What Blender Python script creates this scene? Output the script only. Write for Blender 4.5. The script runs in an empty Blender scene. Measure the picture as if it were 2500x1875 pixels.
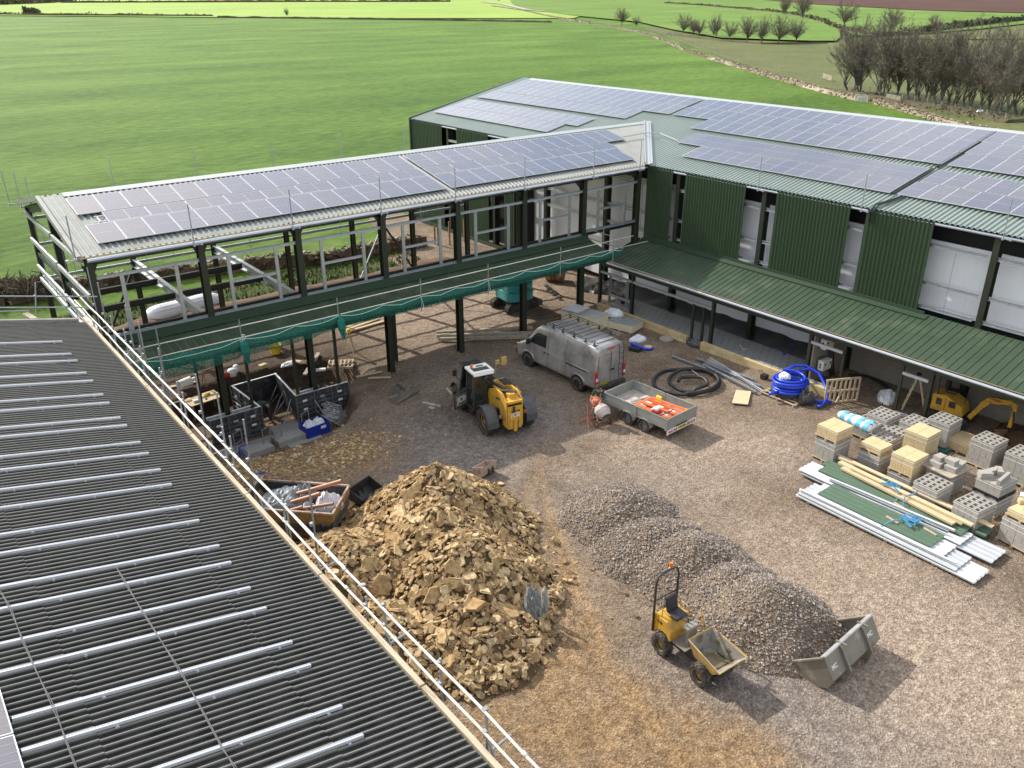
import bpy, math, random
from mathutils import Vector, Matrix, noise
V = Vector
rnd = random.Random(7)
C = bpy.context.scene.collection
PI = math.pi
CAMZ = 17.3
YAW, PITCH, ROLL, FPX = 0.659646, 0.431804, 0.003852, 2063.5

def cam_axes():
    f = V((math.sin(YAW)*math.cos(PITCH), math.cos(YAW)*math.cos(PITCH), -math.sin(PITCH)))
    r = V((math.cos(YAW), -math.sin(YAW), 0)); d = f.cross(r)
    c, s = math.cos(ROLL), math.sin(ROLL)
    return (r*c + d*s), (d*c - r*s), f
AX = cam_axes()

def ray(px, py):                       # direction from the viewpoint through a photograph pixel (2500 px wide)
    return AX[0]*(px-1250) + AX[1]*(py-937.5) + AX[2]*FPX

def hill(x, y):                        # the countryside: flat round the farm, rising gently far off
    r = math.hypot(x, y)
    if r < 260: return 0.0
    return 13.0*((r-260)/1240.0)**1.5

def G(px, py, z=0.0):                  # point of the ground (height z above it) seen at a pixel
    d = ray(px, py)
    if z != 0.0 or d.z/math.hypot(d.x, d.y) < -0.07:
        t = (z-CAMZ)/d.z
        return V((d.x*t, d.y*t, z))
    hd = math.hypot(d.x, d.y); s = d.z/hd; lo, hi = 30.0, 6000.0
    for _ in range(60):
        m = (lo+hi)/2
        if CAMZ + s*m > hill(m, 0): lo = m
        else: hi = m
    return V((d.x/hd*lo, d.y/hd*lo, hill(lo, 0)))

# ---------- mesh builder ----------
class MB:
    def __init__(s): s.v = []; s.f = []; s.mi = []; s.m = 0; s.X = None
    def add(s, vs, fs):
        o = len(s.v)
        if s.X is not None: vs = [s.X @ V(a) for a in vs]
        s.v += [tuple(a) for a in vs]; s.f += [tuple(i+o for i in f) for f in fs]; s.mi += [s.m]*len(fs); return s
    def box(s, c, d, rz=0.0, M=None):
        x, y, z = d[0]/2, d[1]/2, d[2]/2
        vs = [V((i*x, j*y, k*z)) for k in (-1, 1) for j in (-1, 1) for i in (-1, 1)]
        if M is not None: vs = [M @ a for a in vs]
        if rz: 
            R = Matrix.Rotation(rz, 3, 'Z'); vs = [R @ a for a in vs]
        vs = [a+V(c) for a in vs]
        return s.add(vs, [(0,2,3,1),(4,5,7,6),(0,1,5,4),(2,6,7,3),(0,4,6,2),(1,3,7,5)])
    def bar(s, p, q, w, h, up=(0,0,1)):       # rectangular bar from p to q
        p, q = V(p), V(q); a = (q-p).normalized(); u = V(up)
        if abs(a.dot(u)) > 0.98: u = V((0,1,0))
        b = a.cross(u).normalized(); c = b.cross(a)
        vs = []
        for e in (p, q):
            for i, j in ((-1,-1),(1,-1),(1,1),(-1,1)): vs.append(e + b*(i*w/2) + c*(j*h/2))
        return s.add(vs, [(0,1,2,3),(7,6,5,4),(0,4,5,1),(1,5,6,2),(2,6,7,3),(3,7,4,0)])
    def ibeam(s, p, q, w, h, up=(0,0,1), t=0.03):     # H section: two flanges (apart along up) and a web
        p, q = V(p), V(q); a = (q-p).normalized(); u = V(up); b = a.cross(u).normalized(); c = b.cross(a)
        for k in (-1, 1): s.bar(p+c*(k*(h/2-t/2)), q+c*(k*(h/2-t/2)), w, t, up)
        return s.bar(p, q, t*.6, h-2*t, up)
    def chan(s, p, q, w, h, up=(0,0,1), t=0.012, side=1):   # channel section, open to one side
        p, q = V(p), V(q); a = (q-p).normalized(); u = V(up)
        if abs(a.dot(u)) > 0.98: u = V((0,1,0))
        b = a.cross(u).normalized(); c = b.cross(a)
        s.bar(p-b*side*(w/2-t/2), q-b*side*(w/2-t/2), t, h, c)
        for k in (-1, 1): s.bar(p+c*(k*(h/2-t/2))+b*side*t*.5, q+c*(k*(h/2-t/2))+b*side*t*.5, w-t, t, c)
        return s
    def tube(s, pts, r, n=8, closed=False, cap=True):
        pts = [V(p) for p in pts]; N = len(pts); vs = []; fs = []
        rr = r if isinstance(r, (list, tuple)) else [r]*N
        ref = None
        for i, p in enumerate(pts):
            if closed: t = (pts[(i+1) % N]-pts[i-1]).normalized()
            else: t = (pts[min(i+1, N-1)]-pts[max(i-1, 0)]).normalized()
            if ref is None:
                ref = V((0,0,1)) if abs(t.z) < .9 else V((1,0,0))
                ref = (ref - t*ref.dot(t)).normalized()
            else:
                ref = ref - t*ref.dot(t)
                ref = ref.normalized() if ref.length > 1e-5 else V((1,0,0))
            b = t.cross(ref)
            for k in range(n):
                a = 2*PI*k/n; vs.append(p + (ref*math.cos(a) + b*math.sin(a))*rr[i])
        M = N if closed else N-1
        for i in range(M):
            for k in range(n):
                a, b2 = i*n+k, i*n+(k+1) % n; c2, d = ((i+1) % N)*n+(k+1) % n, ((i+1) % N)*n+k
                fs.append((a, b2, c2, d))
        if cap and not closed: fs += [tuple(range(n-1, -1, -1)), tuple((N-1)*n+k for k in range(n))]
        return s.add(vs, fs)
    def cyl(s, p, q, r, r2=None, n=14, cap=True): return s.tube([p, q], [r, r if r2 is None else r2], n, cap=cap)
    def quad(s, *p): return s.add(p, [tuple(range(len(p)))])
    def prism(s, poly, vec):                   # extrude a polygon (3D points) along vec
        n = len(poly); v = V(vec); vs = [V(a) for a in poly]+[V(a)+v for a in poly]
        return s.add(vs, [tuple(range(n-1, -1, -1)), tuple(range(n, 2*n))]+[(i, (i+1) % n, n+(i+1) % n, n+i) for i in range(n)])
    def lathe(s, prof, n=20, o=(0,0,0), M=None, cap=True):
        vs = []; fs = []
        for r, z in prof:
            for k in range(n):
                a = 2*PI*k/n; p = V((r*math.cos(a), r*math.sin(a), z))
                if M is not None: p = M @ p
                vs.append(p+V(o))
        for i in range(len(prof)-1):
            for k in range(n): fs.append((i*n+k, i*n+(k+1) % n, (i+1)*n+(k+1) % n, (i+1)*n+k))
        if cap: fs += [tuple(range(n-1, -1, -1)), tuple((len(prof)-1)*n+k for k in range(n))]
        return s.add(vs, fs)
    def sheet(s, o, u, v, nrm, L, W, pitch=.235, dep=.035, flat=.55, wave=False, steps=1, thick=0.0):
        """profiled sheet: ribs run along u (length L), repeat across v (width W)"""
        o, u, v, nrm = V(o), V(u).normalized(), V(v).normalized(), V(nrm).normalized()
        pr = []; n = max(1, round(W/pitch)); p = W/n
        for i in range(n):
            x = i*p
            if wave: pr += [(x+p*k/6, dep*(.5-.5*math.cos(2*PI*k/6))) for k in range(6)]
            else: pr += [(x, 0), (x+p*flat, 0), (x+p*(flat+.1), dep), (x+p*.9, dep)]
        pr.append((W, 0)); m = len(pr)
        vs = [o+v*a+nrm*b+u*(L*j/steps) for j in range(steps+1) for a, b in pr]
        return s.add(vs, [(j*m+i, j*m+i+1, (j+1)*m+i+1, (j+1)*m+i) for j in range(steps) for i in range(m-1)])
    def build(s, name, mats, parent=None, smooth=False, loc=None):
        me = bpy.data.meshes.new(name); me.from_pydata(s.v, [], s.f)
        if not isinstance(mats, (list, tuple)): mats = [mats]
        for m in mats: me.materials.append(m)
        if len(mats) > 1: me.polygons.foreach_set('material_index', s.mi)
        if smooth: me.polygons.foreach_set('use_smooth', [True]*len(s.f))
        me.update(); o = bpy.data.objects.new(name, me); C.objects.link(o)
        if parent is not None: o.parent = parent
        if loc is not None: o.location = loc
        return o

def bevel(o, w=.02, seg=2):
    m = o.modifiers.new('bevel', 'BEVEL'); m.width = w; m.segments = seg; m.limit_method = 'ANGLE'; m.angle_limit = .6
    return o
def tag(o, label=None, cat=None, group=None, kind=None):
    if label: o['label'] = label
    if cat: o['category'] = cat
    if group: o['group'] = group
    if kind: o['kind'] = kind
    return o
def thing(name, label, cat, loc=(0,0,0), rz=0.0, group=None):
    o = bpy.data.objects.new(name, None); C.objects.link(o); o.empty_display_size = .2
    o.location = loc; o.rotation_euler = (0, 0, rz); return tag(o, label, cat, group)
def dup(root, loc, rz=0.0, label=None, group=None, scale=None):
    r = root.copy(); C.objects.link(r); r.location = loc; r.rotation_euler = (0, 0, rz)
    if scale: r.scale = scale
    if label: r['label'] = label
    if group: r['group'] = group
    for ch in list(root.children):
        c = ch.copy(); C.objects.link(c); c.parent = r
        for g in list(ch.children):
            d = g.copy(); C.objects.link(d); d.parent = c
    return r

# ---------- materials ----------
def mat(name, col, rough=.6, metal=0.0, col2=None, scale=3.0, amt=.5, bump=0.0, bscale=40.0, spec=.5, det=6, dirt=None, dscale=1.5, dlo=.5, dhi=.7, stretch=None, world=False, emit=None, coat=0.0, trans=0.0, rvar=0.0):
    m = bpy.data.materials.new(name); m.use_nodes = True; nt = m.node_tree; N = nt.nodes; L = nt.links
    b = N['Principled BSDF']; b.inputs['Roughness'].default_value = rough; b.inputs['Metallic'].default_value = metal
    b.inputs['Specular IOR Level'].default_value = spec; b.inputs['Coat Weight'].default_value = coat
    if trans: b.inputs['Transmission Weight'].default_value = trans
    c4 = lambda c: (c[0], c[1], c[2], 1)
    b.inputs['Base Color'].default_value = c4(col)
    co = None
    def coord():
        nonlocal co
        if co is None:
            if world: src = N.new('ShaderNodeNewGeometry').outputs['Position']
            else: src = N.new('ShaderNodeTexCoord').outputs['Object']
            if stretch:
                mp = N.new('ShaderNodeMapping'); mp.inputs['Scale'].default_value = stretch; L.new(src, mp.inputs['Vector']); src = mp.outputs[0]
            co = src
        return co
    def nz(sc, d=det):
        n = N.new('ShaderNodeTexNoise'); n.inputs['Scale'].default_value = sc; n.inputs['Detail'].default_value = d; n.inputs['Roughness'].default_value = .65
        L.new(coord(), n.inputs['Vector']); return n.outputs['Fac']
    cur = None
    if col2 is not None:
        r = N.new('ShaderNodeValToRGB'); r.color_ramp.elements[0].position = .5-amt/2; r.color_ramp.elements[1].position = .5+amt/2
        r.color_ramp.elements[0].color = c4(col); r.color_ramp.elements[1].color = c4(col2); L.new(nz(scale), r.inputs[0]); cur = r.outputs[0]
    if dirt is not None:
        r = N.new('ShaderNodeValToRGB'); r.color_ramp.elements[0].position = dlo; r.color_ramp.elements[1].position = dhi; L.new(nz(dscale), r.inputs[0])
        mx = N.new('ShaderNodeMix'); mx.data_type = 'RGBA'; L.new(r.outputs[0], mx.inputs[0])
        if cur is not None: L.new(cur, mx.inputs[6])
        else: mx.inputs[6].default_value = c4(col)
        mx.inputs[7].default_value = c4(dirt); cur = mx.outputs[2]
    if cur is not None: L.new(cur, b.inputs['Base Color'])
    if rvar:
        mr = N.new('ShaderNodeMapRange'); mr.inputs['To Min'].default_value = rough-rvar; mr.inputs['To Max'].default_value = rough+rvar
        L.new(nz(scale*1.7), mr.inputs[0]); L.new(mr.outputs[0], b.inputs['Roughness'])
    if bump:
        bp = N.new('ShaderNodeBump'); bp.inputs['Strength'].default_value = min(1, bump); bp.inputs['Distance'].default_value = .02*max(1, bump)
        L.new(nz(bscale), bp.inputs['Height']); L.new(bp.outputs[0], b.inputs['Normal'])
    if emit: b.inputs['Emission Color'].default_value = c4(emit); b.inputs['Emission Strength'].default_value = 1
    return m

M = {}
M['cladding'] = mat('green_cladding_paint', (.026,.050,.024), .42, 0, (.036,.064,.032), .6, .6, spec=.45, stretch=(1,1,.25))
M['canopy'] = mat('green_roof_paint', (.036,.060,.034), .40, 0, (.048,.076,.044), .8, .5, dirt=(.10,.12,.075), dscale=.7, dlo=.52, dhi=.75, spec=.5)
M['flash'] = mat('green_flashing', (.032,.055,.032), .45)
M['roof'] = mat('grey_green_roof_sheet', (.20,.25,.215), .34, 0, (.25,.295,.26), .5, .5, spec=.6, coat=.3)
M['roofgoose'] = mat('pale_roof_sheet', (.20,.215,.20), .5, .1, (.26,.275,.255), 1.2, .5, dirt=(.16,.14,.11), dscale=1.1, dlo=.5, dhi=.8, spec=.6)
M['steel'] = mat('dark_green_steel_paint', (.018,.024,.016), .42, 0, (.028,.034,.022), 2, .5, dirt=(.07,.06,.04), dscale=3, dlo=.62, dhi=.8)
M['galv'] = mat('galvanised_steel', (.40,.43,.46), .42, .75, (.55,.58,.61), 6, .5, bump=.05, rvar=.08)
M['galvm'] = mat('weathered_galvanised_tube', (.28,.29,.30), .5, .6, (.42,.43,.44), 8, .5, dirt=(.20,.17,.14), dscale=6, dlo=.55, dhi=.75)
M['cream'] = mat('cream_painted_tube', (.62,.57,.47), .5, .0, (.72,.68,.60), 3, .5, dirt=(.35,.30,.23), dscale=5, dlo=.6, dhi=.8)
M['gutter'] = mat('galvanised_gutter', (.45,.48,.53), .35, .7, (.55,.58,.62), 3, .5)
M['whitepan'] = mat('white_insulated_panel', (.74,.76,.80), .5, 0, (.80,.81,.85), .8, .5, stretch=(1,3,.4))
M['filler'] = mat('tan_foam_filler', (.42,.33,.20), .9, 0, (.52,.42,.27), 8, .5)
M['flashwhite'] = mat('pale_flashing', (.46,.48,.46), .35, .3)
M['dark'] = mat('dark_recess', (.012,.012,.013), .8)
M['black'] = mat('black_rubber', (.018,.018,.019), .55, 0, (.03,.03,.03), 10, .5)
M['plastic'] = mat('black_plastic', (.02,.02,.022), .35, 0, (.035,.035,.037), 5, .5)
M['blockw'] = mat('grey_blockwork', (.23,.20,.17), .9, 0, (.30,.27,.23), 3, .5, bump=.2, bscale=60)
M['wood'] = mat('pale_timber', (.50,.38,.22), .75, 0, (.62,.50,.32), 2.5, .5, stretch=(.4,6,6), dirt=(.36,.25,.14), dscale=2, dlo=.55, dhi=.75)
M['oldwood'] = mat('weathered_timber', (.30,.26,.20), .85, 0, (.44,.39,.31), 3, .5, dirt=(.17,.13,.09), dscale=4, dlo=.5, dhi=.75)
M['board'] = mat('scaffold_board', (.40,.33,.23), .85, 0, (.52,.45,.33), 2, .5, stretch=(4,.5,4), dirt=(.24,.18,.12), dscale=3, dlo=.52, dhi=.72, world=True)

def glass_solar():
    m = bpy.data.materials.new('solar_glass'); m.use_nodes = True; nt = m.node_tree; N = nt.nodes; L = nt.links
    b = N['Principled BSDF']; b.inputs['Roughness'].default_value = .22; b.inputs['Specular IOR Level'].default_value = .7
    b.inputs['Coat Weight'].default_value = 1; b.inputs['Coat Roughness'].default_value = .12
    oi = N.new('ShaderNodeObjectInfo'); r = N.new('ShaderNodeValToRGB')
    r.color_ramp.elements[0].color = (.085,.085,.115,1); r.color_ramp.elements[1].color = (.125,.115,.120,1)  # base lighter than real dark cells, standing in for reflected sky
    e = r.color_ramp.elements.new(.55); e.color = (.105,.100,.118,1)
    L.new(oi.outputs['Random'], r.inputs[0]); L.new(r.outputs[0], b.inputs['Base Color']); return m
M['solar'] = glass_solar()
M['frame'] = mat('aluminium_frame', (.72,.73,.76), .35, .5)
M['busbar'] = mat('silver_busbar', (.25,.25,.29), .4, .3)
# ================= camera, light, air =================
sc = bpy.context.scene
cd = bpy.data.cameras.new('camera'); cam = bpy.data.objects.new('camera', cd); C.objects.link(cam); sc.camera = cam
cd.sensor_width = 36; cd.lens = FPX/2500*36; cd.clip_end = 12000; cd.clip_start = .1
cam.matrix_world = Matrix(((AX[0].x, -AX[1].x, -AX[2].x, 0), (AX[0].y, -AX[1].y, -AX[2].y, 0), (AX[0].z, -AX[1].z, -AX[2].z, CAMZ), (0,0,0,1)))
SUN_EL, SUN_AZ = math.radians(37.5), math.atan2(-.22, .975)     # azimuth measured from +Y towards +X
w = bpy.data.worlds.new('World'); sc.world = w; w.use_nodes = True
sky = w.node_tree.nodes.new('ShaderNodeTexSky'); sky.sky_type = 'NISHITA'; sky.sun_disc = False
sky.sun_elevation = SUN_EL; sky.sun_rotation = SUN_AZ; sky.air_density = 1.3; sky.dust_density = 3.0; sky.ozone_density = 1.0
bg = w.node_tree.nodes['Background']; bg.inputs[1].default_value = .138
_N, _L = w.node_tree.nodes, w.node_tree.links          # broken bright cloud over the Nishita sky
_tc = _N.new('ShaderNodeTexCoord'); _mp = _N.new('ShaderNodeMapping'); _mp.inputs['Scale'].default_value = (1, 1, 2.2); _L.new(_tc.outputs['Generated'], _mp.inputs[0])
_nz = _N.new('ShaderNodeTexNoise'); _nz.inputs['Scale'].default_value = 2.4; _nz.inputs['Detail'].default_value = 8; _L.new(_mp.outputs[0], _nz.inputs['Vector'])
_cr = _N.new('ShaderNodeValToRGB'); _cr.color_ramp.elements[0].position = .36; _cr.color_ramp.elements[1].position = .62; _L.new(_nz.outputs['Fac'], _cr.inputs[0])
_mx = _N.new('ShaderNodeMix'); _mx.data_type = 'RGBA'; _L.new(_cr.outputs[0], _mx.inputs[0]); _L.new(sky.outputs[0], _mx.inputs[6]); _mx.inputs[7].default_value = (8.4, 8.6, 9.0, 1)
_L.new(_mx.outputs[2], bg.inputs[0])
sd = bpy.data.lights.new('sun', 'SUN'); sd.energy = 4.1; sd.angle = math.radians(.6); sd.color = (1.0, .95, .87)
so = bpy.data.objects.new('sun', sd); C.objects.link(so)
sdir = V((math.sin(SUN_AZ)*math.cos(SUN_EL), math.cos(SUN_AZ)*math.cos(SUN_EL), math.sin(SUN_EL)))
so.rotation_euler = sdir.to_track_quat('Z', 'Y').to_euler(); so.location = (0, 0, 60)
sc.view_settings.view_transform = 'Standard'; sc.view_settings.look = 'None'; sc.view_settings.exposure = 0.5; sc.view_settings.gamma = 1

# ================= countryside =================
def grass_mat(name, c1, c2, c3, world_scale=.05, bump=.6, fine=1.2, stretch=(1,1,1), rot=0.0):
    m = bpy.data.materials.new(name); m.use_nodes = True; nt = m.node_tree; N = nt.nodes; L = nt.links
    b = N['Principled BSDF']; b.inputs['Roughness'].default_value = .8; b.inputs['Specular IOR Level'].default_value = .15
    g = N.new('ShaderNodeNewGeometry'); mp = N.new('ShaderNodeMapping'); mp.inputs['Scale'].default_value = stretch; mp.inputs['Rotation'].default_value = (0,0,rot)
    L.new(g.outputs['Position'], mp.inputs['Vector'])
    def nz(s, d=8, v=None, ro=.6):
        n = N.new('ShaderNodeTexNoise'); n.inputs['Scale'].default_value = s; n.inputs['Detail'].default_value = d; n.inputs['Roughness'].default_value = ro
        L.new(v if v is not None else g.outputs['Position'], n.inputs['Vector']); return n.outputs['Fac']
    r = N.new('ShaderNodeValToRGB'); e = r.color_ramp.elements; e[0].position = .41; e[1].position = .60
    e[0].color = (*c1, 1); e[1].color = (*c3, 1); x = e.new(.5); x.color = (*c2, 1)
    mxf = N.new('ShaderNodeMath'); mxf.operation = 'MULTIPLY_ADD'; mxf.inputs[1].default_value = .38
    a = N.new('ShaderNodeMath'); a.operation = 'MULTIPLY'; a.inputs[1].default_value = .62
    L.new(nz(world_scale, 5, mp.outputs[0]), mxf.inputs[0]); L.new(nz(fine, 10, mp.outputs[0], .75), a.inputs[0]); L.new(a.outputs[0], mxf.inputs[2])
    L.new(mxf.outputs[0], r.inputs[0]); L.new(r.outputs[0], b.inputs['Base Color'])
    bp = N.new('ShaderNodeBump'); bp.inputs['Strength'].default_value = bump; bp.inputs['Distance'].default_value = .5
    L.new(nz(fine*1.3, 10, mp.outputs[0], .8), bp.inputs['Height']); L.new(bp.outputs[0], b.inputs['Normal'])
    return m
M['field'] = grass_mat('meadow_grass', (.052,.112,.013), (.092,.172,.022), (.145,.235,.040), .035, 1.0, .75, (.55,1.3,1), -.75)
M['fieldfar'] = grass_mat('far_grass_sunlit', (.19,.29,.05), (.24,.345,.065), (.29,.39,.09), .01, .3, .3)  # sunlight on the far fields is put into this lighter yellow-green
M['fieldmid'] = grass_mat('mid_grass', (.085,.155,.025), (.12,.20,.033), (.16,.245,.05), .02, .4, .5)
M['fieldolive'] = grass_mat('rough_pasture', (.085,.105,.035), (.115,.130,.045), (.155,.160,.065), .05, .6, .6)
M['plough'] = grass_mat('ploughed_soil', (.055,.026,.018), (.080,.038,.026), (.10,.05,.035), .02, .3, .3)
M['verge'] = grass_mat('rough_verge', (.045,.075,.015), (.08,.12,.025), (.13,.13,.05), .5, .9, 3)
M['soil'] = mat('red_brown_soil', (.075,.038,.020), .95, 0, (.13,.07,.04), 1.2, .5, bump=1, bscale=8, world=True)

def radial_patch(name, rows, m, off=0.0, kind='structure', step=3.0):
    """a field draped on the land: rows = (photo y, left x, right x) of its outline"""
    vs = []; fs = []; n = 24; ys = []
    y = rows[0][0]
    while y < rows[-1][0]: ys.append(y); y += step
    ys.append(rows[-1][0])
    for y in ys:
        for (ya, la, ra), (yb, lb, rb) in zip(rows, rows[1:]):
            if ya <= y <= yb: break
        t = (y-ya)/max(1e-6, yb-ya); l = la+(lb-la)*t; r = ra+(rb-ra)*t
        for k in range(n+1):
            p = G(l+(r-l)*k/n, y); vs.append((p.x, p.y, p.z+off))
    for j in range(len(ys)-1):
        for k in range(n):
            a = j*(n+1)+k; fs.append((a, a+n+1, a+n+2, a+1))
    mb = MB(); mb.add(vs, fs); o = mb.build(name, m); return tag(o, kind=kind)

def land():
    vs = []; fs = []; rs = [0.0]; r = 12.0
    while r < 5200: rs.append(r); r *= 1.09
    na = 96
    for r in rs:
        for k in range(na):
            a = 2*PI*k/na; x, y = r*math.sin(a), r*math.cos(a); vs.append((x, y, hill(x, y)-.06))
    for j in range(len(rs)-1):
        for k in range(na): fs.append((j*na+k, (j+1)*na+k, (j+1)*na+(k+1) % na, j*na+(k+1) % na))
    mb = MB(); mb.add(vs, fs); return tag(mb.build('grass_land', M['field']), kind='structure')
# the near land is left open where the farmyard sheet (with its pit) lies
def in_yard(x, y): return -2 < x < 66 and -2 < y < 50
ld = land()
# cut a hole: faces of the land whose centre is under the yard are dropped far below it by rebuilding
me = ld.data
import bmesh
bm = bmesh.new(); bm.from_mesh(me)
bmesh.ops.delete(bm, geom=[f for f in bm.faces if f.calc_center_median().length < 75], context='FACES'); bm.to_mesh(me); bm.free()
mb = MB(); n = 60
XS = [-110+i*(300/n) for i in range(n+1)]; 
def near_grid():
    # square-ish near land from -120..190 with the yard rectangle left out, as four strips
    m = MB()
    R0, R1, S0, S1 = -6.0, 64.0, -6.0, 53.0
    for x0, x1, y0, y1 in ((-82, R0, -82, 82), (R1, 82, -82, 82), (R0, R1, -82, S0), (R0, R1, S1, 82)):
        m.quad((x0,y0,-.03),(x1,y0,-.03),(x1,y1,-.03),(x0,y1,-.03))
    return tag(m.build('near_meadow', M['field']), kind='structure')
near_grid()
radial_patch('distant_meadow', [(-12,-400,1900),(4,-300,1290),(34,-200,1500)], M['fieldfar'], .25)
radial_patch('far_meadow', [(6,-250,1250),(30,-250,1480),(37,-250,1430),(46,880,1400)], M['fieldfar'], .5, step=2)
radial_patch('valley_meadow', [(-10,1240,1900),(10,1250,1780),(22,1270,1850),(40,1400,1960),(56,1560,2030),(75,1640,2052),(96,1760,2050),(104,1980,2040)], M['fieldmid'], .7, step=2)
radial_patch('hill_meadow', [(0,1640,2300),(10,1640,2400),(22,1800,2600),(36,1940,2650),(50,2000,2650),(62,2035,2500),(74,2055,2400),(86,2075,2260),(92,2080,2120)], M['fieldmid'], .9, step=2)
radial_patch('ploughed_field', [(-14,1820,2750),(0,1846,2750),(13,1987,2750),(29,2258,2700),(36,2500,2650)], M['plough'], 1.3, step=2)
radial_patch('pasture', [(66,1560,1600),(80,1600,1700),(98,1650,2700),(104,1660,2700),(150,1790,2750),(200,1960,2750),(240,2120,2750),(270,2230,2750),(300,2340,2750),(330,2460,2750),(345,2500,2750)], M['fieldolive'], .03, step=4)
radial_patch('far_slope', [(52,2500,2750),(66,2380,2750),(84,2260,2750),(98,2085,2750)], M['fieldolive'], .35, step=2)

# ---------- the farmyard: gravel, clay, the excavation ----------
def seg_d(p, a, b):
    ax, ay, bx, by = a[0], a[1], b[0], b[1]; dx, dy = bx-ax, by-ay
    t = max(0, min(1, ((p[0]-ax)*dx+(p[1]-ay)*dy)/(dx*dx+dy*dy+1e-9)))
    return math.hypot(p[0]-ax-dx*t, p[1]-ay-dy*t)
def sstep(a, b, x):
    t = max(0, min(1, (x-a)/(b-a))); return t*t*(3-2*t)
PIT = [G(505,1130), G(560,1128), G(640,1112), G(735,1085), G(800,1062), G(850,1020), G(872,985), G(862,950), G(850,935), V((18.2,35.6,0)), V((17.5,38.2,0)), V((14.8,39.0,0)), V((11.0,38.9,0)), V((8.6,37.5,0)), V((7.6,34.6,0)), V((7.6,32,0))]
def inside(poly, x, y):
    c = False; j = len(poly)-1
    for i in range(len(poly)):
        xi, yi, xj, yj = poly[i][0], poly[i][1], poly[j][0], poly[j][1]
        if (yi > y) != (yj > y) and x < (xj-xi)*(y-yi)/(yj-yi)+xi: c = not c
        j = i
    return c
def pit_depth(x, y):
    if not (6.5 < x < 19 and 29 < y < 40): return 0.0
    d = min(seg_d((x, y), PIT[i-1], PIT[i]) for i in range(len(PIT)))
    if not inside(PIT, x, y): d = -d
    return 1.0*sstep(-.15, .55, d+.25*(noise.noise(V((x*1.3, y*1.3, 0)))))
def yard_h(x, y):
    h = .05*noise.noise(V((x*.35, y*.35, 1)))+.03*noise.noise(V((x*1.2, y*1.2, 5)))+.012*noise.noise(V((x*5, y*5, 9)))
    # wheel ruts curving from the foreground up past the pile
    for pts in TRACKS:
        d = min(seg_d((x, y), pts[i-1], pts[i]) for i in range(1, len(pts)))
        if d < .6: h -= .075*(1-sstep(.05, .35, d)) - .04*math.exp(-((d-.42)/.1)**2)
    h *= 1-sstep(0, 1, (x-33.3)/.8) * (1 if y < 36 else 0)
    h *= sstep(48.5, 46, y) if y > 46 else 1
    return h - pit_depth(x, y)
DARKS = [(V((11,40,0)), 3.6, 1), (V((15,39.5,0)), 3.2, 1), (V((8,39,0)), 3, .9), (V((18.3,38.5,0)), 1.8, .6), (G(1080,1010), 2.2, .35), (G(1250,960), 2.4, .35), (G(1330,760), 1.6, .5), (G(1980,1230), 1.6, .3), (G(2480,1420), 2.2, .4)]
TRACKS = [[G(1480,1875), G(1420,1700), G(1345,1560), G(1310,1430), G(1270,1300), G(1290,1180)],
          [G(1640,1875), G(1560,1740), G(1470,1620), G(1420,1480), G(1370,1350), G(1330,1230), G(1310,1150)]]
OCHRE = [(G(1330,1440), 1.8, .75), (G(1370,1600), 1.8, .85), (G(1280,1780), 2.6, .8), (G(1560,1800), 2.2, .75), (G(1700,1870), 1.8, .9), (G(1850,1850), 1.1, .8), (G(740,1130), 2.4, .7), (G(870,1110), 1.9, .55), (G(620,1140), 1.8, .8), (G(1340,1300), 1.4, .45), (G(1320,1130), 1.2, .25), (G(1000,1500), 4, .8), (G(800,1350), 3, .8), (G(1760,1000), 1.2, .15), (G(1900,1250), 1.5, .2), (G(2050,1400), 1.6, .2)]
GREY = [(G(1080,1050), 3.2, .9), (G(1250,1000), 2.8, .8), (G(1100,900), 2.5, .7), (G(1300,880), 3.0, .5), (G(1480,1260), 3.2, .6), (G(1850,1620), 3.0, .6), (G(1980,1800), 3.6, .6), (G(2200,1750), 3, .5), (G(1050,1180), 1.8, .7), (G(1170,1120), 2.5, .8), (G(1640,1650), 2.2, .5), (G(1950,1120), 2, .4), (G(1650,1180), 2.2, .3), (G(1100,1700), 1.6, .8), (G(1330,1020),1.6,.5)]
PALE = [(G(1560,1100), 1.9, .55), (G(1760,1080), 2.2, .5), (G(1900,1090), 2.0, .6), (G(1620,960), 1.5, .8), (G(1700,1160), 2.2, .4), (G(1900,1320), 3.5, .45), (G(2200,1480), 4, .45), (G(2380,1600), 4, .55), (G(1650,800), 1.0, .3), (G(1270,720), 3, .5), (G(1060,800), 4, .55), (G(960,760), 4, .5), (G(1150,740), 4.5, .6), (G(1100,660), 6, .6), (G(2400,1800), 4, .5)]
def wsum(lst, x, y):
    s = 0.0
    for c, r, a in lst:
        d = math.hypot(x-c.x, y-c.y)/r
        if d < 2: s += a*math.exp(-d*d*1.2)
    return min(1.0, s)
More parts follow.
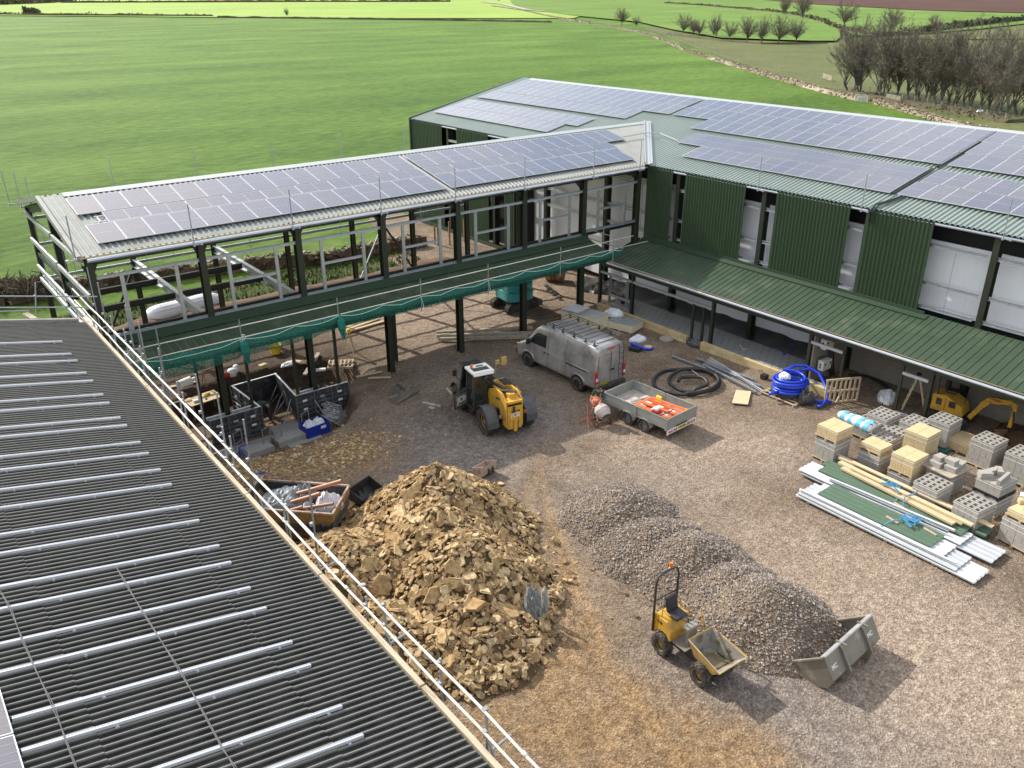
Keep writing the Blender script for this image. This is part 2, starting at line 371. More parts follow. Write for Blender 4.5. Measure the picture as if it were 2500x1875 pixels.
def yard():
    x0, x1, y0, y1, st = -6.0, 64.0, -6.0, 53.0, .2
    nx, ny = int((x1-x0)/st), int((y1-y0)/st)
    vs = []; fs = []; col = []
    for j in range(ny+1):
        for i in range(nx+1):
            x, y = x0+i*st, y0+j*st
            far = x > 36 or y > 47.5
            vs.append((x, y, -.01 if far else yard_h(x, y)))
            if far: col.append((.2, .2, .3, 1))
            else:
                w = .35*noise.noise(V((x*.8, y*.8, 3)))+.2*noise.noise(V((x*2.2, y*2.2, 8)))
                p = pit_depth(x, y); tk = min(min(seg_d((x, y), q[i-1], q[i]) for i in range(1, len(q))) for q in TRACKS) if 8 < x < 21 and y < 28 else 9
                p += 1.6*(1-sstep(.1, .5, tk))
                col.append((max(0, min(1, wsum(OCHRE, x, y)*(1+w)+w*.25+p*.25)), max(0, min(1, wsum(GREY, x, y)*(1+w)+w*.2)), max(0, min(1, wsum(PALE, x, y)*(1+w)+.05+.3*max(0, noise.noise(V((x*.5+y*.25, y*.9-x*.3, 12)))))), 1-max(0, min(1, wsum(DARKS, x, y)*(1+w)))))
    for j in range(ny):
        for i in range(nx):
            a = j*(nx+1)+i; fs.append((a, a+1, a+nx+2, a+nx+1))
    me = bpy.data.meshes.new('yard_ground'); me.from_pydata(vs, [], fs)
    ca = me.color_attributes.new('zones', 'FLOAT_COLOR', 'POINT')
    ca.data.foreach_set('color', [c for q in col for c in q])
    me.polygons.foreach_set('use_smooth', [True]*len(fs))
    m = bpy.data.materials.new('gravel_yard'); m.use_nodes = True; nt = m.node_tree; N = nt.nodes; L = nt.links
    b = N['Principled BSDF']; b.inputs['Roughness'].default_value = .9; b.inputs['Specular IOR Level'].default_value = .2
    g = N.new('ShaderNodeNewGeometry'); P = g.outputs['Position']
    at = N.new('ShaderNodeAttribute'); at.attribute_name = 'zones'; sp = N.new('ShaderNodeSeparateColor'); L.new(at.outputs['Color'], sp.inputs[0])
    def nz(s, d=8, ro=.65):
        n = N.new('ShaderNodeTexNoise'); n.inputs['Scale'].default_value = s; n.inputs['Detail'].default_value = d; n.inputs['Roughness'].default_value = ro
        L.new(P, n.inputs['Vector']); return n.outputs['Fac']
    def ramp(f, a, b2, p=.35, q=.65):
        r = N.new('ShaderNodeValToRGB'); r.color_ramp.elements[0].position = p; r.color_ramp.elements[1].position = q
        r.color_ramp.elements[0].color = (*a, 1); r.color_ramp.elements[1].color = (*b2, 1); L.new(f, r.inputs[0]); return r.outputs[0]
    def mix(f, a, b2, mode='MIX', fv=None):
        x = N.new('ShaderNodeMix'); x.data_type = 'RGBA'; x.blend_type = mode
        if fv is not None: x.inputs[0].default_value = fv
        else: L.new(f, x.inputs[0])
        L.new(a, x.inputs[6]); L.new(b2, x.inputs[7]); return x.outputs[2]
    base = ramp(nz(.55, 6), (.135,.100,.070), (.230,.180,.132), .36, .64)
    fine = nz(3.2, 10, .75)
    ochre = ramp(fine, (.145,.090,.045), (.330,.225,.120)); grey = ramp(fine, (.105,.092,.086), (.235,.212,.195)); pale = ramp(fine, (.20,.150,.115), (.40,.325,.255))
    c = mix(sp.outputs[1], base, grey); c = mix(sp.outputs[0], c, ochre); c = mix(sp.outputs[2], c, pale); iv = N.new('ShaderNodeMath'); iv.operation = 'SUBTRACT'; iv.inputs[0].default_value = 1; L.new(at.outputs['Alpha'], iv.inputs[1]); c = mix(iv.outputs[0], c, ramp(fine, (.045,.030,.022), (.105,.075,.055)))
    vo = N.new('ShaderNodeTexVoronoi'); vo.inputs['Scale'].default_value = 16; vo.inputs['Randomness'].default_value = 1; L.new(P, vo.inputs['Vector'])
    sv = N.new('ShaderNodeSeparateColor'); L.new(vo.outputs['Color'], sv.inputs[0])
    st1 = ramp(sv.outputs[0], (.55,.53,.52), (1.55,1.52,1.48), .15, .95)
    c = mix(None, c, st1, 'MULTIPLY', .55)
    vo2 = N.new('ShaderNodeTexVoronoi'); vo2.inputs['Scale'].default_value = 42; L.new(P, vo2.inputs['Vector'])
    sv2 = N.new('ShaderNodeSeparateColor'); L.new(vo2.outputs['Color'], sv2.inputs[0])
    c = mix(None, c, ramp(sv2.outputs[0], (.6,.58,.56), (1.5,1.48,1.45), .1, .95), 'MULTIPLY', .6)
    L.new(c, b.inputs['Base Color'])
    bp = N.new('ShaderNodeBump'); bp.inputs['Strength'].default_value = .9; bp.inputs['Distance'].default_value = .03
    L.new(vo.outputs['Distance'], bp.inputs['Height']); bp2 = N.new('ShaderNodeBump'); bp2.inputs['Strength'].default_value = .7; bp2.inputs['Distance'].default_value = .06
    L.new(nz(7, 10, .8), bp2.inputs['Height']); L.new(bp.outputs[0], bp2.inputs['Normal']); L.new(bp2.outputs[0], b.inputs['Normal'])
    M['gravel'] = m; me.materials.append(m); me.update()
    o = bpy.data.objects.new('yard_ground', me); C.objects.link(o); return tag(o, kind='structure')
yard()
mb = MB(); 
pts = [V((36.9,61.5,.01)), V((36.9,47.4,.01)), V((28.5,47.4,.01)), V((29.5,50,.01)), V((31,54,.01)), V((33,61,.01)), V((35,66,.01)), V((38,66,.01))]
mb.quad(*reversed(pts)); tag(mb.build('gravel_strip', M['gravel']), kind='structure')
mb = MB(); g = [V((x, y, .02+.25*max(0, noise.noise(V((x*.3,y*.5,2))))*(1 if 48.5 < y < 52 else .0))) for y in [46.6+.4*j for j in range(19)] for x in [-5+.5*i for i in range(69)]]
mb.add(g, [(j*69+i, j*69+i+1, (j+1)*69+i+1, (j+1)*69+i) for j in range(18) for i in range(68)]); tag(mb.build('grass_verge', M['verge'], smooth=True), kind='structure')
def PX(px, py, x): d = ray(px, py); t = x/d.x; return V((x, d.y*t, CAMZ+d.z*t))      # point of the plane x=const
def PY(px, py, y): d = ray(px, py); t = y/d.y; return V((d.x*t, y, CAMZ+d.z*t))      # point of the plane y=const

# ================= steel framed wing over the passage (runs along +X) =================
COLX = [6.4+4.25*k for k in range(8)]
gal = thing('steel_frame_wing', 'unfinished wing of dark steel posts, its upper floor open under a solar panelled roof', 'building')
K = .212; NR = V((0, -K, 1)).normalized()
def roof_front():
    m = MB(); W = 42.3-6.05; n = round(W/.235); p = W/n; vs = []; top = []
    pr = []
    for i in range(n): x = i*p; pr += [(x, 0), (x+p*.48, 0), (x+p*.62, .045), (x+p*.86, .045)]
    pr.append((W, 0))
    for a, b in pr:
        x = 6.05+a; y0 = 34.3+max(0, (x-36.3))*.995
        vs.append((x, y0, 8.36+K*(y0-34.3)+b)); top.append((x, 40.32, 8.36+K*6.02+b))
    k = len(vs); m.add(vs+top, [(i, i+1, k+i+1, k+i) for i in range(k-1)]); return m
roof = roof_front().build('roof', M['roofgoose'], gal)
m = MB(); m.sheet((6.05, 46.35, 8.36), (0, -1, K), (1, 0, 0), (0, K, 1), 6.17, 31.2, pitch=.47); m.build('roof', M['roofgoose'], gal)
m = MB(); m.bar((7.0, 40.12, 9.64), (42.3, 40.12, 9.64), .40, .02, (0, -K, 1)); m.bar((7.0, 40.50, 9.64), (42.3, 40.50, 9.64), .38, .02, (0, K, 1)); m.build('ridge_cap', M['flashwhite'], gal)
m = MB(); m.bar((36.45, 34.2, 8.42), (42.45, 40.2, 9.70), .3, .03); m.bar((36.75, 34.2, 8.36), (42.75, 40.2, 9.6), .16, .18); m.bar((36.4, 34.35, 8.50), (42.3, 40.25, 9.76), .05, .1); m.build('valley_flashing', M['flashwhite'], gal)
m = MB(); m.bar((6.05, 34.285, 8.335), (36.3, 34.285, 8.335), .06, .055); m.build('eave_filler', M['filler'], gal)
m = MB(); m.tube([(6.3, 34.2, 8.23), (36.2, 34.2, 8.23)], .085, 8); m.build('gutter', M['gutter'], gal)
m = MB(); m.bar((6.05, 34.3, 8.33), (6.05, 40.3, 9.6), .16, .22); m.build('verge_trim', M['roofgoose'], gal)
for x in COLX:
    m = MB(); m.ibeam((x, 34.62, -.9 if 8 < x < 16 else -.05), (x, 34.62, 8.18), .26, .36, (0, 1, 0), .03); m.build('column', M['steel'], gal)
    m = MB(); m.ibeam((x, 46.0, 0), (x, 46.0, 8.18), .22, .32, (0, 1, 0), .03); m.build('column', M['steel'], gal)
    m = MB(); m.ibeam((x, 34.7, 8.08), (x, 40.3, 9.3), .18, .34, (0, 0, 1), .025); m.ibeam((x, 40.3, 9.3), (x, 45.9, 8.08), .18, .34, (0, 0, 1), .025)
    m.prism([(x-.012, 34.8, 7.9), (x-.012, 36.0, 8.2), (x-.012, 34.8, 7.45)], (.024, 0, 0)); m.build('rafter', M['steel'], gal)
    m = MB(); m.prism([(x-.3, 34.6, 7.95), (x+.3, 34.6, 7.95), (x+.13, 34.6, 7.6), (x-.13, 34.6, 7.6)], (0, .02, 0)); m.build('haunch_plate', M['steel'], gal)
for i in range(7):
    x0, x1 = COLX[i], COLX[i+1]
    for z, h in ((5.0, .14), (7.44, .13)):
        if z == 5.0 and i == 6: z = 5.15
        m = MB(); m.chan((x0+.12, 34.5, z), (x1-.12, 34.5, z), .07, h, (0, 0, 1), .008, 1); m.build('wall_rail', M['galv'], gal)
    for q in (1.05, 3.15):
        m = MB(); m.chan((x0+q, 34.5, 5.07), (x0+q, 34.5, 7.38), .09, .14, (1, 0, 0), .008); m.build('window_post', M['galv'], gal)
    if i > 0:
        m = MB(); m.chan((x0+1.1, 34.5, 6.27), (x0+3.1, 34.5, 6.27), .07, .12, (0, 0, 1), .008); m.build('wall_rail', M['galv'], gal)
    m = MB(); m.bar((x0, 34.75, 8.02), (x1, 34.75, 8.02), .12, .2); m.build('eave_beam', M['steel'], gal)
    m = MB(); m.ibeam((x0+.1, 34.75, 4.98), (x1-.1, 34.75, 4.98), .14, .3, (0, 0, 1), .02); m.build('floor_edge_beam', M['steel'], gal)
    if i < 6:
        for z in (4.6, 6.3, 7.6):
            m = MB(); m.chan((x0+.12, 46.1, z), (x1-.12, 46.1, z), .07, .14); m.build('wall_rail', M['galv'], gal)
    m = MB(); m.tube([(x0+2.1, 34.5, 7.4), (x0+2.1, 34.5, 8.1)], .012, 5); m.tube([(x0+2.1, 46.1, 4.6), (x0+2.1, 46.1, 7.6)], .012, 5); m.build('sag_rod', M['galvm'], gal)
# floor frame over the first bays
for x in (6.4, 10.65, 14.9):
    m = MB(); m.ibeam((x, 34.8, 4.65), (x, 45.85, 4.65), .2, .42, (0, 0, 1), .03); m.build('floor_beam', M['galv'], gal)
for y in (39.0, 41.65):
    for x0 in (6.4, 10.65):
        m = MB(); m.ibeam((x0+.1, y, 4.72), (x0+4.15, y, 4.72), .15, .28, (0, 0, 1), .02); m.build('floor_joist', M['steel'], gal)
m = MB(); m.bar((10.7, 46, 4.6), (8.4, 46, .4), .12, .12); m.bar((6.5, 46, 4.6), (8.6, 46, .4), .12, .12); m.build('wall_brace', M['steel'], gal)
m = MB(); m.bar((23.5, 46, 7.7), (27.6, 46, 1.0), .1, .1); m.build('wall_brace', M['steel'], gal)
m = MB(); m.bar((27.6, 46.05, 7.9), (23.4, 46.05, .6), .06, .06); m.build('wall_brace', M['galv'], gal)
# gable end rails
for y in (40.3,):
    m = MB(); m.ibeam((6.4, y, 0), (6.4, y, 9.3), .24, .32, (1, 0, 0), .03); m.build('column', M['steel'], gal)
for z in (7.95, 6.65, 5.3, 4.65):
    for y0, y1 in ((34.8, 40.15), (40.45, 45.85)):
        m = MB(); m.chan((6.22, y0, z), (6.22, y1, z), .10, .2, (0, 0, 1), .008); m.build('wall_rail', M['galv'], gal)
for y in (36.5, 38.4, 42.2, 44):
    m = MB(); m.tube([(6.22, y, 4.6), (6.22, y, 8.0)], .012, 5); m.build('sag_rod', M['galvm'], gal)
m = MB(); m.bar((6.4, 34.8, 5.9), (6.4, 45.9, 5.9), .14, .2); m.build('tie_beam', M['steel'], gal)
m = MB(); m.bar((6.05, 40.3, 9.6), (6.05, 46.35, 8.33), .16, .2); m.build('verge_trim', M['roofgoose'], gal)
# the lean-to roof along the wing
m = MB(); L1 = math.hypot(2.3, .48)
m.sheet((6.5, 32.2, 4.2), (0, 2.3, .48), (1, 0, 0), (0, -.48, 2.3), L1, 25.75, pitch=.333, dep=.03, flat=.75); m.build('lean_to_roof', M['canopy'], gal)
m = MB(); m.quad((6.5, 34.42, 4.7), (32.2, 34.42, 4.7), (32.2, 34.42, 4.97), (6.5, 34.42, 4.97)); m.bar((6.5, 34.28, 4.69), (32.2, 34.28, 4.69), .3, .012, (0, -.2, 1)); m.build('lean_to_flashing', M['flash'], gal)
m = MB(); m.bar((6.5, 32.35, 4.08), (32.0, 32.35, 4.08), .1, .2); m.bar((6.5, 34.4, 4.5), (32.0, 34.4, 4.5), .1, .2); m.build('lean_to_beam', M['steel'], gal)
for x in COLX[:7]:
    m = MB(); m.bar((x, 34.45, 4.45), (x, 32.35, 4.02), .1, .14); m.bar((x, 34.45, 3.55), (x, 33.4, 4.2), .09, .09); m.build('lean_to_bracket', M['steel'], gal)
    m = MB(); m.prism([(x+.12, 34.6, 4.45), (x+.75, 34.6, 4.45), (x+.12, 34.6, 3.85)], (0, .03, 0)); m.build('lean_to_bracket', M['steel'], gal)
# door frames in the lower storey
for x in (9.55, 11.75, 13.95, 16.05):
    m = MB(); m.bar((x, 34.3, .0), (x, 34.3, 4.2), .12, .12); m.build('door_post', M['steel'], gal)
for x0, x1, z in ((9.6, 10.5, 3.3), (9.6, 10.5, .42), (10.8, 11.7, 3.3), (10.8, 11.7, .42), (14.0, 14.75, 3.3), (14.0, 14.75, .42)):
    m = MB(); m.chan((x0, 34.3, z), (x1, 34.3, z), .1, .14); m.build('door_rail', M['galv'], gal)
m = MB(); m.ibeam((20.0, 35.6, 0), (20.0, 35.6, 4.4), .16, .2, (0, 1, 0)); m.build('column', M['steel'], gal)

# ================= green barn (runs along +Y) =================
barn = thing('green_barn', 'long barn of dark green cladding with open bays and a green lean-to roof', 'building')
BX0, BX1, BRZ, BEZ, BYE = 37.02, 48.6, 10.7, 8.22, 61.0
BK = (BRZ-BEZ)/(BX1-BX0)
m = MB(); L2 = math.hypot(BX1-BX0, BRZ-BEZ)
m.sheet((BX0, -2, BEZ), (1, 0, BK), (0, 1, 0), (-BK, 0, 1), L2, BYE+2, pitch=.235, dep=.055, flat=.42); m.build('roof', M['roof'], barn)
m = MB(); m.sheet((2*BX1-BX0, -2, BEZ), (-1, 0, BK), (0, 1, 0), (BK, 0, 1), L2, BYE+2, pitch=.47); m.build('roof', M['roof'], barn)
m = MB(); m.bar((BX1-.2, -2, BRZ+.0), (BX1-.2, BYE-1.2, BRZ+.0), .5, .03, (-BK, 0, 1)); m.build('ridge_cap', M['flashwhite'], barn)
m = MB(); m.tube([(37.12, -2, 8.1), (37.12, 60.5, 8.1)], .075, 8); m.build('gutter', M['gutter'], barn)
BC = [32.41+5.87*k for k in range(-5, 6)]
for y in BC:
    if y > 60 or y < 0: continue
    m = MB(); m.ibeam((37.35, y, 0), (37.35, y, 8.1), .26, .42, (1, 0, 0), .03); m.build('column', M['steel'], barn)
    m = MB(); m.ibeam((37.5, y, 8.0), (48.5, y, 10.35), .2, .4, (0, 0, 1), .03); m.build('rafter', M['steel'], barn)
for y1, y0 in ((34.75, 32.76), (31.82, 27.66), (25.73, 21.57), (20.72, 17.51), (61.0, 56.5), (54.5, 50.51), (48.6, 46.2)):
    m = MB(); zb = 3.9 if y0 < 36 else 0.1
    m.sheet((37.05, y1, zb), (0, 0, 1), (0, -1, 0), (-1, 0, 0), 8.17-zb, y1-y0, pitch=.2, dep=.035, flat=.45); m.build('cladding', M['cladding'], barn)
for i in range(5):
    y1 = (46.0, 32.41, 26.54, 20.67, 14.8)[i]; y0 = (32.7, 26.8, 20.9, 15.1, 3)[i]
    for z in (4.3, 5.4, 7.13):
        m = MB(); m.chan((37.2, y0, z), (37.2, y1-.14, z), .10, .16, (0, 0, 1), .008, -1); m.build('wall_rail', M['galv'], barn)
for y0, y1 in ((44.3, 50), (50.1, 55.8)):
    for z in (5.4, 7.13):
        m = MB(); m.chan((37.2, y0, z), (37.2, y1, z), .10, .16); m.build('wall_rail', M['galv'], barn)
for y in (16.4, 11.8, 45.4, 35.2):
    m = MB(); m.tube([(37.2, y, 4.3), (37.2, y, 7.1)], .012, 5); m.build('sag_rod', M['galvm'], barn)
# inner white wall
y = 3.0; 
for (a, b) in ((3.0, 20.6), (20.7, 46.3)):
    y = a
    while y < b-.01:
        y2 = min(b, y+1.17); m = MB(); z0 = 4.0 if b < 21 else (.25+.1*rnd.random())
        m.box((38.05, (y+y2)/2, (z0+7.17)/2), (.1, y2-y-.005, 7.17-z0)); m.build('inner_panel', M['whitepan'], barn); y = y2
m = MB(); m.box((38.3, 30, 4.1), (.05, 61.5, 8.2)); m.build('interior_shade_sheet', M['dark'], barn)  # near-black sheet painting in the shade of the barn interior
m = MB(); m.box((60.1, 29.5, 4.1), (.1, 63, 8.2)); m.build('rear_wall', M['cladding'], barn)
m = MB(); m.prism([(37.1, BYE-.05, 0), (60.1, BYE-.05, 0), (60.1, BYE-.05, 8.15), (48.6, BYE-.05, 10.6), (37.1, BYE-.05, 8.15)], (0, .05, 0)); m.build('gable_wall', M['cladding'], barn)
m = MB(); m.bar((36.98, BYE, 8.3), (BX1, BYE, BRZ+.02), .12, .12); m.bar((36.98, BYE, 0), (36.98, BYE, 8.3), .14, .14); m.build('verge_trim', M['flash'], barn)
m = MB(); m.quad((36.99, 46.2, .02), (36.99, BYE, .02), (36.99, BYE, .3), (36.99, 46.2, .3)); m.build('base_trim', M['flash'], barn)
# lean-to roof of the barn, with its notch beside the wing
m = MB(); u = V((3.3, 0, .84)); m.sheet((33.82, -2, 3.17), u, (0, 1, 0), (-.84, 0, 3.3), u.length, 36.6, pitch=.333, dep=.03, flat=.75); m.build('lean_to_roof', M['canopy'], barn)
m = MB(); m.bar((36.97, 17.1, 4.02), (36.97, 34.6, 4.02), .05, .3, (0, 0, 1)); m.bar((36.8, 16.9, 3.98), (36.8, 34.6, 3.98), .36, .012, (-.25, 0, 1)); m.build('lean_to_flashing', M['flash'], barn)
m = MB(); m.bar((33.86, -2, 3.13), (33.86, 34.5, 3.13), .05, .05); m.build('eave_filler', M['filler'], barn)
m = MB(); m.tube([(33.75, -2, 3.02), (33.75, 34.4, 3.02)], .07, 8); m.build('gutter', M['gutter'], barn)
m = MB(); m.bar((33.95, -2, 2.86), (33.95, 35.2, 2.86), .14, .30); m.build('eave_beam', M['steel'], barn)
for i, y in enumerate([8.93, 14.8, 20.67, 26.54, 32.41, 35.1]):
    m = MB(); m.ibeam((33.95, y, 0), (33.95, y, 3.05), .16, .18, (1, 0, 0), .02); m.build('lean_to_post', M['steel'], barn)
    m = MB(); m.bar((33.95, y, 2.95), (37.1, y, 3.75), .12, .2); m.build('lean_to_rafter', M['steel'], barn)
for y in (27.85, 26.95+.2, 18.9, 16.1):
    m = MB(); m.bar((33.95, y, 0), (33.95, y, 2.3 if y > 21 else 2.75), .12, .12); m.build('door_post', M['steel'], barn)
for y0, y1, z in ((32.45, 35.0, 2.33), (26.6, 32.35, 2.33), (32.5, 34.2, 1.1), (32.5, 34.9, .55), (18.95, 20.6, 2.35), (18.95, 20.6, .45), (14.9, 16.05, 2.35), (14.9, 16.05, .45)):
    m = MB(); m.chan((33.9, y0, z), (33.9, y1, z), .1, .13); m.build('door_rail', M['galv'], barn)
for y in (32.75, 34.2):
    m = MB(); m.chan((33.9, y, .55), (33.9, y, 2.3), .1, .12, (0, 1, 0)); m.build('door_rail', M['galv'], barn)
# ground floor of the lean-to: block walls
m = MB(); m.box((37.62, 9.3, 1.8), (.1, 22.6, 3.6)); m.build('block_wall', M['blockw'], barn)
m = MB(); m.box((36.0, 20.75, 1.6), (3.3, .12, 3.2)); m.build('block_wall', M['blockw'], barn)

# ================= old cement-roofed shed, bottom left =================
shed = thing('cement_roofed_shed', 'old shed under a dark corrugated fibre cement roof with bare aluminium rails laid on it', 'building')
def cement():
    m = bpy.data.materials.new('fibre_cement'); m.use_nodes = True; nt = m.node_tree; N = nt.nodes; L = nt.links
    b = N['Principled BSDF']; b.inputs['Roughness'].default_value = .78; b.inputs['Specular IOR Level'].default_value = .3
    g = N.new('ShaderNodeNewGeometry')
    def nz(s, d=8):
        n = N.new('ShaderNodeTexNoise'); n.inputs['Scale'].default_value = s; n.inputs['Detail'].default_value = d; L.new(g.outputs['Position'], n.inputs['Vector']); return n.outputs['Fac']
    at = N.new('ShaderNodeAttribute'); at.attribute_name = 'crest'
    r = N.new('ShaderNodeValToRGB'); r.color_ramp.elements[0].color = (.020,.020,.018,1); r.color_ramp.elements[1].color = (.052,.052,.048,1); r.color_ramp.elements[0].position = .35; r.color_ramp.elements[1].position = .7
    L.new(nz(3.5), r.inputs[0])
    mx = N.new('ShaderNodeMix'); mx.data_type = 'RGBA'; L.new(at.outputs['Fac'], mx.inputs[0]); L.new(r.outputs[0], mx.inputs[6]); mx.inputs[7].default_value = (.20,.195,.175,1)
    r2 = N.new('ShaderNodeValToRGB'); r2.color_ramp.elements[0].position = .69; r2.color_ramp.elements[1].position = .74; L.new(nz(26), r2.inputs[0])
    mx2 = N.new('ShaderNodeMix'); mx2.data_type = 'RGBA'; L.new(r2.outputs[0], mx2.inputs[0]); L.new(mx.outputs[2], mx2.inputs[6]); mx2.inputs[7].default_value = (.13,.13,.10,1)
    L.new(mx2.outputs[2], b.inputs['Base Color'])
    bp = N.new('ShaderNodeBump'); bp.inputs['Strength'].default_value = .4; bp.inputs['Distance'].default_value = .01; L.new(nz(60), bp.inputs['Height']); L.new(bp.outputs[0], b.inputs['Normal'])
    return m
M['cement'] = cement()
SK = .21; SX, SZ = 5.42, 6.5
def shed_roof():
    vs = []; fs = []; cr = []; U = V((-1, 0, SK)).normalized(); NN = V((SK, 0, 1)).normalized(); prof = []
    n = 245; p = .1465
    for i in range(n):
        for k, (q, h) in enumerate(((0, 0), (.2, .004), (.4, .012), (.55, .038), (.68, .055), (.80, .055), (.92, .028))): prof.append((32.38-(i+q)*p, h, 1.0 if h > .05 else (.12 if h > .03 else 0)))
    row = 0; s = 0.0; k = len(prof)
    lens = [2.0, 2.9, 2.9, 2.9, 2.9]
    for li, Ln in enumerate(lens):
        o = len(vs)
        for e, (dist, lift) in enumerate(((s-(.12 if li else 0), .022 if li else 0), (s+Ln, .002))):
            for y, h, c in prof:
                P = V((SX, y, SZ))+U*dist+NN*(h+lift); vs.append(tuple(P)); cr.append(c)
        fs += [(o+i, o+k+i, o+k+i+1, o+i+1) for i in range(k-1)]; s += Ln
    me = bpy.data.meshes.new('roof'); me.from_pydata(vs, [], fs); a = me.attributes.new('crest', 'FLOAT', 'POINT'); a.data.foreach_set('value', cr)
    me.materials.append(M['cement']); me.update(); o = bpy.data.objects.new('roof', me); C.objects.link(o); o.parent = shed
    return o
shed_roof()
m = MB(); m.box((-1.8, 32.42, 6.55), (14.4, .2, .1), M=Matrix.Rotation(math.atan(SK), 3, 'Y')); shed_v = m.build('verge_trim', mat('cement_verge', (.20,.19,.16), .85, 0, (.30,.28,.24), 4, .5), shed); shed_v.location = (0, 0, 1.58)
m = MB(); m.box((5.2, 14.6, 3.2), (.15, 35, 6.4)); m.box((-2, 32.2, 3.3), (14.4, .15, 6.5)); m.build('wall', mat('shed_wall', (.10,.10,.095), .85, 0, (.16,.16,.15), 2, .5), shed)
m = MB(); m.bar((5.48, -3, 6.38), (5.48, 32.4, 6.38), .13, .1); m.build('gutter', M['plastic'], shed)
# ---- mounting rails bolted along the corrugations ----
def PR(px, py, dz=0.09):       # point on the shed roof seen at a pixel
    d = ray(px, py); t = (SZ+dz+SK*SX-CAMZ)/(d.z+SK*d.x); return V((d.x*t, d.y*t, CAMZ+d.z*t))
ends = [(152,834),(174,864),(189,880.5),(211,910.5),(227,930),(252,963.5),(267,984),(294,1020),(310,1039),(343,1080),(363,1107),(392,1147),(419,1183),(460,1235),(486,1271),(535,1332.5),(564,1373.5),(611,1435.5),(650,1484.5),(713,1567),(758,1624),(834,1724),(886,1795)]
ORD = ['topmost','second','third','fourth','fifth','sixth','seventh','eighth','ninth','tenth','eleventh','twelfth','thirteenth','fourteenth','fifteenth','sixteenth','seventeenth','eighteenth','nineteenth','twentieth','twenty-first','twenty-second','lowest']
bolt_m = M['galv']
for i, (ex, ey) in enumerate(ends):
    p = PR(ex, ey); L = 9.5
    if i in (19, 20): q0 = PR(*((30, 1757) if i == 19 else (52, 1833))); L = p.x-q0.x
    t = thing('mounting_rail', ORD[i]+' bare aluminium rail on the dark corrugated roof'+(', counted from the far gable' if 0 < i < 22 else ''), 'rail', p, 0, 'aluminium rails laid on the corrugated roof')
    m = MB(); m.m = 0; e = V((-L, 0, L*SK)); m.bar((0, 0, 0), e, .06, .05)
    m.bar((0, .021, .028), e+V((0, .021, .028)), .008, .012); m.bar((0, -.021, .028), e+V((0, -.021, .028)), .008, .012)
    m.build('rail', M['frame'], t)
    k = .25
    while k < L:
        m = MB(); m.box((-k, -.055, k*SK-.03), (.05, .05, .02)); m.cyl((-k, -.06, k*SK-.08), (-k, -.06, k*SK+.0), .014, n=6); m.build('bolt', bolt_m, t); k += 1.4
# bare wires across the rails
wire_m = mat('grey_wire', (.12,.12,.12), .6)
for nm, pts in (('straight', [(285,1386),(308,1430),(352,1496),(388,1555),(440,1643),(482,1710),(548,1832),(575,1880)]), ('far left', [(2,1445),(25,1490),(58,1565),(90,1640),(132,1736),(160,1800),(190,1880)])):
    mb = MB()
    for off in (0, .03): mb.tube([PR(x, y, .13)+V((off*math.sin(i*2), off, 0)) for i, (x, y) in enumerate(pts)], .006, 5)
    tag(mb.build('wire', wire_m), 'thin wire lying across the rails, '+('nearer the middle of the dark roof' if nm == 'straight' else 'nearest the panels at the picture edge'), 'wire')

# ================= solar panels =================
def panel_mesh(w, l, lines):
    m = MB(); m.m = 0; m.box((w/2, l/2, .0), (w, l, .035)); m.m = 1
    m.quad((.018, .018, .0195), (w-.018, .018, .0195), (w-.018, l/2-.008, .0195), (.018, l/2-.008, .0195)); m.quad((.018, l/2+.008, .0195), (w-.018, l/2+.008, .0195), (w-.018, l-.018, .0195), (.018, l-.018, .0195))
    m.m = 2
    for k in range(1, lines):
        x = w*k/lines; m.quad((x-.006, .02, .0215), (x+.006, .02, .0215), (x+.006, l-.02, .0215), (x-.006, l-.02, .0215))
    me = bpy.data.meshes.new('solar_panel'); me.from_pydata(m.v, [], m.f)
    for q in (M['frame'], M['solar'], M['busbar']): me.materials.append(q)
    me.polygons.foreach_set('material_index', m.mi); me.update(); return me
def put_panel(me, P, A, B, N, label, group):
    o = bpy.data.objects.new('solar_panel', me); C.objects.link(o)
    A, B, N = V(A).normalized(), V(B).normalized(), V(N).normalized()
    o.matrix_world = Matrix(((A.x, B.x, N.x, P[0]), (A.y, B.y, N.y, P[1]), (A.z, B.z, N.z, P[2]), (0,0,0,1)))
    return tag(o, label, 'solar panel', group)
pm1 = panel_mesh(1.05, 1.74, 6); pm2 = panel_mesh(1.00, 1.68, 6); PB = {}
def gz(y): return 8.36+K*(y-34.3)+.14
for (x0, x1, n1, n3, e3, who) in ((6.96, 23.12, 15, 15, 23.12, 'left'), (23.42, 38.15, 14, 12, 36.2, 'right')):
    w1 = (x1-x0)/n1
    me = panel_mesh(w1-.012, 1.76, 6); me3 = panel_mesh((e3-x0)/n3-.012, 1.73, 6)
    for i in range(n1): put_panel(me, (x0+i*w1, 37.75, gz(37.75)), (1,0,0), (0,1,K), NR, 'solar panel of the row nearest the ridge, in the '+who+' block on the open wing', 'solar panels on the open wing')
    w3 = (e3-x0)/n3
    for i in range(n3): put_panel(me3, (x0+i*w3, 34.97, gz(34.97)), (1,0,0), (0,1,K), NR, 'solar panel of the row nearest the gutter, in the '+who+' block on the open wing', 'solar panels on the open wing')
    xs, xe = (7.85, 23.12) if who == 'left' else (23.42, 36.5); n2 = round((xe-xs)/1.74); w2 = (xe-xs)/n2
    me2 = panel_mesh(.97, w2-.012, 6)
    for i in range(n2): put_panel(me2, (xs+(i+1)*w2, 36.71, gz(36.71)), (0,1,K), (-1,0,0), NR, 'solar panel of the sideways middle row, in the '+who+' block on the open wing', 'solar panels on the open wing')
m = MB(); 
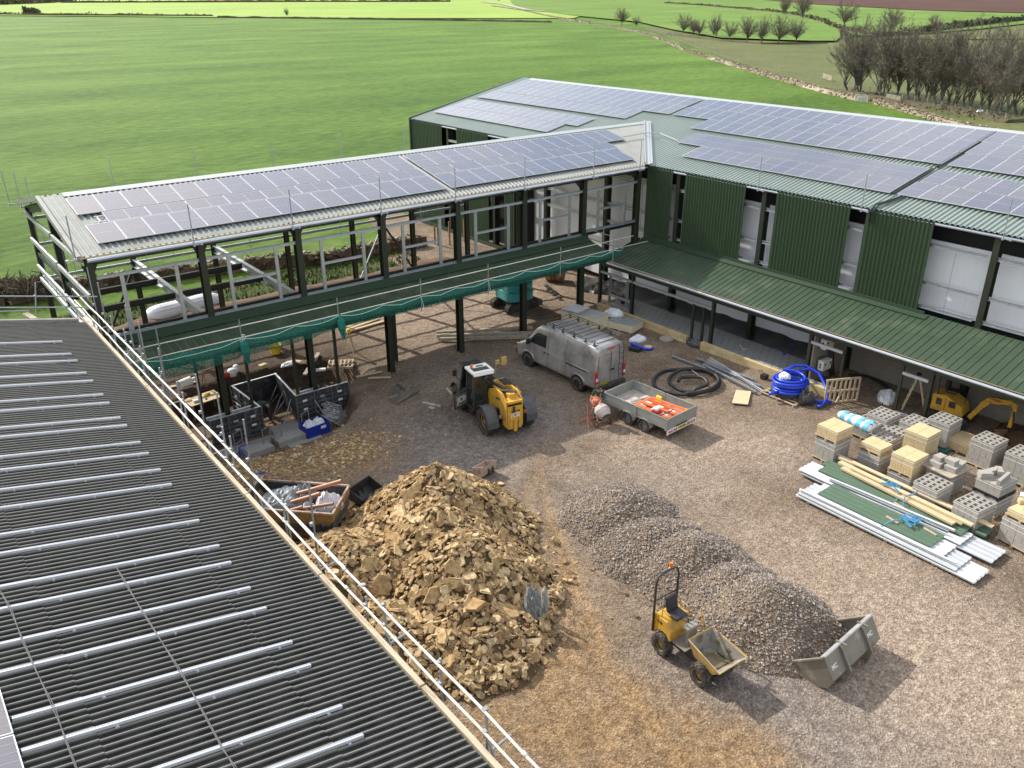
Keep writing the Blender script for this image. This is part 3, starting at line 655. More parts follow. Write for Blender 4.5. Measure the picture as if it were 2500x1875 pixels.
m.bar((7.3, 36.95, gz(36.95)-.05), (7.9, 36.95, gz(36.95)-.05), .04, .04); m.bar((7.5, 37.45, gz(37.45)-.05), (7.9, 37.45, gz(37.45)-.05), .04, .04); m.bar((7.6, 36.95, gz(36.95)-.06), (7.6, 37.45, gz(37.45)-.06), .04, .04)
tag(m.build('rail_stub', M['frame']), 'bare aluminium rail ends showing in the panel gap near the gable', 'rail')
bw, bl = 1.02, 1.71
meb = panel_mesh(bw-.012, bl-.012, 6)
bN = V((-BK, 0, 1)).normalized()
def bz(x): return BEZ+BK*(x-BX0)+.15
nb = 0
def bar_row(x, ystart, yend, where):
    n = round((ystart-yend)/bw); wv = (ystart-yend)/n
    for i in range(n):
        y = ystart-i*wv
        put_panel(meb, (x, y, bz(x)), (0,-1,0), (1,0,BK), bN, 'solar panel '+where+' on the green barn', 'solar panels on the green barn')
for where, rows in (('in the far upper block', ((42.83,59.72,42.55),(44.58,59.65,40.15),(46.3,59.6,40.15))), ('in the far lower block', ((38.68,60.0,45.9),(40.42,59.9,44.7))),
                    ('in the long upper block at the middle', ((42.83,36.69,20.51),(44.58,39.85,20.5),(46.3,39.75,20.5))), ('in the long lower block at the middle', ((38.68,33.63,20.69),(40.42,35.6,20.68))),
                    ('in the near upper block', ((42.83,20.2,14.1),(44.58,20.3,15.1),(46.3,20.4,16.3))), ('in the near lower block', ((38.68,20.3,11.2),(40.42,20.2,12.1)))):
    for x, a, b in rows: bar_row(x, a, b, where)
# conduits in the gap between the blocks and over the eave
for (pts, lab) in (([(47.9, 20.45), (42.4, 20.45)], 'black cable conduit running down the gap between the upper panel blocks'), ([(42.2, 20.5), (38.7, 20.5)], 'black cable conduit running down the gap between the lower panel blocks')):
    m = MB(); m.tube([(x, y, bz(x)+.0) for x, y in pts], .05, 6); m.tube([(x, y+.13, bz(x)+.0) for x, y in pts], .03, 6); tag(m.build('conduit', M['plastic']), lab, 'conduit')
m = MB()
for o_ in (0, .14): m.tube([(38.6, 20.0-o_, bz(38.6)), (37.9, 20.2-o_, bz(37.9)), (37.2, 20.45-o_, bz(37.2)+.02), (36.9, 20.5-o_, 8.15), (36.92, 20.5-o_, 7.6)], .045, 6)
tag(m.build('cable_bundle', M['plastic']), 'black cable bundle curling over the eave onto the green cladding', 'cable')
m = MB(); m.tube([(38.2, 38.0, 9.35), (40.2, 38.02, 9.4), (41.0, 37.6, 9.35), (40.6, 35.7, 9.15)], .035, 6); tag(m.build('cable_tray', M['flashwhite']), 'pale cable tray crossing from the wing roof to the barn panels', 'cable tray')
# ================= materials for the yard things =================
def pm(name, *a, **k): M[name] = mat(name, *a, **k); return M[name]
pm('tyre', (.022,.021,.020), .85, 0, (.045,.042,.038), 6, .5, dirt=(.16,.13,.10), dscale=5, dlo=.45, dhi=.75, bump=.2, bscale=40)
pm('yellow', (.58,.31,.025), .42, 0, (.63,.36,.04), 3, .5, dirt=(.26,.18,.10), dscale=3.2, dlo=.48, dhi=.75, spec=.5)
pm('dirtyyellow', (.55,.35,.08), .55, 0, (.48,.33,.12), 3, .5, dirt=(.24,.19,.13), dscale=3, dlo=.42, dhi=.68)
pm('machblack', (.022,.022,.023), .5, 0, (.05,.047,.044), 4, .5, dirt=(.11,.09,.07), dscale=4, dlo=.5, dhi=.8)
pm('glass', (.015,.022,.022), .06, 0, spec=.9)
pm('chrome', (.6,.6,.6), .15, .9)
pm('white', (.70,.69,.66), .4, 0, (.76,.75,.72), 3, .5, dirt=(.42,.36,.28), dscale=3, dlo=.6, dhi=.85)
pm('vansilver', (.40,.40,.395), .30, .45, (.45,.445,.44), 2, .5, dirt=(.21,.185,.155), dscale=1.1, dlo=.42, dhi=.72, coat=.4)
pm('red', (.45,.03,.02), .35); pm('amber', (.75,.16,.03), .3); pm('orange', (.75,.15,.04), .5, 0, (.80,.20,.06), 4, .5)
pm('teal', (.02,.25,.26), .32, 0, (.03,.29,.30), 2, .5, dirt=(.10,.15,.13), dscale=3, dlo=.6, dhi=.85, coat=.3)
pm('plateyellow', (.70,.55,.04), .5); pm('ink', (.01,.01,.01), .6); pm('blue', (.01,.04,.45), .35, 0, (.015,.06,.55), 5, .5); pm('bluecrate', (.01,.03,.30), .45)
pm('rust', (.20,.09,.04), .85, 0, (.30,.17,.09), 4, .5, dirt=(.09,.06,.05), dscale=3, dlo=.5, dhi=.7)
pm('bucketsteel', (.17,.155,.125), .5, .3, (.27,.245,.20), 2.5, .5, dirt=(.40,.36,.30), dscale=2, dlo=.55, dhi=.72, bump=.05)
pm('wornsteel', (.42,.42,.43), .4, .5, (.55,.55,.56), 2.5, .5, dirt=(.30,.27,.23), dscale=3, dlo=.5, dhi=.75)
pm('trailergalv', (.27,.29,.27), .5, .35, (.35,.365,.345), 3, .5, dirt=(.24,.20,.16), dscale=2, dlo=.5, dhi=.8)
pm('plybed', (.30,.26,.22), .8, 0, (.52,.48,.43), 1.6, .4, dirt=(.18,.14,.11), dscale=2.5, dlo=.5, dhi=.7)
pm('blockgrey', (.30,.28,.25), .92, 0, (.38,.355,.32), 5, .5, bump=.25, bscale=90)
pm('blocktan', (.50,.38,.20), .9, 0, (.58,.46,.27), 4, .5, bump=.2, bscale=90)
pm('blockhole', (.05,.045,.04), .95)
pm('strap', (.70,.70,.68), .5)
pm('pallet', (.36,.27,.17), .85, 0, (.50,.40,.27), 5, .5, dirt=(.20,.15,.10), dscale=4, dlo=.5, dhi=.8)
pm('sheetwhite', (.66,.67,.66), .35, .2, (.72,.73,.72), 2, .5, dirt=(.48,.45,.40), dscale=2, dlo=.6, dhi=.85)
pm('sheetgrey', (.50,.52,.54), .35, .4, (.60,.62,.64), 2, .5)
pm('sheetgreen', (.070,.120,.075), .5, 0, (.085,.140,.090), 2, .5, dirt=(.16,.18,.13), dscale=3, dlo=.6, dhi=.85)
pm('insul', (.62,.55,.38), .8, 0, (.68,.61,.45), 3, .5); pm('insultop', (.33,.34,.35), .6, 0, (.42,.43,.44), 2, .5)
pm('film', (.62,.64,.66), .25, 0, (.75,.77,.80), 6, .6, bump=.6, bscale=12, spec=.7)
pm('darkfilm', (.02,.021,.023), .25, 0, (.06,.062,.066), 7, .6, bump=.8, bscale=10, spec=.7)
pm('greybag', (.13,.14,.15), .45, 0, (.25,.27,.29), 5, .6, bump=.6, bscale=12)
pm('membrane', (.012,.012,.013), .3, 0, (.03,.03,.032), 3, .5, bump=.8, bscale=5, spec=.6)
pm('clay', (.36,.15,.07), .5, 0, (.42,.19,.10), 5, .5); pm('bagwhite', (.62,.61,.64), .7, 0, (.72,.71,.74), 4, .5, bump=.5, bscale=9)
pm('skin', (.42,.22,.15), .6); pm('greenshirt', (.012,.045,.028), .85, 0, (.02,.065,.04), 7, .5); pm('trousers', (.03,.032,.035), .85); pm('hair', (.05,.035,.025), .9)
pm('form', (.018,.018,.020), .6, 0, (.045,.045,.048), 5, .5, dirt=(.17,.16,.15), dscale=4, dlo=.5, dhi=.75)
pm('formrib', (.06,.06,.062), .6, 0, (.13,.13,.13), 7, .5); pm('alu', (.50,.51,.52), .4, .6, (.62,.63,.64), 6, .5)
pm('concrete', (.28,.27,.255), .9, 0, (.38,.365,.34), 3, .5, dirt=(.20,.18,.15), dscale=3, dlo=.5, dhi=.8)
pm('ply', (.48,.36,.20), .8, 0, (.58,.46,.29), 3, .5, dirt=(.33,.25,.16), dscale=3, dlo=.5, dhi=.8)
pm('mixerorange', (.62,.16,.09), .5, 0, (.68,.22,.13), 4, .5, dirt=(.40,.32,.26), dscale=4, dlo=.55, dhi=.85)
pm('mixerdrum', (.40,.35,.31), .8, 0, (.50,.45,.41), 4, .5); pm('brightyellow', (.85,.62,.03), .45); pm('lightblue', (.10,.45,.66), .5); pm('rope', (.42,.62,.55), .7)
pm('netting', (.012,.17,.13), .8, 0, (.018,.22,.17), 3, .5)

def text(s, size, m, parent, M4, name='lettering'):
    cu = bpy.data.curves.new(name, 'FONT'); cu.body = s; cu.size = size; cu.align_x = 'CENTER'; cu.align_y = 'CENTER'; cu.extrude = .003; cu.offset = .004
    tmp = bpy.data.objects.new('tmp', cu); C.objects.link(tmp); dg = bpy.context.evaluated_depsgraph_get(); me = bpy.data.meshes.new_from_object(tmp.evaluated_get(dg))
    bpy.data.objects.remove(tmp); me.materials.clear(); me.materials.append(m); o = bpy.data.objects.new(name, me); C.objects.link(o); o.parent = parent; o.matrix_local = M4; return o
def face_mat(pos, right, up):        # frame for lettering: right = reading direction
    r, u = V(right).normalized(), V(up).normalized(); n = r.cross(u); p = V(pos)
    return Matrix(((r.x,u.x,n.x,p.x),(r.y,u.y,n.y,p.y),(r.z,u.z,n.z,p.z),(0,0,0,1)))

def wheel(parent, x, y, r, w, hub=None, side=1, rimr=.55, lugs=0):
    """a wheel whose axis is local y; side=+1: outer face towards +y"""
    hub = hub or M['machblack']; R = Matrix.Rotation(-PI/2, 3, 'X')
    m = MB(); m.lathe([(r*rimr, -w/2), (r*.88, -w/2), (r*.97, -w*.38), (r, -w*.2), (r, w*.2), (r*.97, w*.38), (r*.88, w/2), (r*rimr, w/2)], 28, (x, y, r), R, cap=False)
    m.lathe([(r*rimr, w/2), (r*rimr*.96, 0), (r*rimr, -w/2)], 28, (x, y, r), R, cap=False)
    for k in range(lugs):
        for s in (-1, 1):
            a = 2*PI*(k+(.5 if s > 0 else 0))/lugs; c, sn = math.cos(a), math.sin(a)
            p = V((x+c*r*1.0, y+s*w*.02, r+sn*r*1.0)); q = V((x+math.cos(a+.28)*r*.96, y+s*w*.46, r+math.sin(a+.28)*r*.96))
            m.bar(p, q, r*.09, r*.10, (c, 0, sn))
    t = m.build('tyre', M['tyre'], parent, smooth=not lugs)
    h = MB(); o = side*w*.28
    h.lathe([(r*rimr*.98, -w*.3), (r*rimr*.98, w*.3)], 24, (x, y, r), R, cap=False)
    h.lathe([(0, -side*w*.05+o*.2), (r*rimr*.35, o*.35), (r*rimr*.6, o*.1), (r*rimr*.97, o*.1)], 24, (x, y, r), R, cap=False)
    h.lathe([(.02, o*.9), (r*.16, o*.9), (r*.18, o*.3)], 12, (x, y, r), R)
    h.build('rim', hub, t, smooth=False)
    return t

# ================= van =================
def make_van():
    t = thing('panel_van', 'silver panel van, muddy, with a roof rack and rear ladder, parked in the yard', 'van', (26.02, 27.17, 0), PI/2+.01)
    # stations: x, half width, roof z, bottom z, shoulder factor
    st = [(-1.17, .93, 2.30, .45), (-1.13, .98, 2.43, .42), (-1.0, 1.0, 2.50, .40), (0, 1.01, 2.54, .38), (1.5, 1.01, 2.54, .36), (2.7, 1.01, 2.50, .36), (3.1, 1.01, 2.38, .36), (3.45, 1.0, 2.06, .36), (3.85, .99, 1.64, .36), (4.1, .985, 1.36, .36), (4.3, .97, 1.22, .36), (4.6, .93, 1.10, .36), (4.78, .86, .98, .38), (4.86, .76, .78, .42)]
    def sec(x, w, zr, zb):
        h = zr-zb; pts = [(0, zb), (w*.9, zb), (w*.985, zb+.06), (w, zb+.25*min(1, h)), (w, zb+.38*min(1.3, h))]
        if zr > 1.5: pts += [(w*.985, 1.3 if zr > 1.45 else zr*.8), (w*(.985-.10*(zr-.5-1.2)), zr-.42), (w*.86, zr-.14), (w*.80, zr-.05), (w*.68, zr-.01)]
        else: pts += [(w*.99, zr-.25), (w*.96, zr-.12), (w*.90, zr-.05), (w*.8, zr-.02), (w*.6, zr)]
        return pts+[(0, zr+.02)]
    def side_y(x, z):      # half width of the body at height z
        for a, b in zip(st, st[1:]):
            if a[0] <= x <= b[0]:
                k = (x-a[0])/(b[0]-a[0]); s1 = sec(*a); s2 = sec(*b); s = [(p[0]*(1-k)+q[0]*k, p[1]*(1-k)+q[1]*k) for p, q in zip(s1, s2)]
                for p, q in zip(s, s[1:]):
                    if p[1] <= z <= q[1] and q[1] > p[1]: return p[0]+(q[0]-p[0])*(z-p[1])/(q[1]-p[1])
        return 1.0
    m = MB(); n = 11; vs = []; fs = []
    for s in st:
        pr = sec(*s); full = [(-a, b) for a, b in reversed(pr[1:])]+pr[0:1]; full = [(-a, b) for a, b in pr[::-1]]+[(a, b) for a, b in pr[1:]]
        vs += [(s[0], a, b) for a, b in full]
    k = 2*n-1
    for i in range(len(st)-1):
        for j in range(k-1): fs.append((i*k+j, i*k+j+1, (i+1)*k+j+1, (i+1)*k+j))
        fs.append((i*k+k-1, i*k, (i+1)*k, (i+1)*k+k-1))
    fs += [tuple(range(k-1, -1, -1)), tuple((len(st)-1)*k+j for j in range(k))]
    m.add(vs, fs); b = m.build('body', M['vansilver'], t, smooth=True); b.modifiers.new('sub', 'SUBSURF').levels = 1; b.modifiers['sub'].render_levels = 1
    def patch(name, pts, m_, off=.012, sd=1, par=t):      # panel lying on the side, pts=(x,z)
        q = MB(); N = len(pts); vs = [(x, sd*(side_y(x, z)+off), z) for x, z in pts]; q.add(vs, [tuple(range(N)) if sd < 0 else tuple(range(N-1, -1, -1))]); return q.build(name, m_, par)
    for sd in (1, -1):
        patch('side_window', [(2.35, 1.42), (3.62, 1.40), (3.5, 1.62), (3.1, 2.0), (2.85, 2.06), (2.35, 2.06)], M['glass'], .015, sd)
        # pressed panel outlines and seams as raised beads
        for pts in ([(-.75, 1.22), (.72, 1.22), (.82, 1.32), (.82, 2.12), (.72, 2.2), (-.75, 2.2), (-.85, 2.1), (-.85, 1.32), (-.75, 1.22)], [(1.0, 1.25), (2.0, 1.25), (2.1, 1.35), (2.1, 2.12), (2.0, 2.2), (1.0, 2.2), (.95, 2.1), (.95, 1.35), (1.0, 1.25)]):
            q = MB(); q.tube([(x, sd*(side_y(x, z)-.002), z) for x, z in pts], .012, 5); q.build('pressed_bead', M['vansilver'], t)
        for pts in ([(.88, .45), (.88, 2.3)], [(2.2, .45), (2.2, 2.3)], [(3.45, .5), (3.6, .9), (3.6, 1.38)]):
            q = MB(); N = 8; L = []
            for a, c in zip(pts, pts[1:]): L += [(a[0]+(c[0]-a[0])*i/N, a[1]+(c[1]-a[1])*i/N) for i in range(N+1)]
            q.tube([(x, sd*(side_y(x, z)+.0), z) for x, z in L], .006, 4); q.build('door_seam', M['ink'], t)
        q = MB(); q.bar((-.62, sd*1.0, 1.16), (.86, sd*1.01, 1.16), .03, .045); q.build('door_track', M['ink'], t)
        for x in (2.34, 2.06): q = MB(); q.bar((x, sd*1.015, 1.18), (x+.16, sd*1.015, 1.18), .04, .04); bevel(q.build('door_handle', M['ink'], t), .01)
        q = MB(); q.box((3.52, sd*1.16, 1.48), (.12, .22, .30)); q.bar((3.5, sd*.98, 1.4), (3.52, sd*1.1, 1.42), .05, .05); bevel(q.build('mirror', M['plastic'], t), .03)
        q = MB(); q.tube([(-.48, sd*1.0, .42), (-.44, sd*1.005, .68), (-.25, sd*1.015, .82), (0, sd*1.02, .86), (.25, sd*1.015, .82), (.44, sd*1.005, .68), (.48, sd*1.0, .42)], .035, 6); q.tube([(3.24, sd*1.0, .42), (3.28, sd*1.005, .68), (3.47, sd*1.01, .82), (3.72, sd*1.015, .86), (3.97, sd*1.01, .82), (4.16, sd*1.0, .68), (4.2, sd*.99, .42)], .035, 6); q.build('wheel_arch', M['vansilver'], t, smooth=True)
        for x in (0, 3.72):
            q = MB(); q.cyl((x, sd*.6, .38), (x, sd*1.008, .38), .43, n=28); q.build('wheel_well', M['dark'], t)
            w_ = wheel(t, x, sd*.93, .345, .22, pmh, sd, .62)
        q = MB(); q.box((-1.19, sd*.90, 1.0), (.07, .17, .62)); bevel(q.build('tail_light', M['red'], t), .02)
        q = MB(); q.box((-1.2, sd*.90, .92), (.065, .12, .16)); q.build('reverse_light', M['white'], t)
        q = MB(); q.box((4.62, sd*.78, .92), (.3, .2, .16)); bevel(q.build('headlight', M['chrome'], t), .04)
    q = MB(); q.box((-1.2, 0, .44), (.22, 1.92, .20)); bevel(q.build('rear_bumper', M['machblack'], t), .05)
    q = MB(); q.box((4.84, 0, .5), (.16, 1.7, .25)); bevel(q.build('front_bumper', M['machblack'], t), .05)
    for sd in (1, -1):
        q = MB(); q.quad(*[(-1.185, sd*a, z) for a, z in ((.06, 1.38), (.78, 1.38), (.76, 2.02), (.06, 2.05))]); o = q.build('rear_panel', M['vansilver'], t)
        q = MB(); q.tube([(-1.185, sd*a, z) for a, z in ((.06, 1.36), (.80, 1.36), (.77, 2.05), (.06, 2.07))], .012, 5, closed=True); q.build('pressed_bead', M['vansilver'], t)
    q = MB(); q.tube([(-1.188, 0, .55), (-1.188, 0, 2.25)], .008, 4); q.build('door_seam', M['ink'], t)
    q = MB(); q.box((-1.2, 0, 2.33), (.06, .46, .07)); bevel(q.build('brake_light', M['red'], t), .025)
    q = MB(); q.box((-1.2, -.12, 1.22), (.05, .2, .06)); q.build('door_handle', M['ink'], t)
    q = MB(); q.box((-1.255, .42, .66), (.02, .52, .12)); p = q.build('number_plate', M['plateyellow'], t); text('NA69 WLE', .105, M['ink'], p, face_mat((-1.268, .42, .66), (0, -1, 0), (0, 0, 1)))
    q = MB(); q.quad((3.15, .78, 2.30), (3.15, -.78, 2.30), (4.02, -.84, 1.45), (4.02, .84, 1.45)); q.build('windscreen', M['glass'], t)
    # ladder on the right rear door, rack on the roof
    q = MB()
    for y in (-.42, -.70): q.tube([(-1.32, y, .75), (-1.32, y, 1.5), (-1.30, y, 2.35), (-1.22, y, 2.42)], .016, 6)
    for k in range(6): q.tube([(-1.32, -.42, .9+.27*k), (-1.32, -.70, .9+.27*k)], .013, 6)
    q.build('ladder', M['plastic'], t)
    q = MB()
    for sd in (1, -1):
        q.tube([(-1.0, sd*.82, 2.66), (2.75, sd*.82, 2.66)], .018, 6); q.tube([(-1.0, sd*.82, 2.76), (2.75, sd*.82, 2.76)], .018, 6)
        for x in (-.9, -.3, .5, 1.3, 2.0, 2.6): q.bar((x, sd*.82, 2.52), (x, sd*.82, 2.76), .05, .03); q.bar((x-.08, sd*.82, 2.56), (x+.08, sd*.82, 2.56), .05, .06)
    for k in range(11): x = -1.0+k*.372; q.tube([(x, -.82, 2.66), (x, .82, 2.66)], .016, 6)
    q.tube([(-1.05, .82, 2.70), (-1.05, -.82, 2.70)], .022, 6); q.build('roof_rack', M['machblack'], t)
    q = MB(); q.cyl((-1.0, .80, 2.62), (-1.0, .92, 2.62), .09, n=16); q.build('work_light', M['chrome'], t)
    return t
pmh = pm('vanrim', (.22,.21,.20), .5, .3, dirt=(.12,.10,.08), dscale=6, dlo=.45, dhi=.7)
make_van()

# ================= telescopic handler =================
def make_handler():
    t = thing('telescopic_handler', 'yellow telescopic handler with a white cab roof and its cab door swung open', 'telehandler', (19.95, 26.15, 0), math.radians(79))
    W = M['yellow']; K_ = M['machblack']
    for x in (0, 2.75):
        for s in (1, -1): wheel(t, x, s*.93, .60, .44, W, s, .50, 20)
    q = MB(); q.box((1.35, 0, .68), (3.9, .95, .42)); q.cyl((0, -.8, .6), (0, .8, .6), .14); q.cyl((2.75, -.8, .6), (2.75, .8, .6), .14); bevel(q.build('chassis', K_, t), .03)
    # rear tower: two cheek plates and the boom pivot
    q = MB()
    for y in (.40, -.34):
        q.prism([(-.95, y, .55), (.55, y, .55), (.95, y, 1.15), (.75, y, 1.72), (.05, y, 2.02), (-.55, y, 2.02), (-.95, y, 1.75)], (0, .06, 0))
    q.box((-.93, .06, 1.0), (.10, .66, 1.05)); q.box((-.80, .06, 1.72), (.42, .66, .12)); bevel(q.build('boom_tower', W, t), .02)
    q = MB(); q.box((-.99, .06, .62), (.12, .16, .5)); q.box((-1.0, .26, .75), (.06, .1, .5)); q.box((-1.0, -.14, .75), (.06, .1, .5)); bevel(q.build('tow_frame', W, t), .01)
    q = MB(); q.box((-.995, .12, 1.38), (.012, .12, .28)); q.box((-.2, .47, .95), (.3, .02, .5)); q.cyl((-.35, .47, .8), (-.35, .53, .8), .10); q.build('access_cover', K_, t)
    text('JCB', .27, M['white'], t, face_mat((-.992, .05, 1.12), (0, -1, 0), (0, 0, 1)))
    text('YX67 FVE', .10, M['ink'], t, face_mat((-.992, .05, 1.30), (0, -1, 0), (0, 0, 1)), 'number_plate')
    text('541-70', .13, M['ink'], t, face_mat((-.15, .465, 1.62), (1, 0, -.25), (.25, 0, 1)))
    q = MB(); q.bar((-.75, .05, 1.80), (3.35, .05, 1.18), .30, .38); q.bar((1.5, .05, 1.44), (3.6, .05, 1.12), .24, .30); bevel(q.build('boom', W, t), .02)
    q = MB(); q.bar((3.5, .05, 1.25), (3.75, .05, .45), .3, .22); q.box((3.85, .05, .55), (.08, 1.0, .6)); q.build('carriage', K_, t)
    q = MB(); q.cyl((.0, .05, 1.9), (1.2, .05, 1.74), .07); q.cyl((-.6, -.18, 1.95), (-.2, .25, 1.95), .09); q.build('hydraulic_ram', K_, t)
    # engine pod, right side
    q = MB(); q.box((1.45, -.78, 1.02), (1.75, .58, .60)); q.box((1.45, -.78, 1.36), (1.35, .50, .10)); o = q.build('engine_cover', W, t); bevel(o, .09, 3)
    q = MB()
    for k in range(9): q.box((1.0+k*.12, -.78, 1.43), (.05, .42, .03))
    q.box((.57, -.78, 1.12), (.04, .46, .30)); q.build('engine_vent', K_, t)
    # cab, left side
    x0, x1, y0, y1, z0, z1 = .80, 2.40, .22, 1.16, .80, 2.44
    q = MB()
    for a, b_ in (((x0, y0), (x0+.12, y0+.03)), ((x0, y1), (x0+.12, y1-.03)), ((x1, y0), (x1-.45, y0+.03)), ((x1, y1), (x1-.45, y1-.03)), ((1.55, y1), (1.5, y1-.03))): q.bar((a[0], a[1], z0), (b_[0], b_[1], z1), .07, .07)
    q.bar((x0, y0, z0), (x1, y0, z0), .08, .1); q.bar((x0, y1, z0), (x1, y1, z0), .08, .1); q.bar((x0, y0, z0), (x0, y1, z0), .08, .1); q.bar((x1, y0, z0), (x1, y1, z0), .08, .1)
    q.box((1.65, .70, .84), (1.35, .8, .08)); q.box((x0, .7, 1.0), (.06, .8, .42)); q.box((x1, .7, .95), (.06, .8, .3)); q.build('cab_frame', K_, t)
    q = MB(); q.box((1.55, .70, 1.28), (.5, .5, .14)); q.box((1.32, .70, 1.62), (.14, .48, .62)); q.bar((2.0, .7, .95), (1.95, .7, 1.45), .06, .06); bevel(q.build('driver_seat', M['plastic'], t), .04)
    q = MB(); q.quad((x0-.01, y0+.06, 1.22), (x0-.01, y1-.06, 1.22), (x0+.11, y1-.08, 2.36), (x0+.11, y0+.08, 2.36)); q.build('rear_window', M['glass'], t)
    q = MB(); q.quad((x0+.08, y1+.005, 1.0), (1.5, y1+.005, 1.0), (1.46, y1-.02, 2.36), (x0+.16, y1-.02, 2.36)); q.build('side_window', M['glass'], t)
    q = MB(); q.quad((x1, y0+.06, 1.1), (x1, y1-.06, 1.1), (x1-.44, y1-.08, 2.38), (x1-.44, y0+.08, 2.38)); q.build('windscreen', M['glass'], t)
    q = MB(); q.box((1.20, .69, 2.51), (.92, 1.04, .13)); q.box((.76, .69, 2.44), (.12, .98, .10)); o = q.build('cab_roof', M['white'], t); bevel(o, .05, 3)
    q = MB(); q.box((1.08, .70, 2.575), (.34, .74, .02)); q.box((1.40, .60, 2.575), (.12, .34, .02)); q.build('roof_grip', K_, t)
    q = MB(); q.box((1.84, .70, 2.47), (.42, .84, .02)); q.build('roof_window', M['glass'], t)
    q = MB()
    for y in (.28, .70, 1.12): q.bar((1.62, y, 2.52), (2.22, y, 2.47), .035, .05)
    for x in (1.66, 2.2): q.bar((x, .28, 2.52 if x < 2 else 2.47), (x, 1.12, 2.52 if x < 2 else 2.47), .035, .05)
    for k in range(9): q.bar((2.2, .32+k*.09, 2.50), (2.36, .32+k*.09, 2.46), .02, .02)
    q.bar((2.36, .28, 2.46), (2.36, 1.12, 2.46), .03, .03); q.build('roof_guard', K_, t)
    q = MB(); q.cyl((1.30, 1.02, 2.56), (1.30, 1.02, 2.62), .06); q.cyl((1.30, 1.02, 2.62), (1.30, 1.02, 2.75), .065, .055); q.build('beacon', M['amber'], t)
    # door, opened wide to the left and back
    dr = MB(); P0 = V((1.50, 1.16, .86)); d = V((-.42, .95, 0)).normalized(); e = P0+d*.82
    for z in (.86, 1.50): dr.bar(P0+V((0,0,z-.86)), e+V((0,0,z-.86)), .05, .06)
    dr.bar(P0, P0+V((0,0,.66)), .05, .06); dr.bar(e, e+V((0,0,.66)), .05, .06); door = dr.build('cab_door', K_, t)
    dr = MB(); a = P0+d*.04+V((0,0,.04)); c = e-d*.04+V((0,0,.04)); dr.prism([a, c, c+V((0,0,.58)), a+V((0,0,.58))], V((-.95,-.42,0)).normalized()*.012); dr.build('door_glass', mat('dusty_glass', (.10,.10,.09), .35, 0, (.20,.19,.17), 5, .6), door)
    mid = (P0+e)/2+V((0,0,.34)); nrm = V((-.914, -.404, 0)); text('JCB', .36, M['white'], door, face_mat(mid+nrm*.03, -d, (0, 0, 1)))
    for x, s in ((0, 1), (0, -1), (2.75, 1), (2.75, -1)):
        q = MB(); pr = []; N = 9
        for k in range(N): a = math.radians(-8+k*(188)/(N-1)) if x < 1 else math.radians(20+k*140/(N-1)); pr.append((x-math.cos(a)*.69, .60+math.sin(a)*.69))
        pr = [p for p in pr if p[1] > .62 or p[0] < x]
        for (ax_, az), (bx_, bz_) in zip(pr, pr[1:]): q.prism([(ax_, s*.93-.26, az), (bx_, s*.93-.26, bz_), (bx_, s*.93+.26, bz_), (ax_, s*.93+.26, az)], V((0, 0, .025)))
        q.build('mudguard', mat('mudguard_plastic', (.05,.052,.055), .6, 0, (.09,.09,.09), 5, .5) if 'mg' not in M else M['mg'], t)
    q = MB()
    for z in (.42, .62): q.box((1.2, 1.05, z), (.42, .22, .04))
    q.bar((1.0, 1.0, .4), (1.0, 1.0, .8), .04, .04); q.bar((1.4, 1.0, .4), (1.4, 1.0, .8), .04, .04); q.build('step', K_, t)
    q = MB(); q.tube([(2.9, -.9, 1.2), (2.95, -.95, 1.75), (2.7, -1.15, 1.85)], .025, 6); q.box((2.66, -1.22, 1.98), (.10, .26, .38)); q.box((2.72, -.92, 1.95), (.08, .2, .2)); bevel(q.build('mirror', M['dirtyyellow'], t), .03)
    q = MB(); q.tube([(2.5, .95, 1.3), (2.6, 1.25, 1.8)], .02, 6); q.box((2.6, 1.28, 1.9), (.08, .18, .3)); q.build('mirror', K_, t)
    q = MB(); q.box((-.75, -.55, 1.05), (.1, .16, .12)); q.box((-.75, .62, 1.05), (.1, .16, .12)); q.build('tail_light', M['rust'], t)
    return t
make_handler()

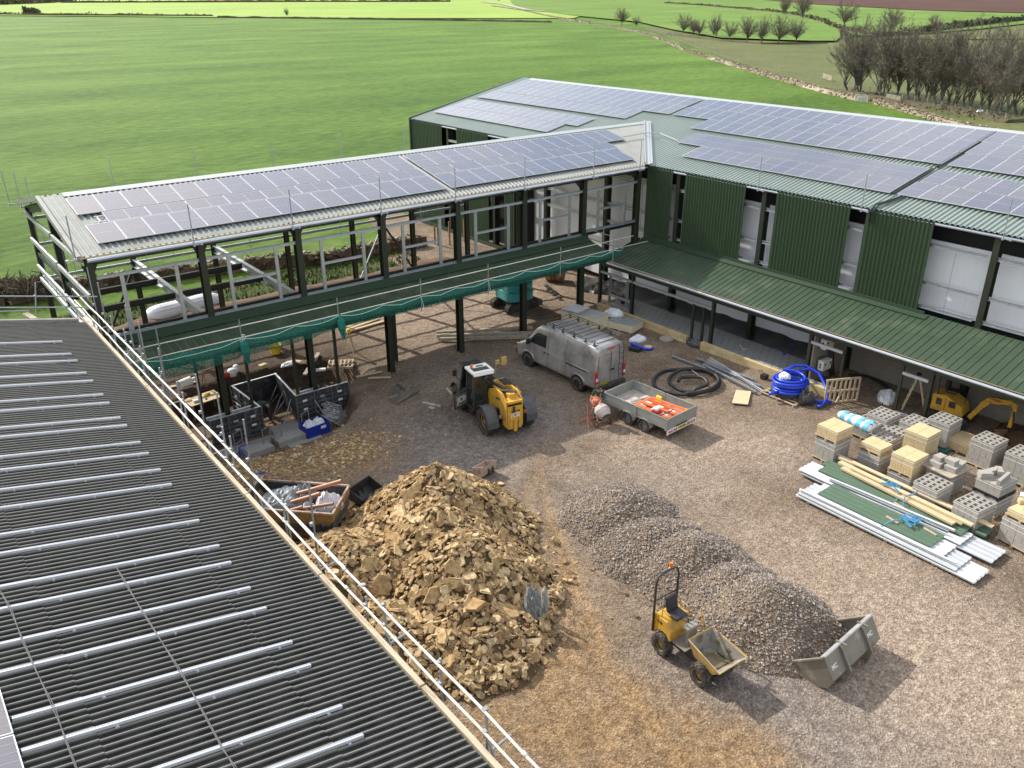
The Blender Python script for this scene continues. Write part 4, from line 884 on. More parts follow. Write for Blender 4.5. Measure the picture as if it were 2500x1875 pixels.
# ================= site dumper =================
def make_dumper():
    t = thing('site_dumper', 'small yellow site dumper with an empty tipping skip and a black roll bar', 'dumper', (15.42, 12.32, 0), math.radians(-93))
    Y_, K_ = M['yellow'], M['machblack']; DY = M['dirtyyellow']
    for x in (0, 1.5):
        for s in (1, -1): wheel(t, x, s*.42, .34, .27, DY, s, .56, 16)
    q = MB(); q.box((.75, 0, .42), (1.9, .38, .22)); q.cyl((0, -.4, .34), (0, .4, .34), .07); q.cyl((1.5, -.4, .34), (1.5, .4, .34), .07); q.box((1.75, 0, .42), (.3, .7, .16)); q.build('chassis', K_, t)
    q = MB(); q.prism([(-.42, -.42, .50), (-.42, -.42, 1.12), (-.34, -.42, 1.20), (.10, -.42, 1.16), (.30, -.42, .92), (.30, -.42, .62), (.24, -.42, .55), (.10, -.42, .72), (-.12, -.42, .74), (-.30, -.42, .62), (-.34, -.42, .50)], (0, .84, 0)); bevel(q.build('engine_cover', Y_, t), .03)
    text('T10', .12, M['ink'], t, face_mat((-.16, -.424, 1.0), (1, 0, 0), (0, 0, 1)))
    q = MB(); q.box((.55, 0, .60), (.55, .74, .03)); q.build('foot_plate', mat('tread_plate', (.16,.145,.125), .6, .2, (.24,.22,.19), 14, .5), t)
    q = MB(); q.box((.08, 0, 1.26), (.44, .46, .10)); bevel(q.build('seat', M['plastic'], t), .04, 3)
    q = MB(); q.prism([(-.16, -.22, 1.28), (-.28, -.20, 1.72), (-.28, .20, 1.72), (-.16, .22, 1.28)], (.09, 0, .02)); bevel(q.build('backrest', M['plastic'], t), .05, 3)
    q = MB(); q.box((.66, 0, .88), (.12, .34, .58)); q.box((.62, 0, 1.20), (.24, .42, .10)); bevel(q.build('control_column', mat('dusty_panel', (.20,.19,.16), .7, 0, (.28,.27,.23), 5, .5), t), .02)
    q = MB(); q.tube([(.50+.16*math.cos(a)*.9, .16*math.sin(a), 1.38+.05*math.cos(a)) for a in [2*PI*k/16 for k in range(16)]], .016, 6, closed=True); q.bar((.36, 0, 1.34), (.64, 0, 1.42), .02, .02); q.cyl((.52, 0, 1.2), (.50, 0, 1.38), .02); q.build('steering_wheel', M['plastic'], t)
    q = MB(); q.tube([(-.40, -.44, .55), (-.40, -.44, 2.2), (-.40, -.38, 2.40), (-.40, -.26, 2.48), (-.40, .26, 2.48), (-.40, .38, 2.40), (-.40, .44, 2.2), (-.40, .44, .55)], .035, 8); q.tube([(-.40, -.44, 1.62), (-.40, .44, 1.62)], .028, 8); q.build('roll_bar', K_, t, smooth=True)
    q = MB(); q.cyl((-.40, .1, 2.50), (-.40, .1, 2.60), .02); q.cyl((-.40, .1, 2.58), (-.40, .1, 2.70), .06, .05); q.build('beacon', M['amber'], t)
    for s in (-1, 1):
        q = MB(); q.tube([(-.15, s*.36, 1.1), (-.15, s*.36, 1.42), (.15, s*.36, 1.42), (.2, s*.36, 1.1)], .016, 6); q.build('hand_rail', Y_, t)
    q = MB(); q.tube([(.62, .28, 1.0), (.60, .30, 1.48), (.72, .36, 1.48), (.76, .38, 1.0)], .014, 6); q.build('hand_rail', Y_, t)
    # skip: shell with thickness
    bx = [(1.0, .46, 1.12), (2.15, .52, 1.00)]
    top = [(.98, -.46, 1.20), (.98, .46, 1.20), (2.22, .55, .98), (2.22, -.55, .98)]; bot = [(1.10, -.30, .62), (1.10, .30, .62), (1.85, .38, .58), (1.85, -.38, .58)]
    q = MB(); th = .03
    def shell(T, B):
        return [V(a) for a in T]+[V(a) for a in B]
    o_ = shell(top, bot); cx = V((1.6, 0, .9)); inn = [V((p.x+(1.58-p.x)*.05, p.y*.94, p.z+(.035 if i > 3 else -.0))) for i, p in enumerate(o_)]
    q.m = 0; q.add(o_+inn, [(0,4,5,1), (1,5,6,2), (2,6,7,3), (3,7,4,0), (4,7,6,5), (0,1,9,8), (1,2,10,9), (2,3,11,10), (3,0,8,11)])
    q.m = 1; q.add(inn, [(0,1,5,4), (1,2,6,5), (2,3,7,6), (3,0,4,7), (4,5,6,7)])
    sk = q.build('skip', [DY, mat('dumper_skip_inside', (.20,.185,.155), .6, .2, (.34,.32,.28), 3, .5, dirt=(.13,.10,.06), dscale=2.5, dlo=.5, dhi=.6)], t)
    q = MB(); q.tube([V(a) for a in top], .022, 6, closed=True); q.build('rim_bar', DY, sk)
    q = MB(); q.bar((1.2, -.40, .98), (2.05, -.49, .86), .02, .05); q.bar((1.2, .40, .98), (2.05, .49, .86), .02, .05); q.build('side_rib', DY, sk)
    q = MB(); q.add([(1.25, -.24, .66), (1.80, -.30, .64), (1.82, .30, .64), (1.3, .22, .66)], [(0,1,2,3)]); q.build('muddy_water', mat('muddy_water', (.13,.10,.05), .15, 0, (.17,.13,.07), 4, .5), sk)
    return t
make_dumper()

# ================= large loading bucket =================
t = thing('loading_bucket', 'wide worn grey loader bucket lying on the gravel heap edge', 'bucket', (17.42, 8.6, 0), math.radians(3.5))
W_ = 2.6
q = MB(); prof = [(1.35, .02), (.15, .0), (-.10, .14), (-.20, .40), (.16, 1.0)]     # (y, z) from the lip round to the top
for (a, b) in zip(prof, prof[1:]): q.prism([(0, a[0], a[1]), (0, b[0], b[1]), (0, b[0]-.0, b[1]+.03), (0, a[0], a[1]+.03)], (W_, 0, 0))
bevel(q.build('shell', M['bucketsteel'], t), .004)
q = MB(); q.quad((.04, 1.28, .058), (W_-.04, 1.28, .058), (W_-.04, .2, .045), (.04, .2, .045)); q.build('worn_floor', M['wornsteel'], t)
for x in (0, W_):
    q = MB(); q.prism([(x-.01, y, z) for y, z in prof], (.025, 0, 0)); q.build('side_plate', M['bucketsteel'], t)
    q = MB(); q.bar((x, 1.36, .03), (x, .18, 1.0), .05, .09, (1, 0, 0)); q.build('edge_bar', M['bucketsteel'], t)
q = MB(); q.bar((0, 1.32, .05), (W_, 1.32, .05), .2, .03); q.build('lip_bar', mat('lip_steel', (.36,.29,.20), .5, .2, (.45,.38,.28), 3, .5), t)
q = MB(); q.bar((-.01, .2, 1.02), (W_+.01, .2, 1.02), .17, .04, (0, .8, 1)); q.build('top_bar', M['wornsteel'], t)
for x in (.72, 1.88):
    q = MB(); q.prism([(x, .16, 1.06), (x, .05, 1.02), (x, -.33, .42), (x, -.26, .02), (x, -.1, .05), (x, -.2, .40)], (.06, 0, 0)); q.prism([(x+.1, .30, 1.07), (x+.1, -.02, 1.09), (x+.1, -.02, 1.05), (x+.1, .30, 1.03)], (.05, 0, 0)); q.build('hook_plate', M['bucketsteel'], t)
up_ = V((0, .36, .60)).normalized(); 
for x, s in ((.28, 'MC'), (2.2, 'MC')):
    q = MB(); q.prism([V((x-.14, -.20, .40))+up_*a+V((dx, 0, 0)) for dx, a in ((0, .18), (.28, .18), (.28, .48), (0, .48))], V((0, -.008, .004))); pl = q.build('badge', mat('badge_olive', (.20,.19,.12), .6), t)
    text(s, .18, M['strap'], pl, face_mat(V((x, -.20, .40))+up_*.33+V((0, -.014, .008)), (1, 0, 0), up_))

# ================= flatbed trailer and what it carries =================
t = thing('flatbed_trailer', 'twin axle galvanised trailer with drop sides, loaded with orange barriers', 'trailer', (25.35, 22.8, 0), math.radians(90+3.5))
TL, TW = 3.6, 1.96
q = MB(); q.box((0, 0, .62), (TL, TW, .05)); q.build('bed', M['plybed'], t)
q = MB()
for s in (-1, 1): q.bar((-TL/2, s*.55, .54), (TL/2, s*.55, .54), .08, .12)
for k in range(5): q.bar((-1.7+k*.85, -TW/2, .56), (-1.7+k*.85, TW/2, .56), .06, .08)
q.bar((TL/2, .5, .5), (TL/2+1.2, 0, .45), .07, .1); q.bar((TL/2, -.5, .5), (TL/2+1.2, 0, .45), .07, .1); q.cyl((TL/2+1.1, 0, .0), (TL/2+1.1, 0, .6), .035); q.build('frame', M['trailergalv'], t)
for s in (-1, 1):
    for a, b in ((-TL/2, -.12), (-.06, TL/2)):
        q = MB(); q.box(((a+b)/2, s*TW/2, .86), (b-a, .03, .42)); q.bar((a, s*(TW/2), 1.08), (b, s*(TW/2), 1.08), .045, .04); q.bar((a, s*(TW/2+.012), .80), (b, s*(TW/2+.012), .80), .02, .03); q.build('drop_side', M['trailergalv'], t)
    for x in (-TL/2, -.09, TL/2): q = MB(); q.bar((x, s*(TW/2+.01), .55), (x, s*(TW/2+.01), 1.08), .05, .06); q.build('corner_post', M['trailergalv'], t)
    for x in (-.60, .35):
        wheel(t, x, s*.93, .30, .19, M['galvm'], s, .58)
        q = MB(); pr = [(x-.36*math.cos(a), .32+.36*math.sin(a)) for a in [math.radians(5+k*21) for k in range(9)]]
        for (a, b), (c, d) in zip(pr, pr[1:]): q.prism([(a, s*.93-.12, b), (c, s*.93-.12, d), (c, s*.93+.12, d), (a, s*.93+.12, b)], (0, 0, .015))
        q.build('mudguard', M['trailergalv'], t)
for x in (-TL/2, TL/2):
    q = MB(); q.box((x, 0, .86), (.03, TW-.04, .42)); q.bar((x, -TW/2, 1.08), (x, TW/2, 1.08), .045, .04); q.build('tailgate' if x < 0 else 'headboard', M['trailergalv'], t)
q = MB(); q.box((-TL/2-.03, 0, .46), (.03, TW-.02, .22)); lb = q.build('light_board', M['white'], t)
q = MB(); q.box((-TL/2-.05, 0, .47), (.012, .55, .12)); p = q.build('number_plate', M['plateyellow'], t); text('YT20 XHM', .11, M['ink'], p, face_mat((-TL/2-.058, 0, .47), (0, -1, 0), (0, 0, 1)))
q = MB(); q.box((-TL/2-.045, 0, .60), (.02, .7, .05)); q.build('plate_shade', M['ink'], t)
for s in (-1, 1):
    for y in (.84, .50): q = MB(); q.box((-TL/2-.05, s*y, .46), (.012, .10, .10)); q.build('tail_light', M['red'], t)
    q = MB(); a = s*.68; q.prism([(-TL/2-.05, a-.08, .41), (-TL/2-.05, a+.08, .41), (-TL/2-.05, a, .53)], (-.01, 0, 0)); q.build('reflector', M['red'], t)
    q = MB(); q.box((-TL/2-.05, s*.38, .46), (.012, .07, .16)); q.build('reverse_light', M['chrome'], t)
trM = Matrix.Translation((25.35, 22.8, 0)) @ Matrix.Rotation(math.radians(93.5), 4, 'Z')
def TP(x, y, z): return trM @ V((x, y, z))
def barrier(name_label, x, y, z, rz, tilt):
    o = thing('barrier', name_label, 'barrier', TP(x, y, z), math.radians(93.5)+rz, 'orange barriers lying in the trailer'); o.rotation_euler[0] = tilt[0]; o.rotation_euler[1] = tilt[1]
    q = MB(); L, Wd = 1.9, .85
    q.bar((-L/2, -Wd/2, 0), (L/2, -Wd/2, 0), .10, .045); q.bar((-L/2, Wd/2, 0), (L/2, Wd/2, 0), .10, .045); q.bar((-L/2+.03, -Wd/2, 0), (-L/2+.03, Wd/2, 0), .09, .045); q.bar((L/2-.03, -Wd/2, 0), (L/2-.03, Wd/2, 0), .09, .045)
    q.bar((-L/2, Wd/2-.17, 0), (L/2, Wd/2-.17, 0), .16, .05)
    for k in range(14): xx = -L/2+.15+k*(L-.3)/13; q.bar((xx, -Wd/2, 0), (xx, Wd/2-.2, 0), .05, .035)
    bevel(q.build('panel', M['orange'], o), .012)
    for k, mm in enumerate((M['white'], M['red'], M['white'], M['red'], M['white'])): q = MB(); q.box((-.62+k*.31, Wd/2-.17, .027), (.30, .13, .006)); q.build('reflective_strip', mm, o)
barrier('orange plastic barrier with red and white stripe, topmost in the trailer', -.72, -.12, .98, .05, (.10, .02))
barrier('orange plastic barrier underneath the striped top one in the trailer', -.60, .12, .88, -.06, (.04, .03))
for lab, x, y in (('yellow plastic barrier foot beside the trailer side, far corner of the orange barriers', .10, -.80), ('yellow plastic barrier foot in the rear right corner of the trailer', -1.55, -.68)):
    q = MB(); q.X = trM; q.box((x, y, .80), (.30, .12, .26)); q.box((x, y, .69), (.4, .2, .06)); tag(bevel(q.build('plastic_block', M['brightyellow']), .03), ' '.join(lab.split()[:14]), 'barrier foot')
t2 = thing('compactor', 'small red engine compactor with a white tank standing in the trailer', 'compactor', TP(-.85, .55, .66), math.radians(100))
q = MB(); q.box((0, 0, .10), (.6, .42, .16)); bevel(q.build('base_plate', M['machblack'], t2), .04)
q = MB(); q.box((0, 0, .28), (.34, .32, .24)); bevel(q.build('engine', M['red'], t2), .04); q = MB(); q.box((0, 0, .45), (.26, .28, .14)); bevel(q.build('fuel_tank', M['white'], t2), .05, 3)
q = MB(); q.tube([(-.2, -.15, .2), (-.7, -.17, .55), (-.7, .17, .55), (-.2, .15, .2)], .016, 6); q.build('handle', M['machblack'], t2)
for i, (x, y, rz) in enumerate(((.55, .30, .3), (.35, .45, -.2), (.75, -.2, 1.35))):
    q = MB(); q.X = trM; q.box((x, y, .67+.03*i), (1.3-.2*i, .07, .03), rz); tag(q.build('timber_offcut', M['oldwood']), ('grey stick lying lengthwise on the bare trailer bed', 'grey stick beside the trailer side by the compactor', 'pale stick lying across the front of the trailer bed')[i], 'timber')
# ================= scaffolding =================
def coup(m, p, s=.05): m.box(p, (s*1.5, s*1.5, s*1.6))
# guard rails along the eave of the old shed
sc1 = thing('eave_guard_rail', 'double scaffold guard rail with a timber toe board along the edge of the dark roof', 'scaffold', (0, 0, 0))
for z, nm in ((7.18, 0), (6.72, 1)):
    m = MB(); pts = [(5.64+.012*math.sin(y*1.7+nm), y, z+.01*math.sin(y*.9)) for y in [34.6-1.2*k for k in range(34)]]; m.tube(pts, .025, 8)
    for y in (30, 24.2, 18.1, 12.6, 7.0): m.cyl((5.64, y-.05, z), (5.64, y+.05, z), .034, n=8)
    m.build('guard_rail', M['cream'], sc1, smooth=True)
m = MB()
for a, b in ((33.0, 29.2), (29.15, 25.3), (25.25, 21.4), (21.35, 17.5), (17.45, 13.6), (13.55, 9.7), (9.65, 5.8), (5.75, 2)): m.bar((5.54, a, 6.40+.006*(a % 3)), (5.54, b, 6.40), .10, .225)
m.build('toe_board', M['board'], sc1)
def pole_through(px, py, px2, py2, x=5.7):
    a = PX(px, py, x); return a
poles = []
for (a, b) in (((907,1609),0),((1074,1609),0),((1187,1727),0),((937,1480),0),((689,1218),0),((699,1237),0),((560,1065),0),((541,1040),0),((444,958),0),((430,930),0),((388,898),0),((340,845),0),((300,800),0),((262,740),0)):
    p = PX(a[0], a[1], 5.7); poles.append((p.y, p.z))
for y, z in poles:
    m = MB(); z = min(7.6, max(6.9, z)); m.tube([(5.70, y, -.3), (5.71, y+.01, z)], .0245, 8); coup(m, (5.67, y, 7.18)); coup(m, (5.67, y, 6.72)); m.build('standard', M['galvm'], sc1)
for (tx, ty) in ((753,1176), (594,1024), (529,958), (477,913), (386,850), (337,785), (305,745), (238,690), (212,652)):
    p = PX(tx, ty, 6.25); m = MB(); m.tube([(6.25, p.y, -.4), (6.25, p.y, min(p.z, 8.2))], .0245, 8); coup(m, (6.2, p.y, 6.5)); m.build('standard', M['galvm'], sc1)
for y in (32.5, 28.4, 24.4, 20.6, 17.2, 14.2, 11.3, 8.1):
    m = MB(); m.tube([(5.6, y, 6.1), (6.3, y+.08, 6.12)], .0245, 6); m.tube([(5.7, y-.1, 6.6), (5.75, y-1.2, 4.2)], .0245, 6); m.build('transom', M['galvm'], sc1)
for z in (6.1, 4.1, 2.1):
    m = MB(); m.tube([(5.72, 33, z), (5.72, 4, z)], .0245, 6); m.tube([(6.27, 33, z), (6.27, 14, z)], .0245, 6); m.build('ledger', M['galvm'], sc1)
m = MB(); m.tube([(6.2, 29.2, 5.5), (5.8, 26.8, 3.1)], .0245, 6); m.build('brace', M['galvm'], sc1)
# gable guard rails
sc2 = thing('gable_guard_rail', 'pair of grey scaffold rails across the far gable of the dark roof', 'scaffold')
for ya, yb in ((723, 724), (751, 750)):
    a, b = PY(-20, ya, 32.9), PY(237 if ya < 730 else 220, yb, 32.9); m = MB(); m.tube([a+(a-b).normalized()*2, b], .0245, 8); m.build('guard_rail', M['galvm'], sc2)
a, b = PY(86, 690, 32.85), PY(88, 783, 32.85); m = MB(); m.tube([b, a], .0245, 8); coup(m, PY(86, 723, 32.87)); m.build('standard', M['galvm'], sc2)
m = MB(); a, b = PR(62, 766), PR(90, 782); m.bar(a, b, .2, .06); m.build('base_board', M['oldwood'], sc2)
m = MB(); a = PR(-30, 761, .2); b = PR(72, 759, .2); m.tube([a, b], .0245, 6); m.build('ledger', M['galvm'], sc2)
# rail scaffold in front of the lean-to of the wing, with netting
sc3 = thing('lean_to_scaffold', 'scaffold rails and posts running along the dark green lean-to of the open wing', 'scaffold')
for z in (5.22, 4.72):
    m = MB(); m.tube([(6.4, 31.9, z+.03), (12, 31.9, z), (20, 31.9, z+.01), (33.2 if z > 5 else 34.4, 31.9, z+.02)], .0245, 8); m.build('guard_rail', M['cream'], sc3, smooth=True)
for x in (7.05, 7.7, 10.89, 15.23, 19.45, 23.3, 27.94, 31.72):
    m = MB(); m.tube([(x, 31.9, 3.95 if x > 9 else 0), (x, 31.9, 5.5 if x > 9 else 6.0)], .0245, 8); coup(m, (x, 31.88, 5.22)); coup(m, (x, 31.88, 4.72)); m.build('standard', M['galvm'], sc3)
for z in (5.25, 4.75):
    m = MB(); m.tube([(32.2, 34.4, z), (32.2, 31.6, z)], .0245, 8); m.build('return_rail', M['galvm'], sc3)
m = MB(); m.tube([(32.2, 33.2, 3.9), (32.2, 33.2, 5.6)], .0245, 8); m.build('standard', M['galvm'], sc3)
# netting hung from the lower rail
nm_ = M['netting']; b = nm_.node_tree.nodes['Principled BSDF']; nt = nm_.node_tree
tc = nt.nodes.new('ShaderNodeTexCoord'); vo = nt.nodes.new('ShaderNodeTexVoronoi'); vo.feature = 'DISTANCE_TO_EDGE'; vo.inputs['Scale'].default_value = 11; nt.links.new(tc.outputs['Object'], vo.inputs['Vector'])
mr = nt.nodes.new('ShaderNodeMapRange'); mr.inputs['From Min'].default_value = .06; mr.inputs['From Max'].default_value = .16; mr.inputs['To Min'].default_value = 1.0; mr.inputs['To Max'].default_value = .38; nt.links.new(vo.outputs['Distance'], mr.inputs[0]); nt.links.new(mr.outputs[0], b.inputs['Alpha'])
def net(x0, x1, zt, zb0, zb1, lab):
    m = MB(); nx, nz_ = int((x1-x0)*5), 9; vs = []
    for j in range(nz_+1):
        for i in range(nx+1):
            x = x0+(x1-x0)*i/nx; t = j/nz_; zb = zb0+(zb1-zb0)*i/nx - .10*math.sin(PI*i/nx) + .05*noise.noise(V((x*1.5, 0, 2)))
            vs.append((x, 31.88+.55*t*t+.05*noise.noise(V((x*2, t*3, 1))), zt+(zb-zt)*t+.03*noise.noise(V((x*3, t*5, 4)))-.10*math.sin(PI*i/nx)*(1-t)*.4))
    m.add(vs, [(j*(nx+1)+i, j*(nx+1)+i+1, (j+1)*(nx+1)+i+1, (j+1)*(nx+1)+i) for j in range(nz_) for i in range(nx)])
    return tag(m.build('netting', nm_, smooth=True), lab, 'netting')
net(6.8, 10.9, 4.72, 3.62, 3.66, 'green debris netting sagging from the rail nearest the dark roof'); net(10.9, 15.2, 4.72, 3.72, 3.85, 'green debris netting between the two bunched knots')
net(15.2, 32.4, 4.70, 3.9, 3.98, 'long run of green debris netting from the bunched knot to the barn')
for x, lab in ((10.92, 'bunch of green netting tied in white rope over the excavation'), (15.28, 'bunch of green netting tied to the rail beside the wide passage')):
    m = MB()
    for k in range(9):
        a = 2*PI*k/9; m.tube([(x, 31.86, 4.75), (x+.10*math.cos(a), 31.84+.06*math.sin(a), 4.45), (x+.13*math.cos(a)+.04, 31.84+.08*math.sin(a), 4.1), (x+.06*math.cos(a)+.1, 31.84, 3.75-.1*(k % 3))], [.03, .05+.02*(k % 3), .06, .02], 5)
    tag(m.build('netting_bunch', mat('netting_solid', (.012,.14,.11), .8, 0, (.016,.19,.15), 14, .5, bump=.5)), lab, 'netting')
m = MB(); pts = []
for i in range(140):
    x = 7+25.3*i/139; d = min(abs(x-q) for q in (7.05, 10.89, 13.2, 15.23, 17.4, 19.45, 21.4, 23.3, 25.6, 27.94, 29.9, 31.72)); pts.append((x, 31.83, 4.71-.18*min(1, d/1.0)**.7+.01*math.sin(i)))
m.tube(pts, .014, 5)
tag(m.build('rope', M['rope']), 'pale green rope looped along the lower scaffold rail over the netting', 'rope')
for x, lab in ((10.9, 'knotted coil of white rope on the rail above the excavation'), (19.45, 'loop of white rope hanging from the second rail post right of the knots'), (23.3, 'loop of white rope hanging near the teal excavator')):
    m = MB(); m.tube([(x+.13*math.sin(a*1.3)*(.6+.4*math.sin(a)), 31.8, 4.72+.17*math.cos(a)) for a in [k*.5 for k in range(26)]] if x < 12 else [(x-.08, 31.82, 4.7), (x, 31.8, 4.45), (x+.05, 31.8, 4.2), (x-.02, 31.8, 4.02)], .012, 5); tag(m.build('rope', M['strap']), lab, 'rope')
# standards clamped to the eaves
protoS = thing('scaffold_pole', 'x', 'scaffold pole', (0, 0, 0)); 
m = MB(); m.tube([(0, 0, 0), (0, 0, 1.75)], .0245, 8); m.build('tube', M['galvm'], protoS)
m = MB(); m.tube([(-.05, 0, .08), (.35, .05, .06)], .0245, 6); m.box((0, 0, .08), (.1, .1, .08)); m.box((.3, .03, .08), (.1, .1, .08)); m.build('clamp', M['galv'], protoS)
first = True
def pole(loc, lab, rz=0, grp='scaffold poles clamped along the eaves'):
    global first
    o = protoS if first else dup(protoS, loc, rz); first = False; o.location = loc; o.rotation_euler = (0, 0, rz); o['label'] = lab; o['group'] = grp
    return o
for i, x in enumerate((10.29, 14.55, 18.9, 23.02, 27.33, 32.13, 35.73)): 
    pole((x, 34.1, 8.1), 'upright scaffold pole on the gutter side of the open wing, '+['second','third','fourth','fifth','sixth','seventh','last'][i]+' from the gable')
pole((5.9, 34.1, 8.3), 'upright scaffold pole at the near gable corner of the open wing', PI)
for i, x in enumerate((10.58, 14.82, 19.17, 23.45, 27.75)): pole((x, 46.6, 8.2), 'upright scaffold pole rising behind the ridge, '+['first','second','third','fourth','fifth'][i]+' from the gable')
pole((6.25, 46.6, 8.0), 'scaffold pole of the rear gable corner, middle one of three close together'); pole((5.9, 47.6, 8.0), 'scaffold pole of the rear gable corner, leftmost of three'); pole((6.45, 45.0, 8.0), 'scaffold pole of the rear gable corner, rightmost of three')
for i, y in enumerate((26.69, 20.86, 14.48)): pole((36.75, y, 8.05), 'upright scaffold pole on the barn gutter, '+['nearest the wing','above the loose black cables','above the wide white bay'][i], -PI/2)

# ================= packs of blocks =================
def pallet(parent=None, w=1.15, d=1.0, z=0.0, name='pallet', m_=None, X=None):
    m = MB(); m.X = X
    for k in range(7): m.box((-w/2+.05+k*(w-.1)/6, 0, z+.115), (.09, d, .02))
    for k in (-1, 0, 1): m.box((0, k*(d/2-.05), z+.09), (w, .09, .025)); m.box((0, k*(d/2-.05), z+.012), (w, .09, .022))
    for i in (-1, 0, 1):
        for k in (-1, 0, 1): m.box((i*(w/2-.06), k*(d/2-.05), z+.05), (.1, .09, .06))
    return m.build(name, m_ or M['pallet'], parent)
def hollow_row(m, x0, y0, z, nx, ny, bx_=.525, by_=.232, h=.21):
    """blocks bx_ long in x, by_ wide in y, each with two open cells"""
    for i in range(nx):
        for j in range(ny):
            a, b = x0+i*bx_, y0+j*by_; g = .006; X0, X1, Y0, Y1 = a+g, a+bx_-g, b+g, b+by_-g; t = .042; mid = (X0+X1)/2; z1 = z+h-.004
            cells = [(X0+t, mid-t/2), (mid+t/2, X1-t)]; ys = (Y0+t, Y1-t); m.m = 0
            m.quad((X0,Y0,z),(X1,Y0,z),(X1,Y0,z1),(X0,Y0,z1)); m.quad((X1,Y1,z),(X0,Y1,z),(X0,Y1,z1),(X1,Y1,z1)); m.quad((X0,Y1,z),(X0,Y0,z),(X0,Y0,z1),(X0,Y1,z1)); m.quad((X1,Y0,z),(X1,Y1,z),(X1,Y1,z1),(X1,Y0,z1))
            m.quad((X0,Y0,z1),(X1,Y0,z1),(X1,ys[0],z1),(X0,ys[0],z1)); m.quad((X0,ys[1],z1),(X1,ys[1],z1),(X1,Y1,z1),(X0,Y1,z1))
            xs = [X0, cells[0][0], cells[0][1], cells[1][0], cells[1][1], X1]
            for q in (0, 2, 4): m.quad((xs[q],ys[0],z1),(xs[q+1],ys[0],z1),(xs[q+1],ys[1],z1),(xs[q],ys[1],z1))
            for c0, c1 in cells:
                zb = z+.03
                m.quad((c0,ys[0],z1),(c1,ys[0],z1),(c1,ys[0],zb),(c0,ys[0],zb)); m.quad((c1,ys[1],z1),(c0,ys[1],z1),(c0,ys[1],zb),(c1,ys[1],zb)); m.quad((c0,ys[1],z1),(c0,ys[0],z1),(c0,ys[0],zb),(c0,ys[1],zb)); m.quad((c1,ys[0],z1),(c1,ys[1],z1),(c1,ys[1],zb),(c1,ys[0],zb))
                m.m = 1; m.quad((c0,ys[0],zb),(c1,ys[0],zb),(c1,ys[1],zb),(c0,ys[1],zb)); m.m = 0
def solid_layer(m, w, d, z, h, nx, ny):
    bx_, by_ = w/nx, d/ny
    for i in range(nx):
        for j in range(ny): m.box((-w/2+(i+.5)*bx_+.004*(rnd.random()-.5), -d/2+(j+.5)*by_+.004*(rnd.random()-.5), z+h/2), (bx_-.012, by_-.012, h-.008))
def straps(t, w, d, zs):
    for z in zs:
        m = MB(); e = .006
        for a, b in (((-w/2-e, -d/2-e), (w/2+e, -d/2-e)), ((w/2+e, -d/2-e), (w/2+e, d/2+e)), ((w/2+e, d/2+e), (-w/2-e, d/2+e)), ((-w/2-e, d/2+e), (-w/2-e, -d/2-e))): m.bar((a[0], a[1], z), (b[0], b[1], z), .006, .02)
        m.build('strap', M['strap'], t)
def pack(kind, x, y, z0, layers, label, rz=0.0, w=1.05, d=.93, onpallet=True, pm_=None):
    t = thing('block_pack', label, 'block pack', (x, y, z0), rz, 'packs of concrete blocks on pallets'); z = 0.0
    if onpallet: pallet(t, w+.08, d+.06, 0, m_=pm_); z = .13
    m = MB(); h = .215
    if kind == 'hollow':
        for k in range(layers-1): solid_layer(m, w, d, z+k*h, h, 2, 2 if k % 2 else 4)
        hollow_row(m, -w/2, -d/2, z+(layers-1)*h, 2, 4, w/2, d/4); m.build('blocks', [M['blockgrey'], M['blockhole']], t)
    elif kind == 'grey':
        for k in range(layers): solid_layer(m, w, d, z+k*h, h, 2, 4 if k % 2 else 2)
        m.build('blocks', M['blockgrey'], t)
    else:
        for k in range(layers): solid_layer(m, w, d, z+k*h, h, 2 if k == layers-1 else 2, 2 if k == layers-1 else (8 if k % 2 == 0 else 2))
        m.build('blocks', M['blocktan'], t)
    straps(t, w, d, [z+h*layers-.08]+([z+h*(layers-1)-.05] if layers > 2 else [])); return t
def GP(px, py, z): return G(px, py, z)
c5 = lambda a, b: (1940+a/4.23, 980+b/4.23)
c6 = lambda a, b: (2200+a/4.23, 1000+b/4.23)
c7 = lambda a, b: (2200+a/4.23, 1180+b/4.23)
def top_at(px, py, z): p = G(px, py, z); return p.x, p.y
H6 = .13+5*.215
x, y = top_at(*c5(430, 330), 1.0); x, y = 28.75, 15.85
pack('grey', x, y, 0, 4, 'grey block pack under the tan one at the left corner, nearest the blue pipe', -.05); pack('tan', x-.0, y, .13+4*.215, 2, 'tan block pack on the left corner grey pack, beside the insulation rolls', -.05)
pack('grey', 29.5, 14.35, 0, 3, 'grey block pack carrying a low broken tan pack, second along the front', -.06); 
pack('tan', 29.45, 14.4, .13+3*.215, 1, 'low broken pack of tan blocks with torn film, second along the front', -.06, w=.8, d=.9)
pack('grey', 29.3, 12.95, 0, 2, 'low grey pack beneath the nearest tall tan pack, behind the timber', -.04); pack('tan', 29.3, 12.95, .13+2*.215, 3, 'tall tan block pack with a stepped top, just behind the timber', -.04, w=1.0, d=.92)
pack('grey', 31.1, 13.45, 0, 2, 'dark grey pack beneath the largest tan pack, in the middle', -.02); pack('tan', 31.1, 13.45, .13+2*.215, 4, 'largest tan block pack, highest in the middle of the stacks', -.02)
def hol(f, cx, cy, z, layers, label, rz=-.03): p = G(*f(cx, cy), z); return pack('hollow', p.x, p.y, 0, layers, label, rz, pm_=None)
z4, z5 = .13+4*.215, .13+5*.215
hol(c5, 925, 118, z4, 4, 'hollow block pack farthest back on the left, below the stepladder'); hol(c5, 790, 190, .13+3*.215, 3, 'hollow block pack half hidden behind the blue and white rolls')
